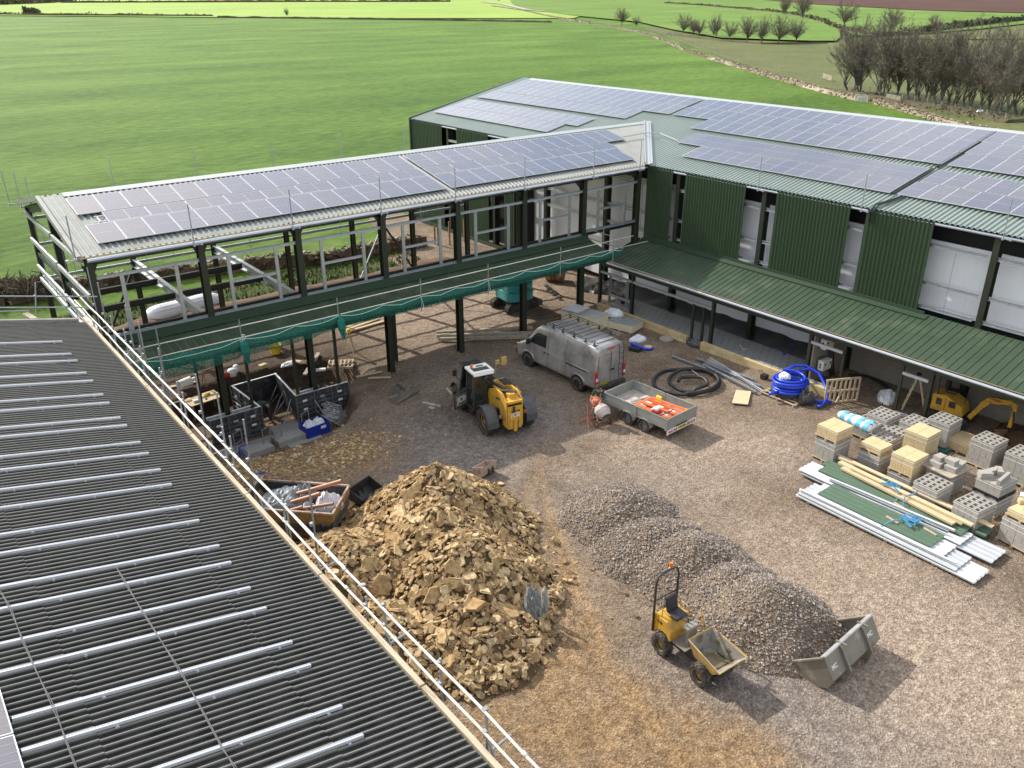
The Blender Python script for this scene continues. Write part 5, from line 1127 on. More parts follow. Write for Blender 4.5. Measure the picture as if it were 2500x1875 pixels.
hol(c5, 1030, 300, .13+3*.215, 3, 'hollow block pack between the rolls and the largest tan pack'); hol(c5, 915, 375, .13+3*.215-.1, 3, 'low hollow block pack peeping out behind the tall stepped tan pack')
hol(c6, 165, 110, z4, 4, 'hollow block pack directly behind the largest tan pack')
pk = hol(c6, 460, 85, z5, 5, 'tall hollow block pack standing on the green pallet'); 
for ch in pk.children:
    if ch.name.startswith('pallet'): ch.data = ch.data.copy(); ch.data.materials[0] = mat('green_pallet', (.015,.10,.075), .7, 0, (.02,.14,.10), 4, .5); ch.scale = (1.35, 1.35, 1)
hol(c6, 922, 295, z5, 5, 'tall hollow block pack with a split corner, back row at the right', -.08); hol(c6, 1280, 440, z5, 5, 'hollow block pack cut by the right edge of the picture', -.06)
hol(c6, 338, 745, .13+4*.215, 4, 'hollow block pack in front of the loose blocks board, above the timber', -.06); hol(c7, 765, 190, .13+4*.215, 4, 'hollow block pack beyond the end of the timber, lowest hollow one', -.12)
p = G(*c6(470, 600), 1.0); pack('grey', p.x+.05, p.y, 0, 4, 'grey block pack topped by a plywood board with loose blocks', -.1)
bz_ = .13+4*.215+.01; m = MB(); m.box((0, 0, .02), (1.35, 1.2, .035)); t = tag(m.build('board', M['oldwood'], loc=(p.x+.05, p.y, bz_)), 'worn plywood board lying on a grey pack under loose blocks', 'board'); t.rotation_euler[2] = -.12
def loose(name, x, y, z, s, rz, mm, lab, grp=None):
    m = MB(); m.box((0, 0, s[2]/2), s); o = bevel(m.build(name, mm, loc=(x, y, z)), .006); o.rotation_euler[2] = rz; return tag(o, lab, 'block', grp)
px_, py_ = p.x+.05, p.y
for i, (dx, dy, dz, sx, sy, sz, rz) in enumerate(((-.22, .28, .04, .44, .44, .2, -.1), (-.1, .30, .24, .4, .30, .18, -.15), (.1, -.22, .04, .9, .44, .2, .02), (-.05, -.12, .24, .3, .42, .2, -.1))):
    loose('loose_block', px_+dx, py_+dy, bz_+dz-.0, (sx, sy, sz), rz, M['blockgrey'], ['lower loose pale block at the left of the plywood board', 'loose pale block set on the left one of the plywood board', 'long loose block lying at the right of the plywood board', 'loose pale block set on the long one of the plywood board'][i], 'loose pale blocks on the plywood board')
p = G(*c6(970, 790), 1.0); pack('grey', p.x, p.y, 0, 3, 'dark shaded grey pack beneath the film wrapped loose pack', -.1)
pack('grey', p.x, p.y, .13+3*.215, 2, 'pale grey block pack with loose blocks and torn film on a black pallet', -.1, pm_=M['plastic'])
for i, (dx, dy, dz, sx, sy, sz, rz) in enumerate(((-.25, .33, 0, .3, .44, .21, .9), (-.05, -.22, 0, .9, .12, .2, .05), (.12, .28, 0, .44, .21, .2, -.3), (.36, .12, 0, .21, .44, .2, -.9))):
    loose('loose_block', p.x+dx, p.y+dy, 1.34, (sx, sy, sz), rz, M['blockgrey'], ['tilted loose block at the back of the film wrapped pack', 'narrow loose blocks lying in line on the film wrapped pack', 'loose block at the middle of the film wrapped pack', 'loose block turned sideways at the right of the film wrapped pack'][i], 'loose pale blocks on the film wrapped pack')
pack('grey', 28.75, 8.35, 0, 4, 'grey block pack on a reddish pallet at the right end of the roof sheets', -.17, w=1.15, d=1.1); pack('tan', 28.75, 8.35, .13+4*.215, 1, 'low tan block pack with rubble on top, at the right edge', -.17, w=1.0, d=1.0)
for i in range(7): loose('loose_block', 28.6+.12*i-.2*(i % 2), 8.1+.13*i, 1.34, (.28, .2, .16), i*1.1, M['blocktan'] if i % 3 else M['bagwhite'], 'broken lump of block among the rubble on the low tan pack at the right edge', 'rubble on the low tan block pack')
p = G(2355, 1108); pack('tan', p.x+.3, p.y+.2, 0, 2, 'low tan block pack on the ground between the two tall hollow packs', -.05)
m = MB(); a, b = G(2340, 1075, .1), G(2380, 1092, .1); m.tube([a, b], .12, 10); tag(m.build('drain_pipe', M['plastic']), 'black drain pipe on the ground behind the tall hollow pack', 'pipe')
# ---- rolls of insulation wrapped in printed film ----
for i, (z, dx, lab) in enumerate(((1.25, 0, 'upper roll in blue and white printed film lying over the block packs'), (1.02, .3, 'lower roll in blue and white printed film, crushed at its end'))):
    a, b = G(*c5(460, 130), z)+V((dx*.3, 0, 0)), G(*c5(770, 280), z)+V((dx, -.1, 0)); t = thing('insulation_roll', lab, 'insulation roll', a); d = b-a; m = MB()
    pts = [V((0,0,0))+d*(k/8)+V((0,0,.02*math.sin(k*2))) for k in range(9)]; m.tube(pts, [.12, .19, .2, .2, .21, .2, .2, .19, .13], 14); m.build('wrapping', M['film'], t, smooth=True)
    for k in (.18, .42, .66, .88):
        m = MB(); c = d.normalized(); m.tube([d*k-c*.09, d*k+c*.09], .213, 14, cap=False); m.build('printed_band', M['lightblue'], t, smooth=True)
# ================= roof sheets, timber =================
def sheet_obj(x, y0, y1, w, z, mm, lab, dx=0.0, cat='roof sheet', pitch=.25):
    m = MB(); ln = math.hypot(y1-y0, dx)
    m.sheet((x, y0, z), (dx, y1-y0, 0), (1, 0, 0), (0, 0, 1), ln, w, pitch=pitch, dep=.032, flat=.5); m.sheet((x, y0, z-.012), (dx, y1-y0, 0), (1, 0, 0), (0, 0, 1), ln, w, pitch=pitch, dep=.032, flat=.5)
    return tag(m.build('roof_sheet', mm), lab, cat, 'roof sheets stacked beside the block packs')
def bundle(x, y0, y1, w, z0, n, mm, lab, dx=0.0):
    m = MB()
    for k in range(n): m.sheet((x+.01*math.sin(k*3), y0+.03*math.sin(k*5), z0+k*.016), (dx, y1-y0, 0), (1, 0, 0), (0, 0, 1), math.hypot(y1-y0, dx), w, pitch=.25, dep=.032, flat=.5)
    return tag(m.build('roof_sheet_bundle', mm), lab, 'roof sheets', 'roof sheets stacked beside the block packs')
for i, y in enumerate((9.6, 11.3, 13.0, 14.4)):
    m = MB(); m.box((26.6, y, .05), (3.0, .12, .10)); tag(m.build('bearer', M['pallet']), 'timber bearer under the roof sheets, '+['nearest','second','third','farthest'][i]+' from the picture front', 'timber', 'bearers under the roof sheets')
bundle(25.05, 8.25, 14.9, 1.05, .11, 4, M['sheetwhite'], 'bottom bundle of long white roof sheets, nearest the open yard')
bundle(25.1, 8.9, 14.9, 1.15, .19, 3, M['sheetgrey'], 'grey roof sheets lying just above the bottom white bundle')
bundle(25.3, 9.5, 14.6, 1.1, .26, 3, M['sheetwhite'], 'short white roof sheets ending under the green sheet')
bundle(25.5, 10.0, 14.3, 1.05, .35, 2, M['sheetgreen'], 'olive green roof sheets on top, beside the bright steel trim', -.05)
bundle(26.55, 8.4, 15.75, 1.1, .12, 3, M['sheetgrey'], 'grey roof sheets sticking out longest at the right end')
bundle(26.6, 9.5, 15.9, .95, .22, 3, M['sheetwhite'], 'white roof sheets of the back stack, white at their left end')
bundle(27.0, 9.7, 15.3, .9, .31, 3, M['sheetgreen'], 'dark green roof sheets under the timber, back stack')
bundle(27.7, 9.2, 15.6, .8, .20, 3, M['sheetgreen'], 'green roof sheets farthest from the yard, below the pine boards')
for i, (xa, ya, xb, yb, mm) in enumerate(((26.55, 14.5, 26.75, 10.0, 'gutter'), (26.68, 14.6, 27.0, 9.9, 'sheetwhite'), (25.25, 14.9, 25.35, 9.0, 'sheetwhite'))):
    m = MB(); m.chan((xa, ya, .43-.1*(i > 1)), (xb, yb, .43-.1*(i > 1)), .10, .06, (0, 0, 1), .008); tag(m.build('steel_trim', M[mm]), ['bright bent steel trim lying on the green roof sheets', 'white edge trim lying along the middle of the roof sheets', 'white edge trim along the yard side of the roof sheets'][i], 'trim')
for i, (xa, ya, xb, yb, w_, h_, z) in enumerate(((28.3, 15.2, 28.2, 9.4, .2, .08, .50), (28.0, 15.0, 27.6, 9.9, .24, .08, .48), (27.72, 14.7, 27.35, 10.1, .24, .08, .46), (27.85, 14.4, 27.6, 9.6, .2, .06, .56), (28.2, 14.6, 28.0, 9.1, .18, .05, .60), (28.55, 15.9, 28.3, 10.2, .1, .07, .44))):
    m = MB(); m.bar((xa, ya, z), (xb, yb, z), w_, h_); tag(m.build('plank', M['wood'] if i != 2 else M['ply']), 'new pine board in the pile on the roof sheets, '+['highest back one','wide middle one','nearest the green sheets, slightly browner','upper middle one','longest to the right','thin one along the block packs'][i], 'timber', 'pine boards on the roof sheets')
for i, (x, y) in enumerate(((25.95, 11.6), (27.0, 11.9), (26.3, 10.4))):
    m = MB(); m.box((0, 0, .04), (.5, .09, .03)); m.box((0, .0, .12), (.5, .09, .03)); m.box((.15, 0, .08), (.08, .08, .06)); m.box((-.15, 0, .08), (.08, .08, .06)); o = m.build('spacer', M['pallet'], loc=(x, y, .3)); o.rotation_euler[2] = 1.4
    tag(o, 'small slatted timber spacer between the roof sheets, '+['in the middle','by the pine boards','at the yard edge'][i], 'timber')
def ribbon(pts, lab, mm, w=.045):
    m = MB(); 
    for a, b in zip(pts, pts[1:]): m.bar(a, b, w, .01)
    return tag(m.build('strap', mm), lab, 'strap')
bs = mat('blue_strap', (.03,.15,.28), .7, 0, (.06,.25,.42), 9, .5)
cx, cy = 26.55, 11.15; pts = []
for k in range(34): a = k*.9; pts.append(V((cx+.32*math.sin(a)*math.sin(k*.37)-.012*k, cy+.30*math.cos(a*1.3), .48+.05*abs(math.sin(k*1.7)))))
pts += [V((25.75, 11.6, .42)), V((25.35, 11.7, .3)), V((25.2, 11.75, .12))]; ribbon(pts, 'tangled blue ratchet strap on the green roof sheets', bs)
cx, cy = 27.9, 12.9; ribbon([V((cx+.25*math.sin(k*.8)-.01*k, cy+.3*math.cos(k*1.1)-.02*k, .60+.02*abs(math.sin(k)))) for k in range(20)]+[V((27.3, 12.2, .4)), V((27.0, 12.3, .3))], 'faded blue strap tangled on the pine boards, left one', bs)
ribbon([V((28.2, 11.9, .62)), V((27.9, 11.85, .64)), V((27.5, 12.0, .6)), V((27.2, 11.9, .5)), V((27.0, 11.8, .4)), V((26.9, 11.9, .2))], 'faded blue strap across the pine boards, right one', bs)

# ================= low walls, floor insulation =================
M['blockwall_tan'] = None
def tanwall():
    m = bpy.data.materials.new('tan_block_wall'); m.use_nodes = True; nt = m.node_tree; b = nt.nodes['Principled BSDF']; b.inputs['Roughness'].default_value = .9
    g = nt.nodes.new('ShaderNodeNewGeometry'); sp = nt.nodes.new('ShaderNodeSeparateXYZ'); cb = nt.nodes.new('ShaderNodeCombineXYZ'); br = nt.nodes.new('ShaderNodeTexBrick')
    nt.links.new(g.outputs['Position'], sp.inputs[0]); nt.links.new(sp.outputs['Y'], cb.inputs['X']); nt.links.new(sp.outputs['Z'], cb.inputs['Y']); nt.links.new(cb.outputs[0], br.inputs['Vector'])
    br.inputs['Scale'].default_value = 1; br.inputs['Brick Width'].default_value = .45; br.inputs['Row Height'].default_value = .225; br.inputs['Mortar Size'].default_value = .008
    br.inputs['Color1'].default_value = (.46,.35,.17,1); br.inputs['Color2'].default_value = (.56,.45,.25,1); br.inputs['Mortar'].default_value = (.30,.24,.15,1); nt.links.new(br.outputs['Color'], b.inputs['Base Color']); return m
M['tanwall'] = tanwall()
for i, (y0, y1) in enumerate(((35.0, 27.97), (26.95, 20.9), (20.5, 19.2))):
    m = MB(); m.box((33.76, (y0+y1)/2, .19), (.22, y0-y1, .44)); tag(m.build('dwarf_wall', M['tanwall']), ['low tan block wall at the wing end of the lean-to', 'low tan block wall in the middle of the lean-to, by the steel channels', 'short low tan block wall behind the slatted pallet'][i], 'wall')
def boards_mat():
    m = bpy.data.materials.new('foil_board_floor'); m.use_nodes = True; nt = m.node_tree; b = nt.nodes['Principled BSDF']; b.inputs['Roughness'].default_value = .45
    g = nt.nodes.new('ShaderNodeTexCoord'); mp = nt.nodes.new('ShaderNodeMapping'); nt.links.new(g.outputs['Object'], mp.inputs[0])
    br = nt.nodes.new('ShaderNodeTexBrick'); nt.links.new(mp.outputs[0], br.inputs['Vector']); br.inputs['Scale'].default_value = 1; br.inputs['Brick Width'].default_value = .62; br.inputs['Row Height'].default_value = .40; br.inputs['Mortar Size'].default_value = 0
    # short dark tick marks on a staggered grid
    sp = nt.nodes.new('ShaderNodeSeparateXYZ'); nt.links.new(mp.outputs[0], sp.inputs[0])
    def math_(op, a, b2):
        n = nt.nodes.new('ShaderNodeMath'); n.operation = op
        for i, q in enumerate((a, b2)):
            if isinstance(q, (int, float)): n.inputs[i].default_value = q
            elif q is not None: nt.links.new(q, n.inputs[i])
        return n.outputs[0]
    row = math_('FLOOR', math_('DIVIDE', sp.outputs['X'], .36), 0); off = math_('MULTIPLY', math_('MODULO', row, 2), .21)
    fy = math_('PINGPONG', math_('ADD', sp.outputs['Y'], off), .21); fx = math_('PINGPONG', sp.outputs['X'], .18)
    tick = math_('MULTIPLY', math_('LESS_THAN', fy, .022), math_('GREATER_THAN', fx, .09))
    nz = nt.nodes.new('ShaderNodeTexNoise'); nz.inputs['Scale'].default_value = 1.5; nt.links.new(mp.outputs[0], nz.inputs['Vector'])
    r = nt.nodes.new('ShaderNodeValToRGB'); r.color_ramp.elements[0].color = (.22,.23,.235,1); r.color_ramp.elements[1].color = (.32,.33,.33,1); nt.links.new(nz.outputs['Fac'], r.inputs[0])
    mx = nt.nodes.new('ShaderNodeMix'); mx.data_type = 'RGBA'; nt.links.new(tick, mx.inputs[0]); nt.links.new(r.outputs[0], mx.inputs[6]); mx.inputs[7].default_value = (.05,.05,.05,1); nt.links.new(mx.outputs[2], b.inputs['Base Color']); return m
M['foilboard'] = boards_mat()
m = MB(); y = 35.0
while y > 21.2:
    y2 = max(21.0, y-2.4)
    for x0 in (33.95, 35.15): m.box((x0+.6, (y+y2)/2, .12), (1.19, y-y2-.01, .16))
    y = y2
fb = tag(m.build('floor_insulation', M['foilboard']), 'grey foil faced insulation boards with dark tick marks covering the lean-to floor', 'insulation', None, 'thing')
m = MB(); n = 60; vs = []
for i in range(n+1):
    y = 37.5-16.4*i/n
    for k, (x, z) in enumerate(((36.3, .16), (36.7, .10), (37.2, .14), (37.6, .22), (37.98, .42))): vs.append((x+.12*noise.noise(V((y*.8, k, 1))), y, z+.10*noise.noise(V((y*1.1, k*.7, 3)))))
m.add(vs, [(i*5+k, (i+1)*5+k, (i+1)*5+k+1, i*5+k+1) for i in range(n) for k in range(4)]); tag(m.build('membrane', M['membrane'], smooth=True), 'creased black plastic membrane along the foot of the white inner wall', 'membrane')
def crumple(name, c, r, h, mm, lab, cat, seed=0, sy=1.0, rz=0.0, flat=False):
    m = MB(); n = 18; vs = []; fs = []
    for j in range(n+1):
        for i in range(n+1):
            u, v = (i/n-.5)*2, (j/n-.5)*2; d = math.sqrt(u*u+v*v)
            e = max(0, 1-d*d)**.5 if not flat else max(0, 1-d**6)*.4
            w_ = noise.noise(V((u*2.3+seed, v*2.3, seed)))+.6*noise.noise(V((u*5+seed, v*5, seed*2)))
            rr = 1+.25*noise.noise(V((math.atan2(v, u)*1.2, seed, 3)))
            vs.append((u*r*rr, v*r*sy*rr, max(-.02, h*e*(1+.55*w_)) if d < 1 else -.03))
    fs = [(j*(n+1)+i, j*(n+1)+i+1, (j+1)*(n+1)+i+1, (j+1)*(n+1)+i) for j in range(n) for i in range(n) if math.hypot((i+.5)/n*2-1, (j+.5)/n*2-1) < 1.02]
    m.add(vs, fs); o = m.build(name, mm, smooth=False, loc=c); o.rotation_euler[2] = rz; return tag(o, lab, cat)
p = G(1470, 705); crumple('membrane', (p.x+.2, p.y+.3, .02), 1.7, .3, M['membrane'], 'heap of black plastic sheeting on the ground at the barn corner', 'membrane', 3, 1.0, .5)
p = G(1580, 688); crumple('membrane', (p.x-.1, p.y+.2, .1), 1.0, .25, M['membrane'], 'crumpled shiny black sheeting behind the gas bottle', 'membrane', 5, .5, 1.2)
m = MB(); 
for k in range(14): m.sheet if 0 else None
p = G(1800, 848); crumple('membrane', (33.9, 27.45, .02), .70, .28, M['darkfilm'], 'black film bunched in the door gap between the two low walls', 'membrane', 8, .5, 1.5)
# gas bottle, white trim, tools on the insulated floor
p = G(1520, 740, .2); t = thing('gas_bottle', 'small dark gas bottle standing on the insulated floor', 'gas bottle', (p.x, p.y, .2)); m = MB(); m.lathe([(.12, 0), (.14, .03), (.14, .34), (.10, .42), (.04, .45), (.03, .5)], 16); m.build('body', mat('bottle_paint', (.02,.025,.04), .4), t, smooth=True); m = MB(); m.tube([(.08*math.cos(a), .08*math.sin(a), .55) for a in [k*.52 for k in range(12)]], .012, 5, closed=True); m.cyl((.08, 0, .42), (.08, 0, .55), .01); m.cyl((-.08, 0, .42), (-.08, 0, .55), .01); m.build('collar', M['plastic'], t)
m = MB(); a, b, c = G(1806, 842, .24), G(1815, 853, .24), G(1826, 852, .24); m.bar(a, b, .03, .03); m.bar(b, c, .03, .03); tag(m.build('trim_offcut', M['sheetwhite']), 'bent white trim offcut lying on the grey insulation boards', 'trim')
for (x, y, lab) in ((1935, 848, 'blue hand tool lying on the insulation near the white wall'), (1914, 866, 'blue clamp lying on the insulation, nearer the low wall')):
    p = G(x, y, .22); m = MB(); m.bar(p, p+V((.25, .2, .03)), .06, .06); m.bar(p+V((.1, 0, 0)), p+V((.1, .25, .12)), .05, .05); tag(m.build('hand_tool', M['blue']), lab, 'tool')
p = G(1962, 873, .22); m = MB(); m.bar(p, p+V((.08, -.3, .0)), .1, .05); tag(m.build('hand_tool', M['red']), 'small red tool lying on the insulation boards', 'tool')
# inverters on the block divider wall
for i, (px, py, z) in enumerate(((2023, 838, 2.25), (2016, 890, 1.05))):
    a = PY(px, py, 20.69-.35); t = thing('inverter', ['upper white inverter box on the block divider wall','lower white inverter box on the block divider wall'][i], 'inverter', (a.x, 20.4, a.z)); m = MB(); m.box((0, 0, 0), (.72, .3, .52)); bevel(m.build('casing', M['white'], t), .03)
    m = MB(); m.box((0, .19, 0), (.6, .2, .62)); m.build('heat_sink', mat('inverter_grey', (.12,.12,.125), .5), t)
    for dx in (-.2, .22): m = MB(); m.box((-.365, -.0, .0+dx*.3), (.01, .08, .08)); m.box((dx, -.155, .08), (.10, .012, .10)); m.build('label_plate', M['ink'], t)
m = MB()
for k in range(4): m.tube([(35.3+.1*k, 20.55, 1.9), (35.4+.14*k, 20.5, 1.5), (35.3+.2*k, 20.5, .9), (35.9+.1*k, 20.5, .1)], .03, 6)
tag(m.build('cable', M['plastic']), 'thick black cables dropping between the two inverters', 'cable')
m = MB(); pts = [G(2070, 915, .05), G(2110, 918, .06), G(2140, 930, .05), G(2160, 945, .05), G(2166, 958, .04)]
for o in (0, .1, .18): m.tube([q+V((o, -o*.6, 0)) for q in pts], .035, 6)
tag(m.build('duct', M['plastic']), 'black ducts curving over the ground in the open store', 'pipe')

# ================= coils of pipe =================
def coil(name, loops, r, mm, lab, cat='pipe'):
    m = MB(); m.tube(loops, r, 10); return tag(m.build(name, mm, smooth=True), lab, cat)
c = G(1675, 935); c2_ = G(1690, 948)
L_ = []; 
for k in range(150):
    a = -2.3+k*.115; 
    big = k < 78
    if big: R1, R2, cc = 1.70+.10*math.sin(k*.15), 1.45, c
    else: R1, R2, cc = max(.72, 1.45-(k-78)*.02), max(.66, 1.3-(k-78)*.018), c.lerp(c2_, min(1, (k-78)/20))
    L_.append(V((cc.x+R1*math.cos(a), cc.y+R2*math.sin(a), .10+.11*(k//55)+.03*math.sin(k*.4))))
coil('pipe_coil', L_, .085, M['black'], 'large loose coil of thick black pipe on the gravel behind the trailer')
m = MB(); a, b = G(1680, 897, .15), G(1726, 931, .35); m.tube([a, b], .018, 6); tag(m.build('rod', M['sheetwhite']), 'thin white rod lying over the black pipe coil', 'rod')
t = thing('blue_pipe_coil', 'coil of bright blue corrugated pipe wrapped in film on a pallet', 'pipe', G(1925, 965)); L_ = []
for k in range(170):
    a = k*.23; rr = .74+.09*math.sin(a*.31); L_.append(V((rr*math.cos(a), rr*.95*math.sin(a), .34+.72*k/170*.9+.02*math.sin(a*2))))
e = L_[-1]; L_ += [V((.9, .5, 1.1)), V((1.35, .2, 1.12)), V((1.5, -.5, .9)), V((1.25, -1.1, .5)), V((.7, -1.6, .22)), V((.1, -1.75, .12)), V((-.2, -1.7, .1))]
m = MB(); m.tube(L_, .072, 10)
m.tube([V((-.7, 0, .4)), V((-1.2, .1, .42)), V((-1.35, .15, .40))], .072, 8); m.build('pipe', M['blue'], t, smooth=True)
m = MB(); m.tube([V((.8*math.cos(a), .8*math.sin(a), .20+.012*a)) for a in [k*.26 for k in range(80)]], .06, 8); m.build('lower_pipe', M['black'], t, smooth=True)
pallet(t, 1.9, 1.9, 0); 
p = G(1915, 925, .9); crumple('film', (p.x, p.y, 1.0), .28, .2, M['film'], 'clear film stuck inside the top of the blue pipe coil', 'film', 4)
p = G(1965, 985); crumple('film', (p.x, p.y, .12), .38, .55, M['darkfilm'], 'bag of dark plastic film at the foot of the blue pipe', 'film', 6)
m = MB(); m.tube([G(1950, 905, .9), G(1975, 900, 1.0), G(2000, 915, .8), G(2020, 925, .4)], .072, 8); m.tube([G(1975, 975, .12), G(2000, 980, .14), G(2030, 982, .12)], .072, 8); tag(m.build('pipe_end', M['blue'], smooth=True), 'blue pipe ends trailing behind the upright pallet', 'pipe')
# upright slatted crate and pallet
a = G(2010, 988); b = G(2092, 980); t = thing('upright_pallet', 'timber pallet standing on edge beside the blue pipe coil', 'pallet', a, math.atan2(b.y-a.y, b.x-a.x)); Lp = (b-a).length; m = MB()
for k in range(8): m.box((.04+k*(Lp-.08)/7, 0, .62), (.09, .03, 1.2))
for z in (.04, .62, 1.2): m.box((Lp/2, .05, z), (Lp, .06, .09))
m.bar((Lp*.35, -.02, .05), (Lp*.5, -.02, .7), .07, .04); m.build('slats', M['pallet'], t)
def board_at(corners, z, h, mm, name, lab, cat='board'):
    P = [G(x, y, z) for x, y in corners]; m = MB(); m.prism([V((q.x, q.y, z-h)) for q in P], (0, 0, h)); return tag(m.build(name, mm), lab, cat)
board_at([(1797,952),(1834,955),(1826,987),(1787,983)], .10, .04, M['wood'], 'ply_sheet', 'pale square plywood sheet lying on the gravel right of the trailer')
p = G(1880, 915); m = MB(); m.box((p.x, p.y, .06), (.3, 2.6, .10)); m.box((p.x, p.y+.5, .14), (.32, .3, .12)); tag(m.build('crate_row', M['pallet']), 'line of low slatted timber lying at the foot of the low wall', 'timber')
m = MB(); q = G(1866, 920, .1); m.box((q.x, q.y, .12), (.3, .3, .22)); tag(m.build('plastic_box', M['plastic']), 'small black plastic box by the low wall and the channels', 'box')
for i, (a, b, w_, mm) in enumerate((((1640,870),(1722,900),.14,'gutter'), ((1700,875),(1840,928),.16,'galv'), ((1722,887),(1858,944),.16,'gutter'), ((1716,890),(1846,958),.14,'galv'), ((1735,875),(1865,957),.10,'sheetgrey'))):
    p, q = G(*a, .08+.05*(i > 2)), G(*b, .08+.05*(i > 2)); m = MB(); m.chan(p, q, w_, .09, (0, 0, 1), .01); tag(m.build('steel_channel', M[mm]), ['short bright steel channel lying apart beyond the black pipe','steel channel nearest the low wall in the bundle','widest bright steel channel in the bundle by the wall','steel channel nearest the black pipe in the bundle','thin grey steel strip in the bundle by the wall'][i], 'steel channel')
for i, (a, b) in enumerate((((1732,874),(1768,893)), ((1728,878),(1762,897)))): p, q = G(*a, .05), G(*b, .05); m = MB(); m.bar(p, q, .07, .05); tag(m.build('batten', M['ply']), ['orange brown batten next to the low wall','orange brown batten next to the steel channels'][i], 'timber')
# stacks of insulation boards by the van
def stack(c, w_, l_, h, rz, lab, top, lay=.1):
    t = thing('insulation_stack', lab, 'insulation', c, rz); m = MB(); n = int(h/lay)
    for k in range(n): m.box((.01*math.sin(k*3), .01*math.cos(k*2), .1+(k+.5)*lay), (l_, w_, lay-.008))
    m.build('boards', M['insul'], t); m = MB(); m.box((0, 0, .1+n*lay+.004), (l_, w_, .012)); m.build('top_facing', top, t)
    m = MB()
    for k in (-1, 0, 1): m.box((k*l_*.4, 0, .05), (.1, w_, .1))
    m.build('bearer', M['pallet'], t); return t
c = G(1425, 800); t = stack((c.x+.15, c.y+.1, 0), 1.2, 2.4, .85, math.radians(-75), 'tall stack of cream insulation boards in film, beyond the van', M['insultop'])
m = MB(); n = 12; vs = [(1.3*((i/n)*2-1), .62*((j/n)*2-1), 1.0-.02+.04*noise.noise(V((i*.6, j*.7, 2))) if .0 else .985+.03*noise.noise(V((i*.6, j*.7, 2)))) for j in range(n+1) for i in range(7)]
m.add([(-1.25+.2*i, -.62+1.24*j/n, .975+.03*abs(noise.noise(V((i*.9, j*.7, 2))))) for j in range(n+1) for i in range(7)], [(j*7+i, j*7+i+1, (j+1)*7+i+1, (j+1)*7+i) for j in range(n) for i in range(6)]); m.build('film_wrap', M['film'], t)
c = G(1530, 813); stack((c.x+.35, c.y+.55, 0), 1.2, 1.7, .4, math.radians(-75), 'low stack of tick marked insulation boards in torn film', M['foilboard'])
p = G(1495, 790); crumple('film', (p.x+.2, p.y+.1, .5), .5, .3, M['film'], 'billowing clear film between the two insulation stacks', 'film', 11, 1.2, .4)
p = G(1555, 830); crumple('film', (p.x, p.y-.1, .0), .5, .28, M['film'], 'crumpled clear film on the gravel beside the low insulation stack', 'film', 12, .6, -.4)
# manhole, blue pipe and reel
p = G(1627, 829); m = MB(); m.cyl((0, 0, 0), (0, 0, .07), .38, n=24); m.cyl((0, 0, .07), (0, 0, .09), .30, n=24); tag(m.build('manhole_cover', M['concrete'], loc=p), 'round concrete manhole cover in the gravel by the low wall', 'manhole')
a, b = G(1540, 838, .35), G(1578, 853, .18); m = MB(); m.tube([a, b], .08, 12, cap=False); tag(m.build('blue_pipe', M['blue'], smooth=True), 'short straight length of blue pipe lying over a black box', 'pipe')
p = G(1552, 856); m = MB(); m.box((p.x, p.y, .13), (.55, .6, .24), .3); tag(bevel(m.build('black_box', M['plastic']), .04), 'low black plastic crate under the short blue pipe', 'box')
p = G(1582, 852); t = thing('cable_reel', 'flat reel of blue hose with a pale top, beside the black crate', 'reel', p); m = MB(); m.lathe([(.2, 0), (.27, .0), (.27, .14), (.2, .14)], 20); m.build('hose', M['blue'], t, smooth=True); m = MB(); m.cyl((0, 0, .12), (0, 0, .155), .22, n=20); m.build('disc', M['wood'], t)

# ================= excavators =================
def track(parent, x0, x1, y, w=.3, h=.52):
    m = MB(); pts = []; r = h/2
    for k in range(9): a = -PI/2-PI*k/8; pts.append((x0+r+math.cos(a)*r, r+math.sin(a)*r))
    for k in range(9): a = PI/2-PI*k/8; pts.append((x1-r+math.cos(a)*r, r+math.sin(a)*r))
    n = len(pts); vs = [(x, y+s*w/2, z) for s in (-1, 1) for x, z in pts]; m.add(vs, [(i, (i+1) % n, n+(i+1) % n, n+i) for i in range(n)]+[tuple(range(n-1, -1, -1)), tuple(range(n, 2*n))])
    Lx = x1-x0-2*r; k = 0.0
    while k < Lx: m.box((x0+r+k, y, h), (.05, w, .04)); m.box((x0+r+k, y, .0), (.05, w, .04)); k += .11
    for e, cx in ((-1, x0+r), (1, x1-r)):
        for j in range(7): a = PI/2+e*(-PI*j/6) if e > 0 else PI/2+PI*j/6; m.box((cx+math.cos(a)*r, y, r+math.sin(a)*r), (.06, w, .06), M=None)
    t = m.build('track', M['tyre'], parent); m = MB()
    for cx, rr in ((x0+r, .2), (x1-r, .2), (x0+r+Lx*.25, .1), (x0+r+Lx*.5, .1), (x0+r+Lx*.75, .1)): m.cyl((cx, y-w*.52, r*.8 if rr < .15 else r), (cx, y+w*.52, r*.8 if rr < .15 else r), rr, n=14)
    m.build('track_wheel', M['machblack'], t); return t
A_, B_ = G(1240, 770), G(1342, 742); ang = math.atan2((B_-A_).y, (B_-A_).x)
ex = thing('teal_excavator', 'teal tracked mini excavator seen from its rounded rear, under the wing', 'excavator', (A_.x+.35, A_.y+.9, 0), ang)
for y in (-.72, .72): track(ex, -.35, 2.05, y, .36, .55)
m = MB(); m.box((.85, 0, .38), (1.2, 1.0, .28)); m.cyl((.85, 0, .5), (.85, 0, .66), .4); m.build('undercarriage', M['machblack'], ex)
R_ = Matrix.Rotation(math.radians(-97)-ang, 4, 'Z'); up = Matrix.Translation((.85, 0, 0)) @ R_   # upper body turned so its rear faces the yard
m = MB(); m.X = up; pr = []
for k in range(13): a = -PI*.5+PI*k/12; pr.append((.55+.55*math.cos(a), .93*math.sin(a)))
pr += [(-.7, .93), (-.7, -.93)]
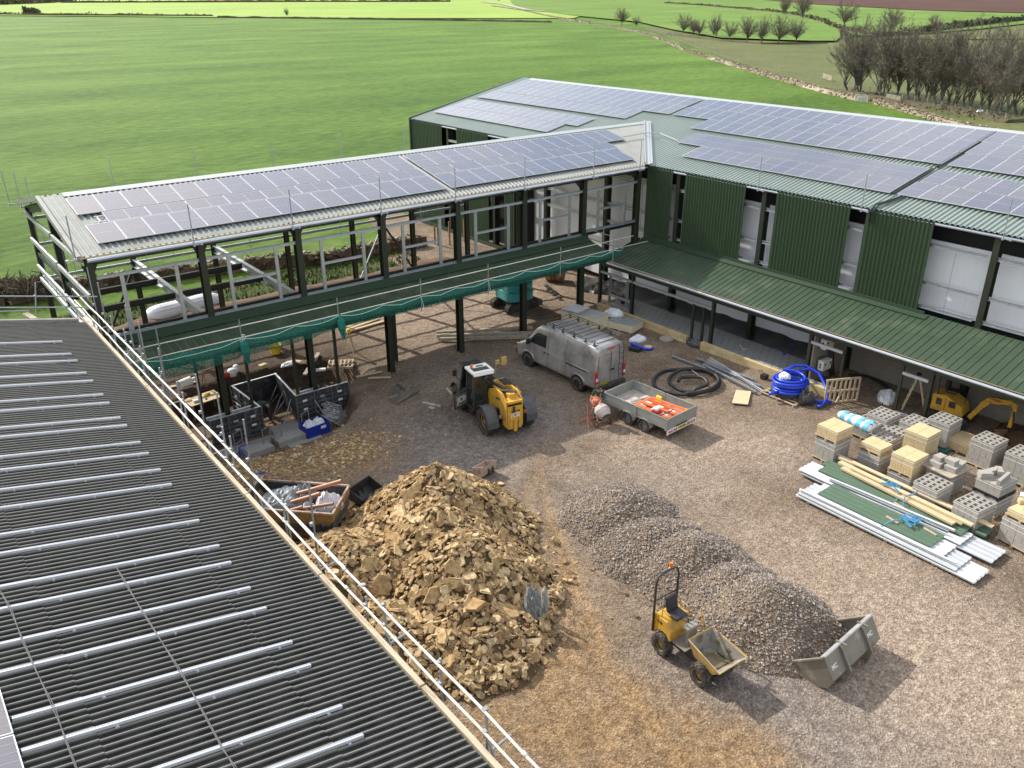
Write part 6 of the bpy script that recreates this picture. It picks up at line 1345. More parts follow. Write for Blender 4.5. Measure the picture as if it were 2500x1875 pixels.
for z0, z1, s in ((.68, 1.25, 1.0), (1.25, 1.72, .97), (1.72, 1.86, .9)): m.prism([V((x*s, y*s, z0)) for x, y in pr], (0, 0, z1-z0))
bevel(m.build('engine_cover', M['teal'], ex), .03)
m = MB(); m.X = up
for z in (1.25, 1.72): m.tube([V((x*1.003, y*1.003, z)) for x, y in pr[:13]], .008, 4)
m.tube([V((.98, -.52, .8)), V((.98, -.52, 1.2)), V((.78, -.84, 1.2)), V((.78, -.84, .8))], .012, 4, closed=True); m.tube([V((1.08, -.05, .8)), V((1.08, -.05, 1.6))], .010, 4); m.build('panel_seam', mat('teal_dark', (.008,.10,.11), .5), ex)
text('KOBELCO', .16, mat('teal_letter', (.01,.09,.10), .5), ex, up @ face_mat((1.103, -.05, 1.42), (0, 1, 0), (0, 0, 1)))
m = MB(); m.X = up; m.box((-.35, -.45, 2.05), (.95, .85, .08))
for x in (-.8, .1):
    for y in (-.85, -.05): m.bar((x, y, 1.3), (x, y, 2.05), .05, .05)
m.build('cab_frame', M['machblack'], ex)
m = MB(); m.X = up; m.bar((-.7, .1, 1.0), (-1.7, .1, 2.4), .2, .25); m.bar((-1.7, .1, 2.4), (-2.7, .1, 1.9), .18, .22); m.bar((-2.7, .1, 1.9), (-2.9, .1, .7), .14, .18); m.build('boom', M['teal'], ex)
m = MB(); m.bar((2.3, -.9, .25), (2.3, .9, .25), .05, .34); m.bar((1.6, -.4, .3), (2.3, -.4, .2), .1, .1); m.bar((1.6, .4, .3), (2.3, .4, .2), .1, .1); m.build('blade', M['machblack'], ex)
# steel breaker / frame lying behind it
t = thing('land_rake', 'black toothed steel frame lying on the ground right of the teal excavator', 'frame', G(1330, 705)); a, b = V((0,0,.25)), G(1362, 728)-G(1330, 705)+V((0,0,.2)); m = MB(); m.bar(a, b, .10, .10); m.bar(a+V((.35,.2,-.1)), b+V((.3,.1,-.1)), .06, .06)
for k in range(5): q = a.lerp(b, k/4); m.prism([q, q+V((-.28,-.2,-.02)), q+V((-.1,-.35,.12))], (.04, .1, -.04))
m.build('frame', M['machblack'], t)
p = G(1360, 690); t = thing('digger_bucket', 'rusty yellow digger bucket lying beside the wing column near the barn', 'bucket', (p.x+.2, p.y+.4, 0), .6)
def small_bucket(t, W_, r, mm, teeth=True, hitch=True):
    m = MB(); pr = [(math.cos(a)*r, r*.9+math.sin(a)*r*.9) for a in [math.radians(200+k*20) for k in range(9)]]; pr = [(-r*.9, r*1.7)]+pr
    for (a, b), (c, d) in zip(pr, pr[1:]): m.prism([(a, -W_/2, b), (c, -W_/2, d), (c*.93, -W_/2, r*.9+(d-r*.9)*.93), (a*.93, -W_/2, r*.9+(b-r*.9)*.93)], (0, W_, 0))
    m.build('shell', mm, t)
    for s in (-1, 1): m = MB(); m.prism([(a, s*W_/2, b) for a, b in pr], (0, .02, 0)); m.build('side_plate', mm, t)
    if hitch:
        m = MB()
        for s in (-.12, .12): m.prism([(-r*.5, s, .05), (-r*1.1, s, .5*r), (-r*1.25, s, r*1.0), (-r*.9, s, r*1.3)], (0, .025, 0))
        m.cyl((-r*1.1, -.14, r*.9), (-r*1.1, .14, r*.9), .03); m.build('hitch', M['machblack'], t)
small_bucket(t, 1.1, .55, mat('rusty_yellow', (.42,.24,.06), .7, 0, (.30,.15,.07), 4, .6, dirt=(.10,.07,.05), dscale=3, dlo=.5, dhi=.65))
p = G(1410, 690); m = MB(); m.bar(p+V((0,0,.1)), p+V((.9,.2,.3)), .10, .05); m.bar(p+V((.2,-.6,.1)), p+V((.8,.3,.12)), .06, .04); tag(m.build('scrap_trim', M['sheetwhite']), 'bent bright metal offcuts on the ground before the black sheeting', 'scrap')
# yellow mini excavator inside the store
XP = 35.6
def q_(x, y, xx=XP): return PX(x, y, xx)
bp = PX(2295, 1005, 35.4); ex2 = thing('yellow_excavator', 'yellow tracked mini excavator standing in the open store with its arm folded down', 'excavator', (35.9, 14.55, 0), math.radians(-82))
for y in (-.5, .5): track(ex2, -.8, .9, y, .25, .42)
m = MB(); m.box((0, 0, .34), (.9, .7, .2)); m.build('undercarriage', M['machblack'], ex2)
m = MB(); m.prism([(-.75, -.5, .52), (-.75, -.5, 1.25), (-.2, -.5, 1.32), (.5, -.5, .95), (.62, -.5, .52)], (0, 1.0, 0)); bevel(m.build('engine_cover', M['yellow'], ex2), .05, 3)
m = MB(); 
for x0, x1 in ((-.55, -.32), (-.02, .26)): m.box(((x0+x1)/2, -.505, .98), (x1-x0, .02, .30))
m.tube([(-.17, -.508, .6), (-.17, -.508, 1.25)], .01, 4); m.build('vent', M['machblack'], ex2)
m = MB(); m.box((-.1, 0, 1.42), (.45, .5, .14)); m.box((-.32, 0, 1.75), (.12, .48, .6)); bevel(m.build('seat', M['plastic'], ex2), .05)
m = MB(); m.tube([(-.55, -.45, 1.2), (-.6, -.45, 2.3), (-.55, .45, 2.35), (-.55, .45, 1.2)], .03, 6); m.tube([(.5, -.2, 1.0), (.55, -.15, 1.6)], .02, 6); m.build('roll_bar', M['machblack'], ex2)
bo = [PX(2366, 1020, 35.75), PX(2398, 990, 35.75), PX(2418, 976, 35.75), PX(2440, 980, 35.75), PX(2472, 984, 35.75)]; st_ = [PX(2472, 984, 35.75), PX(2480, 995, 35.75), PX(2465, 1040, 35.75)]
inv = (Matrix.Translation(ex2.location) @ Matrix.Rotation(math.radians(-82), 4, 'Z')).inverted()
def bm_chain(name, P, ws, mm):
    m = MB(); P = [inv @ q for q in P]
    for i in range(len(P)-1): m.bar(P[i], P[i+1]+(P[i+1]-P[i])*.06, .14, ws[i], (0, 0, 1))
    bevel(m.build(name, mm, ex2), .02)
bm_chain('boom', bo, [.20, .26, .28, .22], M['yellow']); bm_chain('stick', st_, [.22, .17], M['yellow'])
m = MB(); a, b = inv @ PX(2476, 1005, 35.65), inv @ PX(2474, 1035, 35.65); m.tube([a, b], .04, 8); a, b = inv @ PX(2418, 974, 35.7), inv @ PX(2465, 981, 35.7); m.tube([a+V((0,0,.1)), b+V((0,0,.12))], .035, 8); m.build('hydraulic_ram', M['machblack'], ex2)
a = inv @ PX(2425, 973, 35.6); text('YANMAR', .13, M['red'], ex2, face_mat(inv @ PX(2436, 979, 35.66), (1, 0, -.05), (.05, 0, 1)))
p = PX(2455, 1050, 35.75); t = thing('digger_bucket', 'brown digger bucket resting on the ground under the yellow arm', 'bucket', (p.x, p.y+.3, 0), 1.4); small_bucket(t, .5, .3, M['rust'])
p = G(2475, 1040); crumple('soil_heap', (36.9, 10.4, 0), 1.6, .4, M['soil'], 'low brown soil heap at the foot of the block wall', 'soil', 9, 1.6)
# stepladder, bagged material
p = G(2190, 1000); t = thing('stepladder', 'pale wooden stepladder standing open in the store entrance', 'ladder', (p.x+.35, p.y-.05, 0), math.radians(-65)); m = MB()
for s in (-.24, .24): m.bar((0, s, 0), (.38, s*.7, 1.75), .03, .07)
m.build('front_rails', M['wood'], t)
for k in range(6): m = MB(); m.box((.06+.055*k*1.05, 0, .25+.27*k), (.12, .44-.025*k, .03)); m.build('tread', M['alu'], t)
m = MB()
for s in (-.24, .24): m.bar((.95, s, 0), (.42, s*.7, 1.75), .03, .05)
m.bar((.85, -.23, .3), (.85, .23, .3), .03, .05); m.build('rear_rails', M['wood'], t); m = MB(); m.box((.40, 0, 1.77), (.2, .36, .03)); m.build('top_step', M['machblack'], t)
p = G(2160, 985); crumple('film', (p.x+.5, p.y+.2, 0), .7, .4, M['film'], 'pale wrapped bundle lying behind the stepladder', 'bag', 21, .6, .5)
p = G(2200, 955); crumple('bag', (p.x+1, p.y+.6, 0), .5, .8, M['darkfilm'], 'black bag standing against the block wall behind the stepladder', 'bag', 22)

# ================= mixer and workers =================
def skin(name, chains, mm, parent, sub=1):
    vs = []; es = []; rad = []; idx = {}
    for ch in chains:
        prev = None
        for (p, r) in ch:
            key = tuple(round(c, 4) for c in p)
            if key not in idx: idx[key] = len(vs); vs.append(p); rad.append(r)
            i = idx[key]
            if prev is not None and prev != i: es.append((prev, i))
            prev = i
    me = bpy.data.meshes.new(name); me.from_pydata(vs, es, []); me.materials.append(mm); o = bpy.data.objects.new(name, me); C.objects.link(o); o.parent = parent
    md = o.modifiers.new('skin', 'SKIN'); md.use_smooth_shade = True
    if not me.skin_vertices: 
        bpy.context.view_layer.objects.active = o; bpy.ops.mesh.customdata_skin_add()
    for i, sv in enumerate(me.skin_vertices[0].data): sv.radius = (rad[i], rad[i]) if not isinstance(rad[i], tuple) else rad[i]; sv.use_root = (i == 0)
    s = o.modifiers.new('sub', 'SUBSURF'); s.levels = sub; s.render_levels = sub+1; return o
def person(label, loc, rz, J, hairm=None):
    """J: joints in local metres, x forward; returns the thing"""
    t = thing('person', label, 'person', loc, rz)
    pel, wst, cst, nck, hd, hdt = [V(J[k]) for k in ('pelvis', 'waist', 'chest', 'neck', 'head', 'top')]
    ch = [[(tuple(pel), .13), (tuple(wst), .125), (tuple(cst), .15), (tuple(nck), .055), (tuple(hd), .092), (tuple(hdt), .075)]]
    for s in ('l', 'r'):
        sh, el, wr = V(J['sh'+s]), V(J['el'+s]), V(J['wr'+s]); hp, kn, an = V(J['hp'+s]), V(J['kn'+s]), V(J['an'+s])
        d = (wr-el).normalized(); palm = wr+d*.07; ch.append([(tuple(cst), .15), (tuple(sh), .062), (tuple(el), .043), (tuple(wr), .028), (tuple(palm), .032)])
        side = d.cross(V((0, 0, 1))); side = side.normalized() if side.length > .1 else V((0, 1, 0))
        for k in range(4): o_ = side*(.024-.016*k); ln = (.075, .085, .08, .062)[k]; ch.append([(tuple(palm), .032), (tuple(palm+o_+d*.035), .0095), (tuple(palm+o_+d*ln+V((0,0,-.02))), .008)])
        ch.append([(tuple(palm), .032), (tuple(wr+d*.045+side*(.045 if s == 'r' else -.045)), .010), (tuple(wr+d*.085+side*(.05 if s == 'r' else -.05)+V((0,0,-.01))), .0085)])
        ch.append([(tuple(pel), .13), (tuple(hp), .085), (tuple(kn), .058), (tuple(an), .038), (tuple(an+V((.14, 0, -.05))), .035)])
    b = skin('body', ch, M['skin'], t)
    e = 1.16; c2 = [[(tuple(pel+(wst-pel)*.2), .145), (tuple(wst), .15), (tuple(cst), .175), (tuple(cst.lerp(nck, .8)), .075)]]
    for s in ('l', 'r'): sh, el, wr = V(J['sh'+s]), V(J['el'+s]), V(J['wr'+s]); c2.append([(tuple(cst), .175), (tuple(sh), .082), (tuple(el), .060), (tuple(el.lerp(wr, .85)), .045)])
    skin('shirt', c2, M['greenshirt'], t)
    c3_ = [[(tuple(wst.lerp(pel, .5)), .135), (tuple(pel), .15)]]
    for s in ('l', 'r'): hp, kn, an = V(J['hp'+s]), V(J['kn'+s]), V(J['an'+s]); c3_.append([(tuple(pel), .15), (tuple(hp), .105), (tuple(kn), .078), (tuple(an+V((0, 0, .04))), .062)])
    skin('trousers', c3_, M['trousers'], t)
    for s in ('l', 'r'): an = V(J['an'+s]); skin('boot', [[(tuple(an+V((-.03, 0, .02))), .055), (tuple(an+V((.02, 0, -.035))), .052), (tuple(an+V((.17, 0, -.05))), .042)]], M['machblack'], t)
    f = V(J['face']).normalized(); upv = (hdt-hd).normalized(); sd = f.cross(upv).normalized(); fp = hd+f*.085
    m = MB(); m.prism([fp+upv*.03-sd*.012, fp+upv*.03+sd*.012, fp-upv*.02+sd*.018, fp-upv*.02-sd*.018], f*.03); m.build('nose', M['skin'], t)
    for s in (-1, 1):
        m = MB(); m.box(fp+upv*.035+sd*s*.032+f*.004, (.018, .018, .012)); m.build('eye', M['ink'], t)
        m = MB(); m.box(hd+sd*s*.088+upv*.01, (.03, .03, .055)); bevel(m.build('ear', M['skin'], t), .01)
    m = MB(); m.bar(fp-upv*.045-sd*.022, fp-upv*.045+sd*.022, .01, .008); m.build('mouth', mat('lips', (.25,.08,.06), .6), t)
    hm = hairm or M['hair']; c = (hd+hdt)/2+upv*.012-f*.012
    bmh = MB(); n = 14; vs = []
    rx = Matrix((sd, f, upv)).transposed()
    bmh.lathe([(.098*math.sin(a), .098*math.cos(a)*1.15) for a in [PI*.62*k/6+.02 for k in range(6, -1, -1)]], n, c, rx); bmh.build('hair', hm, t, smooth=True)
    return t
hz = G(1463, 944, 1.60); 
mx_ = G(1466, 1040); t = thing('cement_mixer', 'small orange cement mixer with a grey cement crusted drum tipped towards the ground', 'cement mixer', (mx_.x+.15, mx_.y+.25, 0), math.radians(-100))
ax = V((.80, 0, -.38)).normalized(); Rm = ax.to_track_quat('Z', 'Y').to_matrix(); o0 = V((-.05, 0, .80))
m = MB(); m.lathe([(.10, -.02), (.24, .02), (.33, .16), (.345, .34), (.30, .48), (.22, .64)], 24, o0, Rm, cap=False); m.lathe([(.21, .63), (.28, .47), (.32, .33), (.31, .16), (.2, .05), (0, .04)], 24, o0, Rm, cap=False); m.build('drum', M['mixerdrum'], t, smooth=True)
m = MB(); m.lathe([(.345, .31), (.352, .33), (.345, .35)], 24, o0, Rm, cap=False); m.lathe([(.225, .63), (.232, .645), (.215, .65)], 24, o0, Rm, cap=False); m.build('drum_band', M['bucketsteel'], t, smooth=True)
m = MB(); m.box((-.28, 0, 1.02), (.42, .46, .34), M=Matrix.Rotation(.35, 3, 'Y')); bevel(m.build('motor_housing', M['mixerorange'], t), .05, 3)
m = MB(); m.X = Matrix.Translation((-.28, 0, 1.02)) @ Matrix.Rotation(.35, 4, 'Y'); m.lathe([(.10, .172), (.10, .178)], 16, (-.06, 0, 0)); m.build('badge', mat('mixer_badge', (.75,.42,.14), .5), t)
m = MB()
for s in (-.27, .27): m.tube([(-.45, s, .02), (-.12, s, .78), (.02, s, .82), (.30, s, .22)], .024, 6)
m.tube([(-.45, -.38, .03), (-.45, .38, .03)], .024, 6); m.tube([(.30, -.27, .22), (.30, .27, .22)], .022, 6); m.build('stand', M['mixerorange'], t)
for s in (-1, 1): wheel(t, .30, s*.34, .16, .06, M['mixerorange'], s, .6)
m = MB(); m.tube([(.1, -.42, 0), (-.12, -.55, .36), (-.15, -.56, .95)], .02, 6); m.tube([(-.5, -.82, .0), (-.12, -.55, .36), (.25, -.72, .0)], .02, 6); m.build('tripod_stand', M['mixerorange'], t)
wx, wy = hz.x, hz.y; face = math.atan2((mx_.y+.45)-wy, (mx_.x+.2)-wx)
person('person in a dark green sweatshirt leaning over the cement mixer', (wx, wy, 0), face, dict(pelvis=(0,0,.93), waist=(.03,0,1.08), chest=(.09,0,1.30), neck=(.15,0,1.48), head=(.20,0,1.60), top=(.20,0,1.68), face=(.85,0,-.5),
    shl=(.10,.19,1.42), ell=(.22,.25,1.17), wrl=(.44,.17,1.10), shr=(.10,-.19,1.42), elr=(.22,-.25,1.17), wrr=(.44,-.17,1.10), hpl=(0,.10,.88), knl=(.04,.12,.48), anl=(0,.13,.08), hpr=(0,-.10,.88), knr=(.05,-.12,.48), anr=(.0,-.13,.08)))
pw = G(660, 1030, -1.0)
person('person in dark green bending forward inside the excavation', (pw.x, pw.y, -1.02), math.radians(178), dict(pelvis=(0,0,.92), waist=(.12,0,1.02), chest=(.33,0,1.08), neck=(.50,0,1.06), head=(.60,0,1.03), top=(.66,0,1.05), face=(.5,0,-1),
    shl=(.38,.18,1.08), ell=(.42,.22,.82), wrl=(.50,.15,.58), shr=(.38,-.18,1.08), elr=(.42,-.22,.82), wrr=(.52,-.15,.60), hpl=(0,.10,.86), knl=(.06,.12,.47), anl=(-.02,.13,.08), hpr=(0,-.10,.86), knr=(.02,-.13,.47), anr=(-.06,-.14,.08)), mat('bald_skin', (.42,.22,.15), .5))
# ================= stone heap =================
def stone_mat(name, a, b, c, rough=.9, bump=.5, bs=30, obj=False):
    m = bpy.data.materials.new(name); m.use_nodes = True; nt = m.node_tree; N = nt.nodes; L = nt.links; B = N['Principled BSDF']; B.inputs['Roughness'].default_value = rough; B.inputs['Specular IOR Level'].default_value = .25
    g = N.new('ShaderNodeNewGeometry'); src = g.outputs['Random Per Island']
    if obj: src = N.new('ShaderNodeObjectInfo').outputs['Random']
    r = N.new('ShaderNodeValToRGB'); e = r.color_ramp.elements; e[0].color = (*a, 1); e[1].color = (*c, 1); q = e.new(.55); q.color = (*b, 1); L.new(src, r.inputs[0])
    n = N.new('ShaderNodeTexNoise'); n.inputs['Scale'].default_value = 7; n.inputs['Detail'].default_value = 8; L.new(g.outputs['Position'], n.inputs['Vector'])
    r2 = N.new('ShaderNodeValToRGB'); r2.color_ramp.elements[0].color = (.62,.58,.52,1); r2.color_ramp.elements[1].color = (1.25,1.2,1.15,1); r2.color_ramp.elements[0].position = .3; r2.color_ramp.elements[1].position = .7; L.new(n.outputs['Fac'], r2.inputs[0])
    mx = N.new('ShaderNodeMix'); mx.data_type = 'RGBA'; mx.blend_type = 'MULTIPLY'; mx.inputs[0].default_value = 1; L.new(r.outputs[0], mx.inputs[6]); L.new(r2.outputs[0], mx.inputs[7]); L.new(mx.outputs[2], B.inputs['Base Color'])
    n2 = N.new('ShaderNodeTexNoise'); n2.inputs['Scale'].default_value = bs; n2.inputs['Detail'].default_value = 8; L.new(g.outputs['Position'], n2.inputs['Vector'])
    bp = N.new('ShaderNodeBump'); bp.inputs['Strength'].default_value = bump; bp.inputs['Distance'].default_value = .03; L.new(n2.outputs['Fac'], bp.inputs['Height']); L.new(bp.outputs[0], B.inputs['Normal']); return m
M['stone'] = stone_mat('tan_limestone', (.23,.15,.075), (.38,.27,.14), (.56,.44,.27))
M['stoneobj'] = stone_mat('tan_limestone_slab', (.33,.215,.10), (.46,.33,.17), (.58,.46,.28), obj=True)
M['gravelstone'] = stone_mat('grey_gravel_stone', (.18,.155,.14), (.27,.24,.215), (.42,.38,.345), bump=.2)
M['darkchip'] = stone_mat('dark_chippings', (.05,.045,.045), (.10,.09,.09), (.25,.24,.23), bump=.2)
def slab(m, c, s, th, n, R, seed):
    r_ = random.Random(seed); k = r_.randint(5, 7); pts = []
    for i in range(k): a = 2*PI*(i+.5*r_.random())/k; rr = s*(.5+.45*r_.random()); pts.append(V((rr*math.cos(a), rr*math.sin(a)*.75, 0)))
    top = [V((p.x*.9, p.y*.9, th*(.5+.4*(r_.random()-.5)))) for p in pts]; bot = [V((p.x, p.y, -th*.5+.3*th*(r_.random()-.5))) for p in pts]
    vs = [R @ p + c for p in bot+top]; m.add(vs, [tuple(range(k-1, -1, -1)), tuple(range(k, 2*k))]+[(i, (i+1) % k, k+(i+1) % k, k+i) for i in range(k)])
PEAKS = [(13.2, 21.3, 2.75, 3.5), (12.0, 19.6, 2.35, 3.5), (11.9, 18.1, 2.25, 3.3), (11.0, 16.4, 1.35, 2.6), (9.4, 20.6, 1.7, 3.3), (8.6, 17.5, 1.2, 2.8)]
def heap_h(x, y):
    h = 0
    for cx, cy, H_, r in PEAKS:
        d = math.hypot(x-cx, y-cy)/r*(1+.10*noise.noise(V((x*.9, y*.9, cx)))); h = max(h, H_*(1-d**1.15) if d < 1 else 0)
    return h + (.12*noise.noise(V((x*1.8, y*1.8, 0))) if h > .1 else 0)
def hnorm(f, x, y, e=.15): return V((-(f(x+e, y)-f(x-e, y))/(2*e), -(f(x, y+e)-f(x, y-e))/(2*e), 1)).normalized()
def hfield(m, f, x0, x1, y0, y1, st, base=-.03):
    nx, ny = int((x1-x0)/st), int((y1-y0)/st); vs = []; ok = []
    for j in range(ny+1):
        for i in range(nx+1):
            x, y = x0+i*st, y0+j*st; h = f(x, y); ok.append(h > .0); vs.append((x, y, h+base))
    fs = [];
    for j in range(ny):
        for i in range(nx):
            a = j*(nx+1)+i; q = (a, a+1, a+nx+2, a+nx+1)
            if any(ok[k] for k in q): fs.append(q)
    m.add(vs, fs)
mb = MB(); hfield(mb, heap_h, 5.9, 17.2, 12.8, 25.6, .15); tag(mb.build('rubble_core', mat('shaded_rubble_earth', (.075,.045,.02), .95, 0, (.15,.095,.045), 4, .5, bump=1, bscale=10, world=True)), kind='stuff')  # brown earth, darkened so the gaps between stones look shaded
rs = random.Random(11); mb = MB(); cnt = 0
def rot_to(n, r_, jit):
    n = (n + V((r_.gauss(0, jit), r_.gauss(0, jit), r_.gauss(0, jit*.6)))).normalized(); q = n.to_track_quat('Z', 'Y').to_matrix(); return q @ Matrix.Rotation(r_.random()*6.28, 3, 'Z')
while cnt < 9000:
    x, y = rs.uniform(5.9, 17.4), rs.uniform(12.6, 25.6); h = heap_h(x, y)
    if h < .02 and rs.random() > .035*math.exp(-min(math.hypot(x-12, y-19)-4.5, 3)): continue
    s = .06+.20*rs.random()**2.0; R = rot_to(hnorm(heap_h, x, y), rs, .36); slab(mb, V((x, y, h+.02+s*.15)), s, s*rs.uniform(.10, .28), 6, R, rs.random()); cnt += 1
tag(mb.build('stone_rubble', M['stone']), 'broken tan limestone rubble covering the tall heap in the foreground', 'rubble', kind='stuff')
protos = []
for k in range(10):
    mb = MB(); slab(mb, V((0,0,0)), 1.0, .17, 6, Matrix.Identity(3), 40+k); o = mb.build('stone_slab', M['stoneobj']); protos.append(o.data); bpy.data.objects.remove(o)
rs = random.Random(5); done = 0; HERO = [(935,1430,.55), (1010,1205,.5), (975,1255,.6), (1150,1480,.62), (1240,1500,.75), (1080,1560,.55), (1180,1445,.5), (960,1320,.6), (880,1320,.55), (1060,1460,.5), (1110,1395,.5), (1010,1500,.45), (1080,1270,.5), (920,1230,.7)]
while done < 240:
    if done < len(HERO):
        px, py, s = HERO[done]; z = 0
        for _ in range(12): p = G(px, py, max(.001, z)); z = z*.5+heap_h(p.x, p.y)*.5
        x, y = p.x, p.y
    else:
        x, y = rs.uniform(7.2, 16.2), rs.uniform(13.6, 24.5); s = .20+.26*rs.random()**1.6
    h = heap_h(x, y)
    if h < .1: 
        if done < len(HERO): done += 1
        continue
    o = bpy.data.objects.new('limestone', protos[done % 10]); C.objects.link(o); n = hnorm(heap_h, x, y); R = rot_to(n, rs, .33)
    o.matrix_world = Matrix.Translation((x, y, h+.05+s*.06)) @ R.to_4x4() @ Matrix.Diagonal((s, s*rs.uniform(.7, 1), s*rs.uniform(.6, 1.1), 1))
    tag(o, 'flat tan limestone slab lying on the rubble heap in the foreground', 'stone', 'limestone slabs on the rubble heap'); done += 1
for i, (px, py, s, lab) in enumerate(((1286,1283,.33,'lone tan boulder on the gravel right of the rubble heap'), (850,1240,.45,'flat tan slab lying between the skip and the rubble heap'), (1180,1635,.22,'small tan block lying by the dark chippings'))):
    p = G(px, py); o = bpy.data.objects.new('limestone', protos[i]); C.objects.link(o); o.location = (p.x, p.y, .1); o.scale = (s*1.3, s*1.3, s*2); o.rotation_euler = (.2, .1, i); tag(o, lab, 'stone')
# grey lump of old concrete standing against the heap
t = thing('concrete_lump', 'rough grey lump of old concrete standing against the right foot of the rubble heap', 'concrete', G(1300, 1525)); mb = MB()
def blob(mb, c, s, seed, n=14, amp=.22, fr=2.2):
    vs = [];
    for j in range(n+1):
        for i in range(2*n):
            a, b = PI*j/n, PI*i/n; d = V((math.sin(a)*math.cos(b), math.sin(a)*math.sin(b), math.cos(a))); k = 1+amp*noise.noise(d*fr+V((seed, 0, 0)))+amp*.5*noise.noise(d*fr*3+V((seed, 5, 0)))+amp*.3*noise.noise(d*fr*8+V((seed, 9, 0)))
            vs.append(V(c)+V((d.x*s[0]*k, d.y*s[1]*k, d.z*s[2]*k)))
    mb.add(vs, [(j*2*n+i, j*2*n+(i+1) % (2*n), (j+1)*2*n+(i+1) % (2*n), (j+1)*2*n+i) for j in range(n) for i in range(2*n)])
blob(mb, (0, .0, .62), (.24, .30, .72), 3, 18, .3, 3); mb.build('lump', mat('old_concrete', (.16,.165,.17), .95, 0, (.30,.31,.32), 5, .5, bump=1, bscale=18), t)
mb = MB(); blob(mb, (.42, -.05, .60), (.09, .16, .62), 7, 14, .2, 3); mb.build('slab', mat('pale_concrete', (.36,.35,.33), .95, 0, (.48,.47,.45), 5, .5, bump=1, bscale=18), t)
# ================= gravel heaps and loose stones =================
GP1, GP2, GP3 = G(1515, 1205, 1.0), G(1690, 1320, 1.1), G(1880, 1432, 1.35); GPm = G(1600, 1290, .9); GPn = G(1790, 1400, .9)
def grav_h(x, y):
    h = 0
    for p, H_, r in ((GP1, 1.05, 2.3), (GPm, .95, 2.3), (GP2, 1.15, 2.3), (GPn, 1.0, 2.1), (GP3, 1.45, 2.35)):
        d = math.hypot(x-p.x, y-p.y)/r*(1+.08*noise.noise(V((x, y, 3)))); h = max(h, H_*((1-d**1.35) if d < 1 else 0))
    return h + (.05*noise.noise(V((x*2.5, y*2.5, 7)))+.03*noise.noise(V((x*7, y*7, 7))) if h > .05 else 0)
OCT = [(1,2,4),(2,0,4),(0,3,4),(3,1,4),(2,1,5),(0,2,5),(3,0,5),(1,3,5)]
def pebble(mb, x, y, z, s, r_):
    a = r_.random()*6.28; c, sn = math.cos(a)*s, math.sin(a)*s; q = r_.uniform(.5, .95); h = r_.uniform(.4, .8)*s; o = len(mb.v)
    mb.v += [(x+c, y+sn, z), (x-c, y-sn, z+.1*s), (x-sn*q, y+c*q, z), (x+sn*q, y-c*q, z+.15*s), (x+.3*c*q, y+.2*sn, z+h), (x, y, z-h*.6)]
    mb.f += [tuple(i+o for i in f) for f in ((0,2,4),(2,1,4),(1,3,4),(3,0,4),(2,0,5),(1,2,5),(3,1,5),(0,3,5))]; mb.mi += [mb.m]*8
mb = MB(); x0 = min(p.x for p in (GP1, GP2, GP3))-3; hfield(mb, grav_h, x0, x0+8.5, 8, 24, .1, -.02); mb.m = 1
rs = random.Random(3); n = 0
while n < 15000:
    x, y = rs.uniform(x0, x0+8.5), rs.uniform(8, 24); h = grav_h(x, y)
    if h < .03: continue
    pebble(mb, x, y, h+.0, .022+.045*rs.random()**2, rs); n += 1
tag(mb.build('gravel_heap', [M['gravel'], M['gravelstone']]), 'long row of grey gravel heaps between the dumper and the open yard', 'gravel', kind='stuff')
mb = MB(); n = 0
while n < 17000:
    x, y = rs.uniform(6.5, 33.4), rs.uniform(4, 36)**1.0; 
    if pit_depth(x, y) > .02: continue
    pebble(mb, x, y, yard_h(x, y)+.0, .014+.036*rs.random()**3, rs); n += 1
tag(mb.build('loose_stones', M['gravelstone']), kind='stuff', label='small loose stones strewn over the gravel yard', cat='stones')
mb = MB(); n = 0
while n < 3200:                 # broken clay and stone in front of the excavation, strewn brash left of the heap
    c, r = ((G(640,1120), 2.6), (G(760,1130), 3.0), (G(560,1150), 1.8), (G(870,1090), 2.0), (G(880,1290), 1.8))[n % 5]
    x, y = c.x+rs.gauss(0, r*.5), c.y+rs.gauss(0, r*.4)
    if pit_depth(x, y) > .3: n += 1; continue
    s = .03+.13*rs.random()**2.5; slab(mb, V((x, y, yard_h(x, y)+.01)), s, s*.3, 6, rot_to(V((0,0,1)), rs, .2), rs.random()); n += 1
tag(mb.build('stone_brash', M['stone']), kind='stuff', label='flat broken stone strewn in front of the excavation', cat='stones')
mb = MB(); n = 0
while n < 2600:
    t_ = rs.random(); a, b = G(1140, 1670), G(1320, 1560); p = a.lerp(b, t_); x, y = p.x+rs.gauss(0, .22), p.y+rs.gauss(0, .18); pebble(mb, x, y, yard_h(x, y)+.02+.07*rs.random(), .02+.045*rs.random()**2, rs); n += 1
tag(mb.build('dark_chippings', M['darkchip']), kind='stuff', label='ridge of dark chippings along the front foot of the rubble heap', cat='stones')
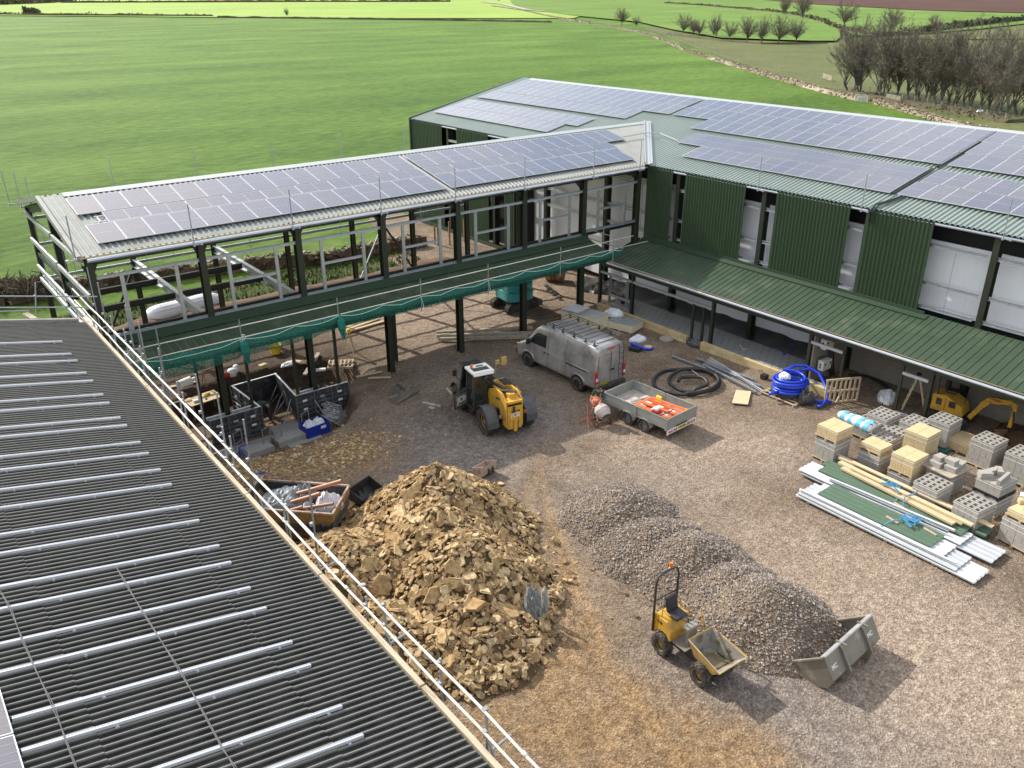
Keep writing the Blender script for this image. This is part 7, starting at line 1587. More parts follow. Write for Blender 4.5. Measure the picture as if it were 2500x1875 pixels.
# ================= skip with waste =================
FRc, BRc = V((9.99, 22.85, 0)), V((11.31, 24.15, 0)); vv = (BRc-FRc).normalized(); ang = math.atan2(vv.y, vv.x)
t = thing('skip', 'dirty yellow waste skip filled with clay pipes and bags, behind the scaffold rails', 'skip', FRc, ang)       # local x = across (front to back), y = along to the left
Wk, Lk = 1.85, 3.4; q = MB(); T = [V((0,0,1.32)), V((Wk,0,1.32)), V((Wk,Lk,1.32)), V((0,Lk,1.32))]; Mi = [V((0,.0,1.0)), V((Wk,.0,1.0)), V((Wk,Lk,1.0)), V((0,Lk,1.0))]; Bt = [V((.15,.75,.05)), V((Wk-.15,.75,.05)), V((Wk-.15,Lk-.7,.05)), V((.15,Lk-.7,.05))]
q.add(T+Mi+Bt, [(4+i, 4+(i+1) % 4, (i+1) % 4, i) for i in range(4)]+[(8+i, 8+(i+1) % 4, 4+(i+1) % 4, 4+i) for i in range(4)]+[(8,11,10,9)]); s = .03
inn = [V((min(max(p.x, s), Wk-s), min(max(p.y, s), Lk-s), p.z)) for p in T]+[V((min(max(p.x, s), Wk-s), min(max(p.y, s), Lk-s), .55)) for p in T]
q.m = 1; q.add(inn, [(i, (i+1) % 4, 4+(i+1) % 4, 4+i) for i in range(4)]+[(4,5,6,7)]); 
q.build('shell', [mat('skip_paint', (.30,.17,.05), .75, 0, (.38,.24,.08), 2.5, .5, dirt=(.17,.11,.06), dscale=2.5, dlo=.4, dhi=.65), mat('skip_inside', (.04,.045,.055), .8, 0, (.10,.09,.08), 3, .5)], t)
q = MB()
for i in range(4): q.bar(T[i], T[(i+1) % 4], .07, .07)
q.build('rim', mat('skip_rim', (.34,.27,.19), .8, 0, (.42,.34,.26), 5, .5, dirt=(.28,.10,.07), dscale=4, dlo=.5, dhi=.65), t)
SM = Matrix.Translation(FRc) @ Matrix.Rotation(ang, 4, 'Z')
for i, (a, b, r, lab) in enumerate((((1.0, 2.6, 1.0), (1.45, .1, 1.75), .075, 'longest clay pipe sticking out of the skip'), ((.65, 2.2, 1.05), (.85, .7, 1.55), .075, 'shorter clay pipe beside the longest in the skip'), ((.35, 1.5, 1.15), (.45, .1, 1.45), .055, 'thin clay pipe lying across the skip end by the front edge'), ((.3, 1.6, 1.15), (.4, 1.2, 1.25), .07, 'short clay pipe end in the skip'))):
    a, b = SM @ V(a), SM @ V(b); q = MB(); q.tube([a, b], r, 12); q.tube([b-(b-a).normalized()*.12, b], r*1.12, 12); tag(q.build('clay_pipe', M['clay'], smooth=False), lab, 'pipe')
def crump_at(name, x, y, z, r, h, mm, lab, cat, seed, sy=1, rz=0): p = SM @ V((x, y, z)); return crumple(name, p, r, h, mm, lab, cat, seed, sy, rz)
crump_at('rubbish_bag', 1.1, 2.2, .95, .8, .45, M['greybag'], 'grey plastic sheeting heaped in the left part of the skip', 'bag', 31); crump_at('rubbish_bag', 1.45, 1.55, 1.0, .45, .4, M['greybag'], 'folded grey plastic bag at the back edge of the skip', 'bag', 32)
crump_at('white_sack', .95, .45, .95, .5, .5, M['bagwhite'], 'white woven sack at the right end of the skip', 'bag', 33, .9); crump_at('rubbish_bag', .5, .5, .8, .5, .2, M['membrane'], 'black plastic under the thin clay pipe in the skip', 'bag', 34)
q = MB()
for k in range(6): q.tube([SM @ V((.55+.22*math.cos(a), 1.0+.2*math.sin(a), 1.05+.05*k*.6+.1*math.sin(a))) for a in [j*.4 for j in range(17)]], .014, 6)
tag(q.build('hose_coil', M['bagwhite']), 'small striped coil of white hose in the middle of the skip', 'hose')
# black grading bucket and rusty bucket, trough bucket
p = G(900, 1222); t = thing('black_bucket', 'black digger bucket lying on the ground between the skip and the rubble heap', 'bucket', (p.x, p.y+.2, 0), math.radians(-70)); small_bucket(t, 1.15, .36, mat('black_bucket_paint', (.02,.021,.022), .5, 0, (.05,.05,.05), 4, .5))
p = G(1190, 1165); t = thing('rusty_bucket', 'pale rusty digger bucket lying open behind the top of the rubble heap', 'bucket', (p.x+.1, p.y+.3, 0), math.radians(100)); small_bucket(t, .75, .33, mat('pale_rust', (.33,.24,.18), .8, 0, (.42,.33,.27), 4, .5, dirt=(.18,.11,.08), dscale=4, dlo=.5, dhi=.7))
a, b = G(962, 985), G(1013, 955); t = thing('trough_bucket', 'long narrow grey brown grading bucket lying near the second wing column', 'bucket', a, math.atan2((b-a).y, (b-a).x)); L_ = (b-a).length; q = MB()
pr = [(-.22, .42), (-.25, .08), (-.1, 0), (.18, 0), (.32, .2)]
for (y0, z0), (y1, z1) in zip(pr, pr[1:]): q.prism([(0, y0, z0), (0, y1, z1), (0, y1, z1+.02), (0, y0+.02, z0)], (L_, 0, 0))
q.build('shell', M['bucketsteel'], t)
for x in (0, L_): q = MB(); q.prism([(x, y, z) for y, z in pr], (.02, 0, 0)); q.build('side_plate', M['bucketsteel'], t)
q = MB(); q.prism([(L_*.45, .2, .05), (L_*.45, .75, .05), (L_*.45, .6, .45), (L_*.45, .2, .45)], (.03, 0, 0)); q.prism([(L_*.7, .2, .05), (L_*.7, .75, .05), (L_*.7, .6, .45), (L_*.7, .2, .45)], (.03, 0, 0)); q.bar((L_*.45, .7, .3), (L_*.72, .7, .3), .05, .3); q.build('hitch', M['bucketsteel'], t)

# ================= excavation: formwork and things in it =================
def formpanel(x0, y0, x1, y1, z0, z1, lab, out=1):
    t = thing('formwork', lab, 'formwork', (x0, y0, 0), math.atan2(y1-y0, x1-x0), 'black formwork panels in the excavation'); L_ = math.hypot(x1-x0, y1-y0); q = MB(); q.box((L_/2, 0, (z0+z1)/2), (L_, .05, z1-z0)); q.build('face', M['form'], t)
    n = max(1, round(L_/.9)); 
    for k in range(n+1): q = MB(); q.bar((k*L_/n, -.05*out, z0), (k*L_/n, -.05*out, z1), .06, .08, (0,1,0)); q.build('rib', M['formrib'], t)
    for z in [z0+.12+.24*j for j in range(int((z1-z0)/.24))]: q = MB(); q.bar((0, -.05*out, z), (L_, -.05*out, z), .06, .035); q.build('rib', M['formrib'], t)
    for k in range(n):
        for z in (z1-.32, z1-.75): q = MB(); q.box((k*L_/n+.45*L_/n, -.085*out, z), (.22, .012, .10)); q.build('maker_plate', M['strap'] if (k % 2 == 0) else M['alu'], t)
    q = MB(); q.bar((0, 0, z1+.012), (L_, 0, z1+.012), .09, .02); q.build('top_edge', M['alu'], t); return t
formpanel(9.7, 34.12, 12.05, 34.12, -1.0, .40, 'front black formwork panel at the left of the opening'); formpanel(13.75, 34.12, 16.4, 34.05, -1.0, .42, 'front black formwork panel at the right of the opening, nearest the wing column')
formpanel(14.1, 37.3, 11.9, 37.25, -1.0, .32, 'rear black formwork panel of the excavation', 1); formpanel(12.05, 34.2, 11.9, 37.2, -1.0, .35, 'left side formwork panel running back from the opening', -1); formpanel(14.1, 37.25, 13.8, 34.2, -1.0, .38, 'right side formwork panel running back from the opening', -1)
for i, (a, b) in enumerate((((13.7, 34.6, .1), (13.0, 34.2, -.98)), ((13.75, 35.6, .1), (13.0, 35.4, -.98)), ((13.85, 36.5, .1), (13.2, 36.5, -.98)), ((14.6, 34.0, .0), (14.9, 33.1, -.98)))):
    q = MB(); q.tube([a, b], .022, 6); q.tube([V(a)+V((0,0,-.5)), b], .018, 6); tag(q.build('formwork_prop', M['galvm']), 'steel prop bracing the right side formwork, '+['nearest the opening','middle one','farthest back','outer one at the right front panel'][i], 'prop')
q = MB(); q.box((13.2, 33.3, -.99), (1.6, 2.4, .05)); q.box((15.3, 33.55, -.97), (3.0, .6, .1)); q.box((10.9, 33.4, -.97), (2.6, .6, .1)); tag(q.build('concrete_footing', M['concrete']), kind='structure')
def slab_at(c, s, rz, mm, name, lab, cat): q = MB(); q.box((0, 0, s[2]/2), s); o = q.build(name, mm, loc=c); o.rotation_euler[2] = rz; return tag(o, lab, cat)
p = G(628, 1095, -.75); slab_at((p.x+.1, p.y+.1, -1.0), (1.15, .75, .25), .05, M['concrete'], 'concrete_block', 'left concrete slab inside the blue tube frame of the excavation', 'slab')
p = G(705, 1063, -.75); slab_at((p.x, p.y, -1.0), (1.35, .8, .28), .05, M['concrete'], 'concrete_block', 'right concrete slab between the blue crate and the frames', 'slab')
p = G(768, 1045, -.75); t = thing('blue_crate', 'blue crate of white bags at the front of the excavation', 'crate', (p.x, p.y, -1.0), .08); q = MB(); w_, d_, h_ = 1.15, .75, .55
for (c, s) in (((0, -d_/2, h_/2), (w_, .03, h_)), ((0, d_/2, h_/2), (w_, .03, h_)), ((-w_/2, 0, h_/2), (.03, d_, h_)), ((w_/2, 0, h_/2), (.03, d_, h_)), ((0, 0, .03), (w_, d_, .04))): q.box(c, s)
q.build('shell', M['bluecrate'], t); q = MB(); q.box((.25, -d_/2-.02, h_*.7), (.26, .01, .13)); q.build('label_plate', M['white'], t)
for i, dx in enumerate((-.25, .2)): crumple('bag', (p.x+dx, p.y, -.62), .30, .3, M['film'], ['left','right'][i]+' white bag in the blue crate', 'bag', 50+i)
p = G(822, 1020, -.7); t = thing('frame_stack', 'heap of grey aluminium frames tipped against the pit edge beside the blue crate', 'frames', (p.x, p.y+.1, -.95), .5)
for k in range(8):
    q = MB(); q.X = Matrix.Translation((.09*k-.3, .05*k-.1, .05+.03*k)) @ Matrix.Rotation(1.0+.04*k, 4, 'Y') @ Matrix.Rotation(.15*math.sin(k*2), 4, 'Z'); a, b = .62, .40
    q.bar((-a,-b,0), (a,-b,0), .035, .045); q.bar((-a,b,0), (a,b,0), .035, .045); q.bar((-a,-b,0), (-a,b,0), .035, .045); q.bar((a,-b,0), (a,b,0), .035, .045); q.bar((-a,-b,0), (a,b,0), .025, .03); q.bar((-a,b,0), (.1,-b,0), .025, .03); q.build('frame', M['alu'], t)
for i, (px, py) in enumerate(((645,1090), (672,1085), (740,1050), (575,1100))):
    p = G(px, py, -.9); q = MB(); q.tube([(p.x, p.y, -1.0), (p.x, p.y, -.05)], .024, 6); q.tube([(p.x+.45, p.y+.25, -1.0), (p.x+.45, p.y+.25, -.05)], .024, 6); q.tube([(p.x, p.y, -.1), (p.x+.45, p.y+.25, -.1)], .022, 6); q.tube([(p.x, p.y, -.6), (p.x+.45, p.y+.25, -.6)], .022, 6); tag(q.build('guard_frame', M['galvm']), 'short grey guard frame in the excavation, '+['left of the right slab','between the two slabs','left of the blue crate','at the left end'][i], 'frame')
q = MB(); P = [G(583,1092,-.5), G(617,1128,-.5), G(640,1112,-.5)]; q.tube(P, .03, 6); q.tube([P[0], V((P[0].x, P[0].y, -1))], .03, 6); q.tube([P[1], V((P[1].x, P[1].y, -1))], .03, 6); q.tube([G(583,1092,-.5), G(608,1082,-.5)], .03, 6); tag(q.build('blue_tube_guard', M['blue']), 'blue tube frame round the left concrete slab', 'frame')
q = MB(); q.tube([G(622,1160), G(646,1152)], .035, 6); tag(q.build('blue_tube', M['blue']), 'short blue tube lying on the clay by the scaffold', 'tube')
# workbench, cans
p = G(497, 975, -.2); t = thing('work_bench', 'plywood topped bench with tools, left of the excavation posts', 'bench', (p.x, p.y+.1, -1.0), .12); q = MB(); q.box((0, 0, .82), (1.6, 1.0, .04)); q.build('top', M['ply'], t)
for i in (-.7, .7):
    for j in (-.4, .4): q = MB(); q.bar((i, j, 0), (i, j, .8), .06, .06); q.build('leg', M['oldwood'], t)
for i, (dx, dy, s, mm, lab) in enumerate(((-.4, -.2, (.25,.2,.1), 'white', 'white tool box on the plywood bench'), (.3, .2, (.3,.12,.08), 'brightyellow', 'yellow drill lying on the plywood bench'), (.1, -.1, (.35,.08,.05), 'machblack', 'black hand tool lying on the plywood bench'))):
    slab_at((p.x+dx, p.y+.1+dy, -.155), s, i*.7, M[mm], 'hand_tool', lab, 'tool')
for i, (px, py, w_, h_, mm, lab) in enumerate(((568,918,.22,.42,'white','white plastic drum standing behind the formwork'), (578,908,.16,.40,'strap','narrow white canister next to the drum behind the formwork'), (554,922,.16,.3,'red','red fuel can behind the formwork'))):
    p = G(px, py); q = MB(); q.lathe([(w_*.8, 0), (w_, .04), (w_, h_*.8), (w_*.6, h_*.95), (w_*.3, h_)], 14); tag(q.build('canister', M[mm], loc=p, smooth=True), lab, 'canister')
p = G(455, 948); q = MB(); a = p+V((-.3, 0, .25)); b = p+V((.3, .1, .3)); q.tube([a, b], .22, 14, cap=False); q.tube([b+V((.02,0,0)), b+V((.4,.1,.02))], .10, 10); tag(q.build('white_tub', M['white'], smooth=True), 'white tub lying on its side left of the bench', 'tub')
p = G(517, 935); q = MB(); 
for dx in (-.35, .35): q.bar(p+V((dx, -.3, 0)), p+V((dx, 0, .75)), .04, .04); q.bar(p+V((dx, .3, 0)), p+V((dx, 0, .75)), .04, .04)
q.bar(p+V((-.4, 0, .75)), p+V((.4, 0, .75)), .06, .05); q.bar(p+V((-.35, -.2, .3)), p+V((.35, -.2, .3)), .03, .04); tag(q.build('trestle', M['rust']), 'rusty red trestle behind the bench', 'trestle')
def plank(a, b, w_, h_, mm, lab, z=.04, name='timber'): 
    p, q2 = G(*a, z), G(*b, z); q = MB(); q.bar(p, q2, w_, h_); return tag(q.build(name, M[mm]), lab, 'timber')
plank((415,945), (485,930), .18, .05, 'ply', 'long board on the earth behind the white tub', .05)
for i, (a, b) in enumerate((((843,806),(925,778)), ((843,800),(918,774)), ((843,811),(938,784)))): plank(a, b, .2, .07, 'wood', 'pale new plank lying under the wing, '+['middle one','back one','front one'][i], .05+.02*i)
for i, (a, b, mm) in enumerate((((1066,812),(1300,800),'oldwood'), ((1066,820),(1318,812),'oldwood'), ((1075,828),(1290,822),'oldwood'), ((1080,816),(1120,814),'wood'))): plank(a, b, .16 if i < 3 else .12, .16 if i < 3 else .05, mm, ['long weathered beam, farthest of the three in front of the van','long weathered beam, middle of the three in front of the van','long weathered beam, nearest of the three in front of the van','short pale lath lying on the weathered beams'][i], .15+.03*(i == 3))
for i, (a, b) in enumerate((((870,920),(932,907)), ((899,923),(954,921)), ((893,912),(915,904)))): plank(a, b, .12, .05, 'wood', 'short pale board on the gravel by the second wing column, '+['left one','right one','small back one'][i])
plank((1032,982), (1075,992), .16, .05, 'oldwood', 'short grey board lying alone left of the telescopic handler'); plank((1048,994), (1060,998), .16, .05, 'oldwood', 'small grey offcut beside the short board near the handler'); plank((1090,948), (1108,968), .12, .05, 'oldwood', 'grey board half under the handler front wheel')
plank((751,1130), (759,1115), .14, .04, 'oldwood', 'small grey offcut on the clay in front of the excavation'); plank((744,915), (778,862), .2, .08, 'oldwood', 'pale beam leaning behind the excavation at the wing column', .1); plank((632,1180), (641,1162), .12, .05, 'oldwood', 'short board by the scaffold near the blue tube')
P = [G(734,885), G(752,890)]; 
for k in range(5): p = G(729+k*6, 888); q = MB(); q.box((p.x, p.y, .10), (.09, .5, .08), .1); tag(q.build('timber', M['wood']), 'short pale batten in the neat row behind the excavation', 'timber', 'row of short battens behind the excavation')
p = G(832, 892); t = thing('pallet', 'weathered pallet lying flat beside the excavation', 'pallet', (p.x, p.y, 0), -.55); pallet(t, 1.3, 1.0, 0)
p = G(642, 898); slab_at((p.x, p.y, 0), (.4, .25, .2), .3, M['blocktan'], 'loose_block', 'single tan block on the bare earth behind the formwork', 'block')
p = G(706, 888); crumple('paper', (p.x, p.y, 0), .5, .1, M['bagwhite'], 'white sheet lying crumpled on the earth behind the excavation', 'sheet', 61, .5, .3)
p = G(781, 905); slab_at((p.x, p.y, 0), (.2, .6, .1), 1.2, M['bagwhite'], 'offcut', 'small white offcut next to the thick wing column', 'offcut')
p = G(673, 862); t = thing('yellow_tub', 'bright yellow plastic tub standing under the netting', 'tub', (p.x, p.y, 0)); q = MB(); q.lathe([(.24, 0), (.34, .48), (.37, .5), (.31, .48), (.22, .05)], 20, cap=False); q.lathe([(0, .05), (.23, .05)], 20, cap=False); q.build('tub', M['brightyellow'], t, smooth=True)
p = G(856, 866); t = thing('laser_level', 'yellow laser level standing on a pale wooden tripod under the wing', 'tripod', (p.x, p.y, 0))
for k in range(3): a = 2*PI*k/3+.5; q = MB(); q.bar((.45*math.cos(a), .45*math.sin(a), 0), (.05*math.cos(a), .05*math.sin(a), 1.25), .04, .04); q.build('leg', M['wood'], t)
q = MB(); q.cyl((0, 0, 1.22), (0, 0, 1.28), .09); q.box((0, 0, 1.38), (.18, .18, .18)); bevel(q.build('level_head', M['brightyellow'], t), .03)
# wrapped bundle behind the wing
a, b = G(352, 785, .3), G(545, 735, .3); t = thing('wrapped_bundle', 'long white wrapped bundle on the ground behind the open wing', 'bundle', a); d = b-a; q = MB()
q.tube([d*k/10+V((0, 0, .15)) for k in range(11)], [.25,.55,.62,.62,.6,.62,.6,.62,.6,.5,.2], 12); q.build('wrapping', mat('white_sheeting', (.66,.67,.68), .4, 0, (.76,.77,.78), 2, .5), t, smooth=True); q = MB()
for k in range(7): a_ = .4+k*.35; o = V((0, math.cos(a_)*.63, .15+math.sin(a_)*.63)); q.tube([d*.12+o, d*.92+o], .012, 4)
q.build('strap', M['galvm'], t)
# ================= hedges, walls, fences, trees =================
M['bark'] = mat('winter_bark', (.085,.075,.062), .95, 0, (.13,.115,.095), 2, .5); M['twig'] = mat('winter_twigs', (.135,.112,.090), .95, 0, (.19,.165,.13), .6, .5)
M['hedge'] = mat('hedge_twigs', (.060,.052,.030), .95, 0, (.11,.095,.055), .4, .5); M['ivy'] = mat('ivy_leaves', (.02,.035,.012), .7)
M['drystone'] = stone_mat('dry_stone', (.16,.13,.10), (.26,.22,.17), (.42,.38,.31), bump=.3); M['drydark'] = stone_mat('dark_dry_stone', (.055,.038,.025), (.11,.078,.052), (.20,.15,.10), bump=.3)
def cone(m, p, q, r1, r2, n=4):
    m.tube([p, q], [r1, r2], n, cap=False)
def tree_parts(seed, H, W_, th, twigs=2600, tw=.035, stems=1):
    """bare winter tree: trunk of height th*H, limbs arching out to a domed crown, fine twigs along them"""
    r_ = random.Random(seed); lim = MB(); tg = MB(); seg = []
    bases = [V((.035*H*math.cos(k*2.4)*(stems > 1), .035*H*math.sin(k*2.4)*(stems > 1), 0)) for k in range(stems)]; tops = []
    for b in bases:
        t = b+V((b.x*1.5+r_.gauss(0, .02)*H, b.y*1.5+r_.gauss(0, .02)*H, th*H)); rr = H*.020/stems**.4; lim.tube([b, b.lerp(t, .5)+V((r_.gauss(0,.01)*H, 0, 0)), t], [rr*1.3, rr, rr*.8], 6, cap=False); tops.append((b, t, rr))
    NL = 34
    for k in range(NL):
        b, t, rr = tops[k % stems]; u = .55+.45*r_.random(); p0 = b.lerp(t, u); a = 2*PI*k/NL*1.0+r_.gauss(0, .5); el = r_.random()**.75
        lop = 1+.22*math.sin(a*2+seed)+.10*r_.gauss(0, 1); e = V((math.cos(a)*W_*H*.40*math.sqrt(max(0, 1-el*el*.92))*lop, math.sin(a)*W_*H*.40*math.sqrt(max(0, 1-el*el*.92))*lop, H*(.38+.60*el)))
        c = p0.lerp(e, .45); c = V((c.x*.78, c.y*.78, c.z-.02*H+.06*H*(1-el))); pts = [p0*(1-q)**2+c*(2*q*(1-q))+e*q*q+V((r_.gauss(0,.006), r_.gauss(0,.006), r_.gauss(0,.006)))*H for q in (0, .2, .4, .6, .8, 1)]
        r0 = rr*.42*(.7+.5*r_.random()); lim.tube(pts, [r0, r0*.8, r0*.62, r0*.45, r0*.3, r0*.15], 4, cap=False)
        for i in range(1, 5):
            for _ in range(2+(i > 1)):
                p = pts[i].lerp(pts[i+1], r_.random()); d = (pts[i+1]-pts[i]).normalized(); o = V((p.x, p.y, 0)); o = o.normalized() if o.length > .01 else V((1,0,0))
                dd = (d+V((r_.gauss(0,.55), r_.gauss(0,.55), r_.gauss(.15,.35)))+o*.2).normalized(); L = H*(.10+.13*r_.random()); q = p+dd*L*.5; w = q+(dd+V((r_.gauss(0,.2), r_.gauss(0,.2), .25))).normalized()*L*.5
                lim.tube([p, q, w], [r0*.32, r0*.22, r0*.1], 3, cap=False); seg += [(p, q), (q, w), (q, w)]
        seg += [(pts[i], pts[i+1]) for i in range(2, 5)]
    for _ in range(twigs):
        a, b = r_.choice(seg); p = a.lerp(b, r_.random()); d = (b-a).normalized(); dd = (d*.7+V((r_.gauss(0,.55), r_.gauss(0,.55), r_.gauss(.18,.4)))).normalized(); l = H*(.035+.06*r_.random()); s = dd.cross(V((r_.gauss(0,1), r_.gauss(0,1), r_.gauss(0,1)))).normalized()*tw
        tg.add([p-s, p+s, p+dd*l], [(0, 1, 2)])
    mz = sorted(v[2] for v in tg.v)[int(len(tg.v)*.995)]; f = H/mz
    for m_ in (lim, tg): m_.v = [(a*f, b*f, c*f) for a, b, c in m_.v]
    return lim, tg
TP_ = []
for i, (Hh, W_, tr, tw, nt_) in enumerate(((11, .85, 3, .018, 9000), (11, .75, 2, .018, 8000), (10, 1.0, 4, .018, 9500), (7, .95, 1, .022, 4500), (7, 1.15, 1, .022, 4500), (7, .7, 2, .022, 3800))):
    lim, tg = tree_parts(20+i, Hh, W_, .14 if tr > 1 else .24, nt_, tw, tr); t = thing('bare_tree', 'x', 'tree'); lim.build('trunk', M['bark'], t); tg.build('crown', M['twig'], t); TP_.append([t, False, Hh])
def tree(k, px, py, h, lab, grp, rz=0.0, sw=1.0):
    t, used, Hh = TP_[k]; p = G(px, py); s = h/Hh
    o = t if not used else dup(t, p, rz); TP_[k][1] = True; o.location = (p.x, p.y, p.z-.05); o.rotation_euler = (0, 0, rz); o.scale = (s*sw, s*sw, s); o['label'] = lab; o['group'] = grp; return o
def hpx(px, py, n): p = G(px, py); return n/FPX*math.hypot(math.hypot(p.x, p.y), CAMZ)*1.02
cop = [(2076,226,150,0,'leftmost tree of the big bare copse, its crown leaning left'), (2099,224,125,5,'slender bare tree second from the left in the big copse'), (2155,238,160,2,'broad many stemmed bare tree, third in the big copse'), (2185,236,130,1,'bare tree behind the broad one, left middle of the copse'),
       (2225,244,140,5,'thin bare tree in the middle of the copse'), (2252,250,150,0,'bare tree with ivied foot in the middle of the copse'), (2292,256,155,1,'tall bare tree right of the copse middle'), (2325,258,150,2,'wide bare tree, fourth from the right in the copse'), (2362,266,165,0,'bare tree, third from the right in the copse'), (2405,275,120,5,'small bare tree, second from the right in the copse'), (2440,287,175,2,'rightmost big bare tree of the copse, nearest the fence'), (2490,280,160,1,'bare tree cut by the right picture edge')]
for i, (x, y, n, k, lab) in enumerate(cop): tree(k, x, y, hpx(x, y, n), lab, 'bare trees of the big copse', i*1.3, 1.0)
row = [(1517,62,36,3,'first of the two trees by the track end, the taller'), (1553,66,22,4,'second, smaller tree by the track end'), (1668,82,40,4,'leftmost tree of the row in the valley'), (1692,87,34,3,'second tree from the left in the valley row'), (1707,88,34,4,'third tree from the left in the valley row'), (1745,92,48,5,'fourth tree of the valley row, slender'), (1781,97,36,4,'fifth tree of the valley row, small'), (1822,104,52,3,'sixth tree of the valley row, dense'), (1861,107,56,5,'seventh tree of the valley row'), (1901,107,56,4,'eighth tree of the valley row, widest'), (1943,106,48,3,'last tree on the right of the valley row')]
for i, (x, y, n, k, lab) in enumerate(row): tree(k, x, y, hpx(x, y, n), lab, 'small bare trees in the valley', i*1.7, 1.1)
far_ = [(1915,38,42,5,'far tree on the hedge, left of two close together'), (1960,48,52,3,'far tree on the hedge, right of two close together'), (2061,68,52,4,'ivy clad far tree where the hedges meet'), (2172,82,50,3,'far bare tree behind the copse, leaning right'), (2277,82,36,4,'round far tree beside the dark hedge'), (700,40,17,5,'tiny lone tree on the long hedge'), (1218,4,10,4,'tiny far tree by the farm track'), (1500,3,12,3,'tiny far tree on the skyline field')]
for i, (x, y, n, k, lab) in enumerate(far_): tree(k, x, y, hpx(x, y, n), lab, 'far trees on the hedgerows', i*2.1, 1.1)
def hedge(pts, h, w_, lab, mm=None, dens=5.0, tw=.16, cat='hedge', name='hedge'):
    r_ = random.Random(len(lab)); P = [G(*p) for p in pts]; m = MB()
    for a, b in zip(P, P[1:]):
        L_ = (b-a).length; n = int(min(9000 if dens > 50 else 1600, L_*dens)); s = (b-a).normalized().cross(V((0,0,1)))
        hh = h
        for k in range(n):
            t = r_.random(); c = a.lerp(b, t); k2 = .75+.5*noise.noise(V((c.x*.06, c.y*.06, 0)))+.25*noise.noise(V((c.x*.3, c.y*.3, 4)))
            p = c+s*r_.gauss(0, w_*.3)+V((0, 0, h*k2*r_.random()**.6)); d = V((r_.gauss(0,1), r_.gauss(0,1), r_.gauss(.4,.8))).normalized()*h*.35; e = d.cross(V((r_.gauss(0,1), r_.gauss(0,1), r_.gauss(0,1)))).normalized()*tw*h
            m.add([p-e-d*.5, p+e-d*.5, p+d*.5+e*.4, p+d*.5-e*.4], [(0,1,2,3)])
        for k in range(int(L_/ (h*1.2))+1):                       # the dense heart of the hedge
            t = min(1, k*h*1.2/L_); c = a.lerp(b, t); hh = h*(.42 if dens > 50 else .62+.35*noise.noise(V((c.x*.1, c.y*.1, 2)))); c2 = a.lerp(b, min(1, t+h*1.25/L_)); m.prism([c-s*w_*.35, c+s*w_*.35, c+s*w_*.22+V((0,0,hh)), c-s*w_*.22+V((0,0,hh))], c2-c)
    return tag(m.build(name, mm or M['hedge']), lab, cat)
hedge([(-120,37),(0,37),(150,39),(330,40),(520,41)], 2.6, 3, 'long dark hedge across the far side of the meadow, left stretch', dens=4); hedge([(532,43),(780,46),(1000,49),(1200,52),(1345,55)], 1.5, 2.5, 'long low hedge across the far side of the meadow, right stretch', dens=4)
hedge([(60,37),(95,37.5)], 5.5, 5, 'taller clump of bushes on the long meadow hedge at the left', dens=14, cat='bushes')
hedge([(150,8),(400,7),(700,6),(1100,5)], 4, 5, 'thin hedge line near the horizon above the meadow', dens=1.5); hedge([(-60,14),(60,10),(160,5)], 9, 30, 'dark wood in the far left corner near the horizon', dens=6, cat='wood', name='far_wood')
hedge([(1623,9),(1700,14),(1788,22),(1870,29),(1935,37),(2000,52),(2052,74)], 2.6, 3, 'curving brown hedge round the valley field', dens=5); hedge([(2250,85),(2320,74),(2400,64),(2520,50)], 4.0, 4, 'dark green hedge rising to the right picture edge', mat('dark_hedge', (.035,.045,.018), .95, 0, (.07,.085,.035), .3, .5), dens=8)
hedge([(2052,74),(2090,84),(2140,90),(2250,86)], 3, 4, 'brown hedge behind the top of the copse', dens=6); hedge([(1630,85),(1760,100),(1860,108),(2020,106)], .8, 1.5, 'low scrub along the foot of the valley tree row', dens=4)
hedge([(1846,-1),(1987,12),(2258,28),(2500,35)], 1.0, 2, 'thin grassy edge below the ploughed field', mat('dry_edge', (.10,.10,.04), .95), dens=1.5)
hedge([(2040,226),(2150,246),(2300,268),(2480,300)], .9, 6, 'brambles and rough growth under the copse', mat('bramble', (.05,.045,.02), .95, 0, (.10,.085,.04), .6, .5), dens=16, cat='brambles')
# near hedge left of the wing
hedge([(-60,745),(20,738),(80,728),(125,722)], 1.7, 2.2, 'brown bramble hedge beyond the gable of the dark roof', mat('near_hedge', (.06,.045,.028), .95, 0, (.13,.10,.06), 1.5, .5), dens=420, tw=.02)
def stone_wall(pts, h, w_, mm, lab, step=.55, ss=.3, capm=None):
    r_ = random.Random(len(lab)+3); P = [G(*p) for p in pts]; m = MB(); m2 = MB()
    for a, b in zip(P, P[1:]):
        L_ = (b-a).length; d = (b-a).normalized(); s = d.cross(V((0,0,1)))
        m.prism([a-s*w_*.45-V((0,0,.1)), a+s*w_*.45-V((0,0,.1)), a+s*w_*.3+V((0,0,h*.8)), a-s*w_*.3+V((0,0,h*.8))], b-a)
        for k in range(int(L_/step)):
            for j in range(4):
                t = (k+r_.random())*step/L_; z = r_.random()*h; q = a.lerp(b, min(1, t))+s*(w_*.42*r_.choice((-1, 1))*(1-z/h*.3))+V((0,0,z)); slab(m, q, ss*(.5+r_.random()), ss*.5, 6, rot_to(V((r_.gauss(0,.5), r_.gauss(0,.5), 1)), r_, .3), r_.random())
            q = a.lerp(b, (k+.5)*step/L_)+V((r_.gauss(0,.08), r_.gauss(0,.08), h*(.92+.15*r_.random()))); (m2 if capm else m).m = 0; slab(m2 if capm else m, q, ss*1.1, ss*.45, 6, rot_to(V((0,0,1)), r_, .35), r_.random())
    t = thing('dry_stone_wall', lab, 'wall'); m.build('wall_stones', mm, t)
    if capm: m2.build('coping_stones', capm, t)
    return t
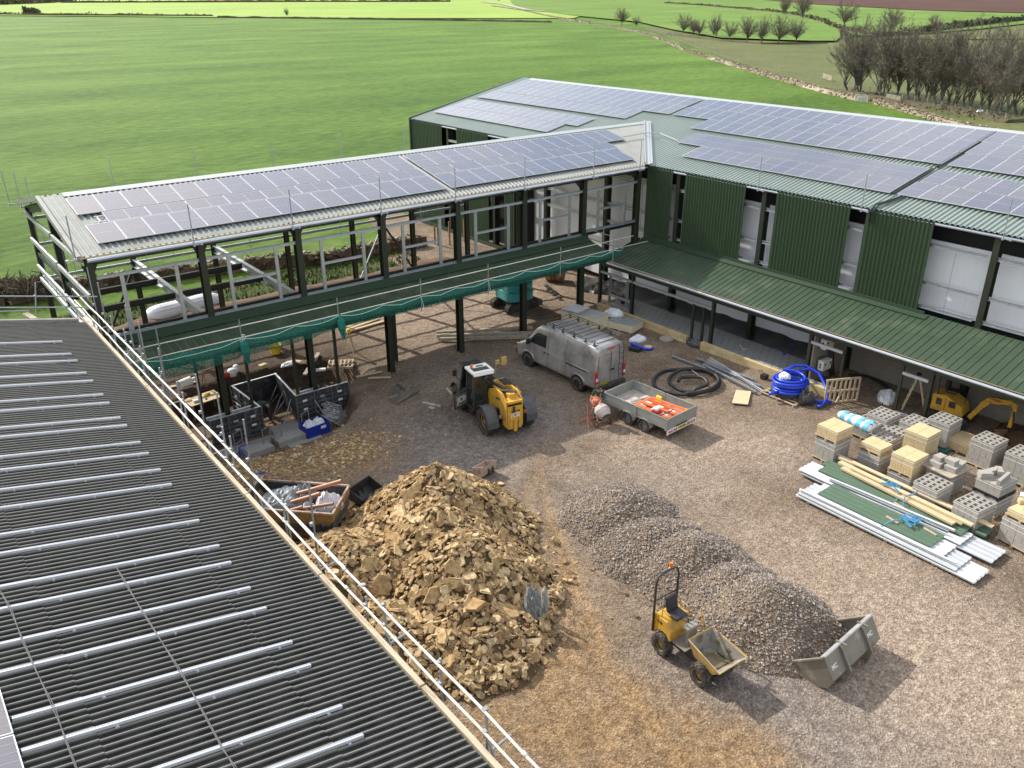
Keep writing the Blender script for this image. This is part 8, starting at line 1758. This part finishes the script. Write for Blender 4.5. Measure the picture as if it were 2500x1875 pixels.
stone_wall([(120,716),(256,704),(380,690),(480,676),(600,660),(741,648),(800,644),(870,632),(950,614),(1040,600)], .95, .6, M['drydark'], 'dark dry stone wall with pale coping behind the open wing', .38, .26, M['drystone'])
stone_wall([(1453,60),(1500,68),(1553,77),(1600,92),(1670,122),(1730,142),(1788,160),(1850,179),(1905,195),(1965,212),(2023,228),(2100,246)], .8, 1.2, M['drystone'], 'tumbled stone wall curving down the right side of the meadow', .9, .34)
stone_wall([(2135,252),(2199,268),(2260,286),(2317,304),(2370,316),(2440,328)], .7, 1.2, M['drystone'], 'tumbled stone wall from the gate to the barn ridge', .6, .30)
stone_wall([(1200,16),(1280,28),(1350,44),(1445,58)], 1.0, 1.0, M['drystone'], 'pale far stone wall along the farm track', 2.5, .6)
# wire fence
fp = [(1553,70),(1640,88),(1700,110),(1788,138),(1850,156),(1905,172),(1970,190),(2040,207),(2117,228),(2200,246),(2290,265),(2380,284),(2500,306)]; P = [G(*p) for p in fp]
tf = thing('wire_fence', 'stock fence of thin posts and wire following the tumbled stone wall', 'fence'); tot = sum((b-a).length for a, b in zip(P, P[1:])); acc = 0; nx_ = 0.0; k = 0
for a, b in zip(P, P[1:]):
    L_ = (b-a).length
    while nx_ < acc+L_ and k < 90:
        q = a.lerp(b, (nx_-acc)/L_); m = MB(); m.bar(q, q+V((0,0,1.25)), .10, .10); m.build('post', M['oldwood'], tf); nx_ += tot/90; k += 1
    acc += L_
for z, r in ((.3, .012), (.6, .012), (.9, .014), (1.15, .018)): m = MB(); m.tube([p+V((0,0,z)) for p in P], r, 3); m.build('wire', M['bark'], tf)
def gate(a, b, h, mm, lab):
    A, B = G(*a), G(*b); t = thing('field_gate', lab, 'gate', A); d = B-A
    for j in range(6): m = MB(); z = .25+j*(h-.25)/5; m.bar(V((0,0,z)), d+V((0,0,z)), .05, .09); m.build('rail', mm, t)
    for k in (0, .5, 1): m = MB(); m.bar(d*k, d*k+V((0,0,h+.1)), .10, .10); m.build('post', mm, t)
gate((2088,249), (2117,252), 1.25, M['flashwhite'], 'pale metal field gate at the end of the tumbled wall'); gate((2162,247), (2196,254), 1.2, M['oldwood'], 'grey timber gate in the fence below the copse'); gate((2008,192), (2030,200), 1.1, M['oldwood'], 'short grey rail in the fence left of the copse')
# earth heaps far off, pale object by the fence, farm track, soil behind the wing
for i, (x, w_, h) in enumerate(((545,22,5), (598,12,6), (640,10,4.5), (655,6,4))):
    p = G(x, 5.2); crumple('earth_heap', p, w_, h, mat('far_earth', (.30,.17,.10), .95), 'far brown earth heap near the horizon, '+['widest, leftmost','second from left','third from left','smallest, rightmost'][i], 'earth heap', 70+i)
p = G(2390, 281); crumple('white_bag', p, 1.3, .7, M['bagwhite'], 'white wrapped bale lying by the fence under the copse', 'bale', 80, .5, .3)
mb = MB(); tr = [(1180,6),(1230,12),(1262,20),(1285,26),(1330,30)]
vs = []
for (x, y) in tr: a, b = G(x-9, y), G(x+9, y); vs += [a+V((0,0,1.0)), b+V((0,0,1.0))]
mb.add(vs, [(2*i, 2*i+1, 2*i+3, 2*i+2) for i in range(len(tr)-1)]); tag(mb.build('farm_track', mat('pale_track', (.34,.30,.25), .9)), kind='structure')
mb = MB(); n = 60
for j in range(5):
    for i in range(n+1): x = -2+34*i/n; mb.v.append((x, 46.9+.75*j+.3*noise.noise(V((x*.4, j, 0))), .05+(0, .35, .45, .3, 0)[j]*(1+.6*noise.noise(V((x*.6, j*.5, 2))))))
for j in range(4):
    for i in range(n): a = j*(n+1)+i; mb.f.append((a, a+1, a+n+2, a+n+1)); mb.mi.append(0)
tag(mb.build('soil_bank', M['soil'], smooth=True), kind='structure')
# tufts of grass along the bank and edges
mb = MB(); r_ = random.Random(9)
for k in range(5200):
    x, y = r_.uniform(-6, 31), 48.6+5.2*r_.random()**1.2; h = .12+.22*r_.random(); s = V((r_.gauss(0,1), r_.gauss(0,1), 0)).normalized()*.05; p = V((x, y, .02)); l = V((r_.gauss(0,.08), r_.gauss(0,.08), h)); mb.add([p-s, p+s, p+l], [(0,1,2)])
tag(mb.build('grass_tufts', M['verge']), kind='stuff', label='rough grass on the bank behind the open wing', cat='grass')
for i, (px, py) in enumerate(((1062,596),(1070,600),(1098,598),(1134,592))):
    p = G(px, py); m = MB(); m.bar(p, p+V((0,0,1.4 if i < 2 else 1.8)), .10, .10); tag(m.build('fence_post', M['rust']), 'rusty brown post behind the wing by the gravel, '+['first from the left','second from the left','third from the left','fourth from the left'][i], 'post')
# solar panels at the bottom left on the old shed roof
UU = V((-1, 0, SK)).normalized(); NN_ = V((SK, 0, 1)).normalized()
mew = panel_mesh(1.10, 1.72, 6)
for i, (px, py, lab) in enumerate(((33, 1792, 'solar panel at the lower left corner on the dark roof, upper one'), (63, 1880, 'solar panel at the lower left corner on the dark roof, lower one'))):
    p = PR(px, py, .16); put_panel(mew, p+V((0, 1.14*0, 0)), (0, 1, 0), tuple(-V(UU)*-1), (SK*1.0, 0, 1.0) , lab, 'solar panels on the dark roof') if False else None
e0 = PR(33, 1792, .16)
for i, lab in enumerate(('solar panel at the lower left corner on the dark roof, upper one', 'solar panel at the lower left corner on the dark roof, lower one')):
    q = PR(*((33, 1792) if i == 0 else (66, 1890)), .16); y0 = e0.y+.01 if i == 0 else e0.y-1.13
    put_panel(mew, (e0.x, y0+1.12 if False else y0, e0.z), (0, 1, 0), (-1, 0, SK), (SK, 0, 1), lab, 'solar panels on the dark roof')
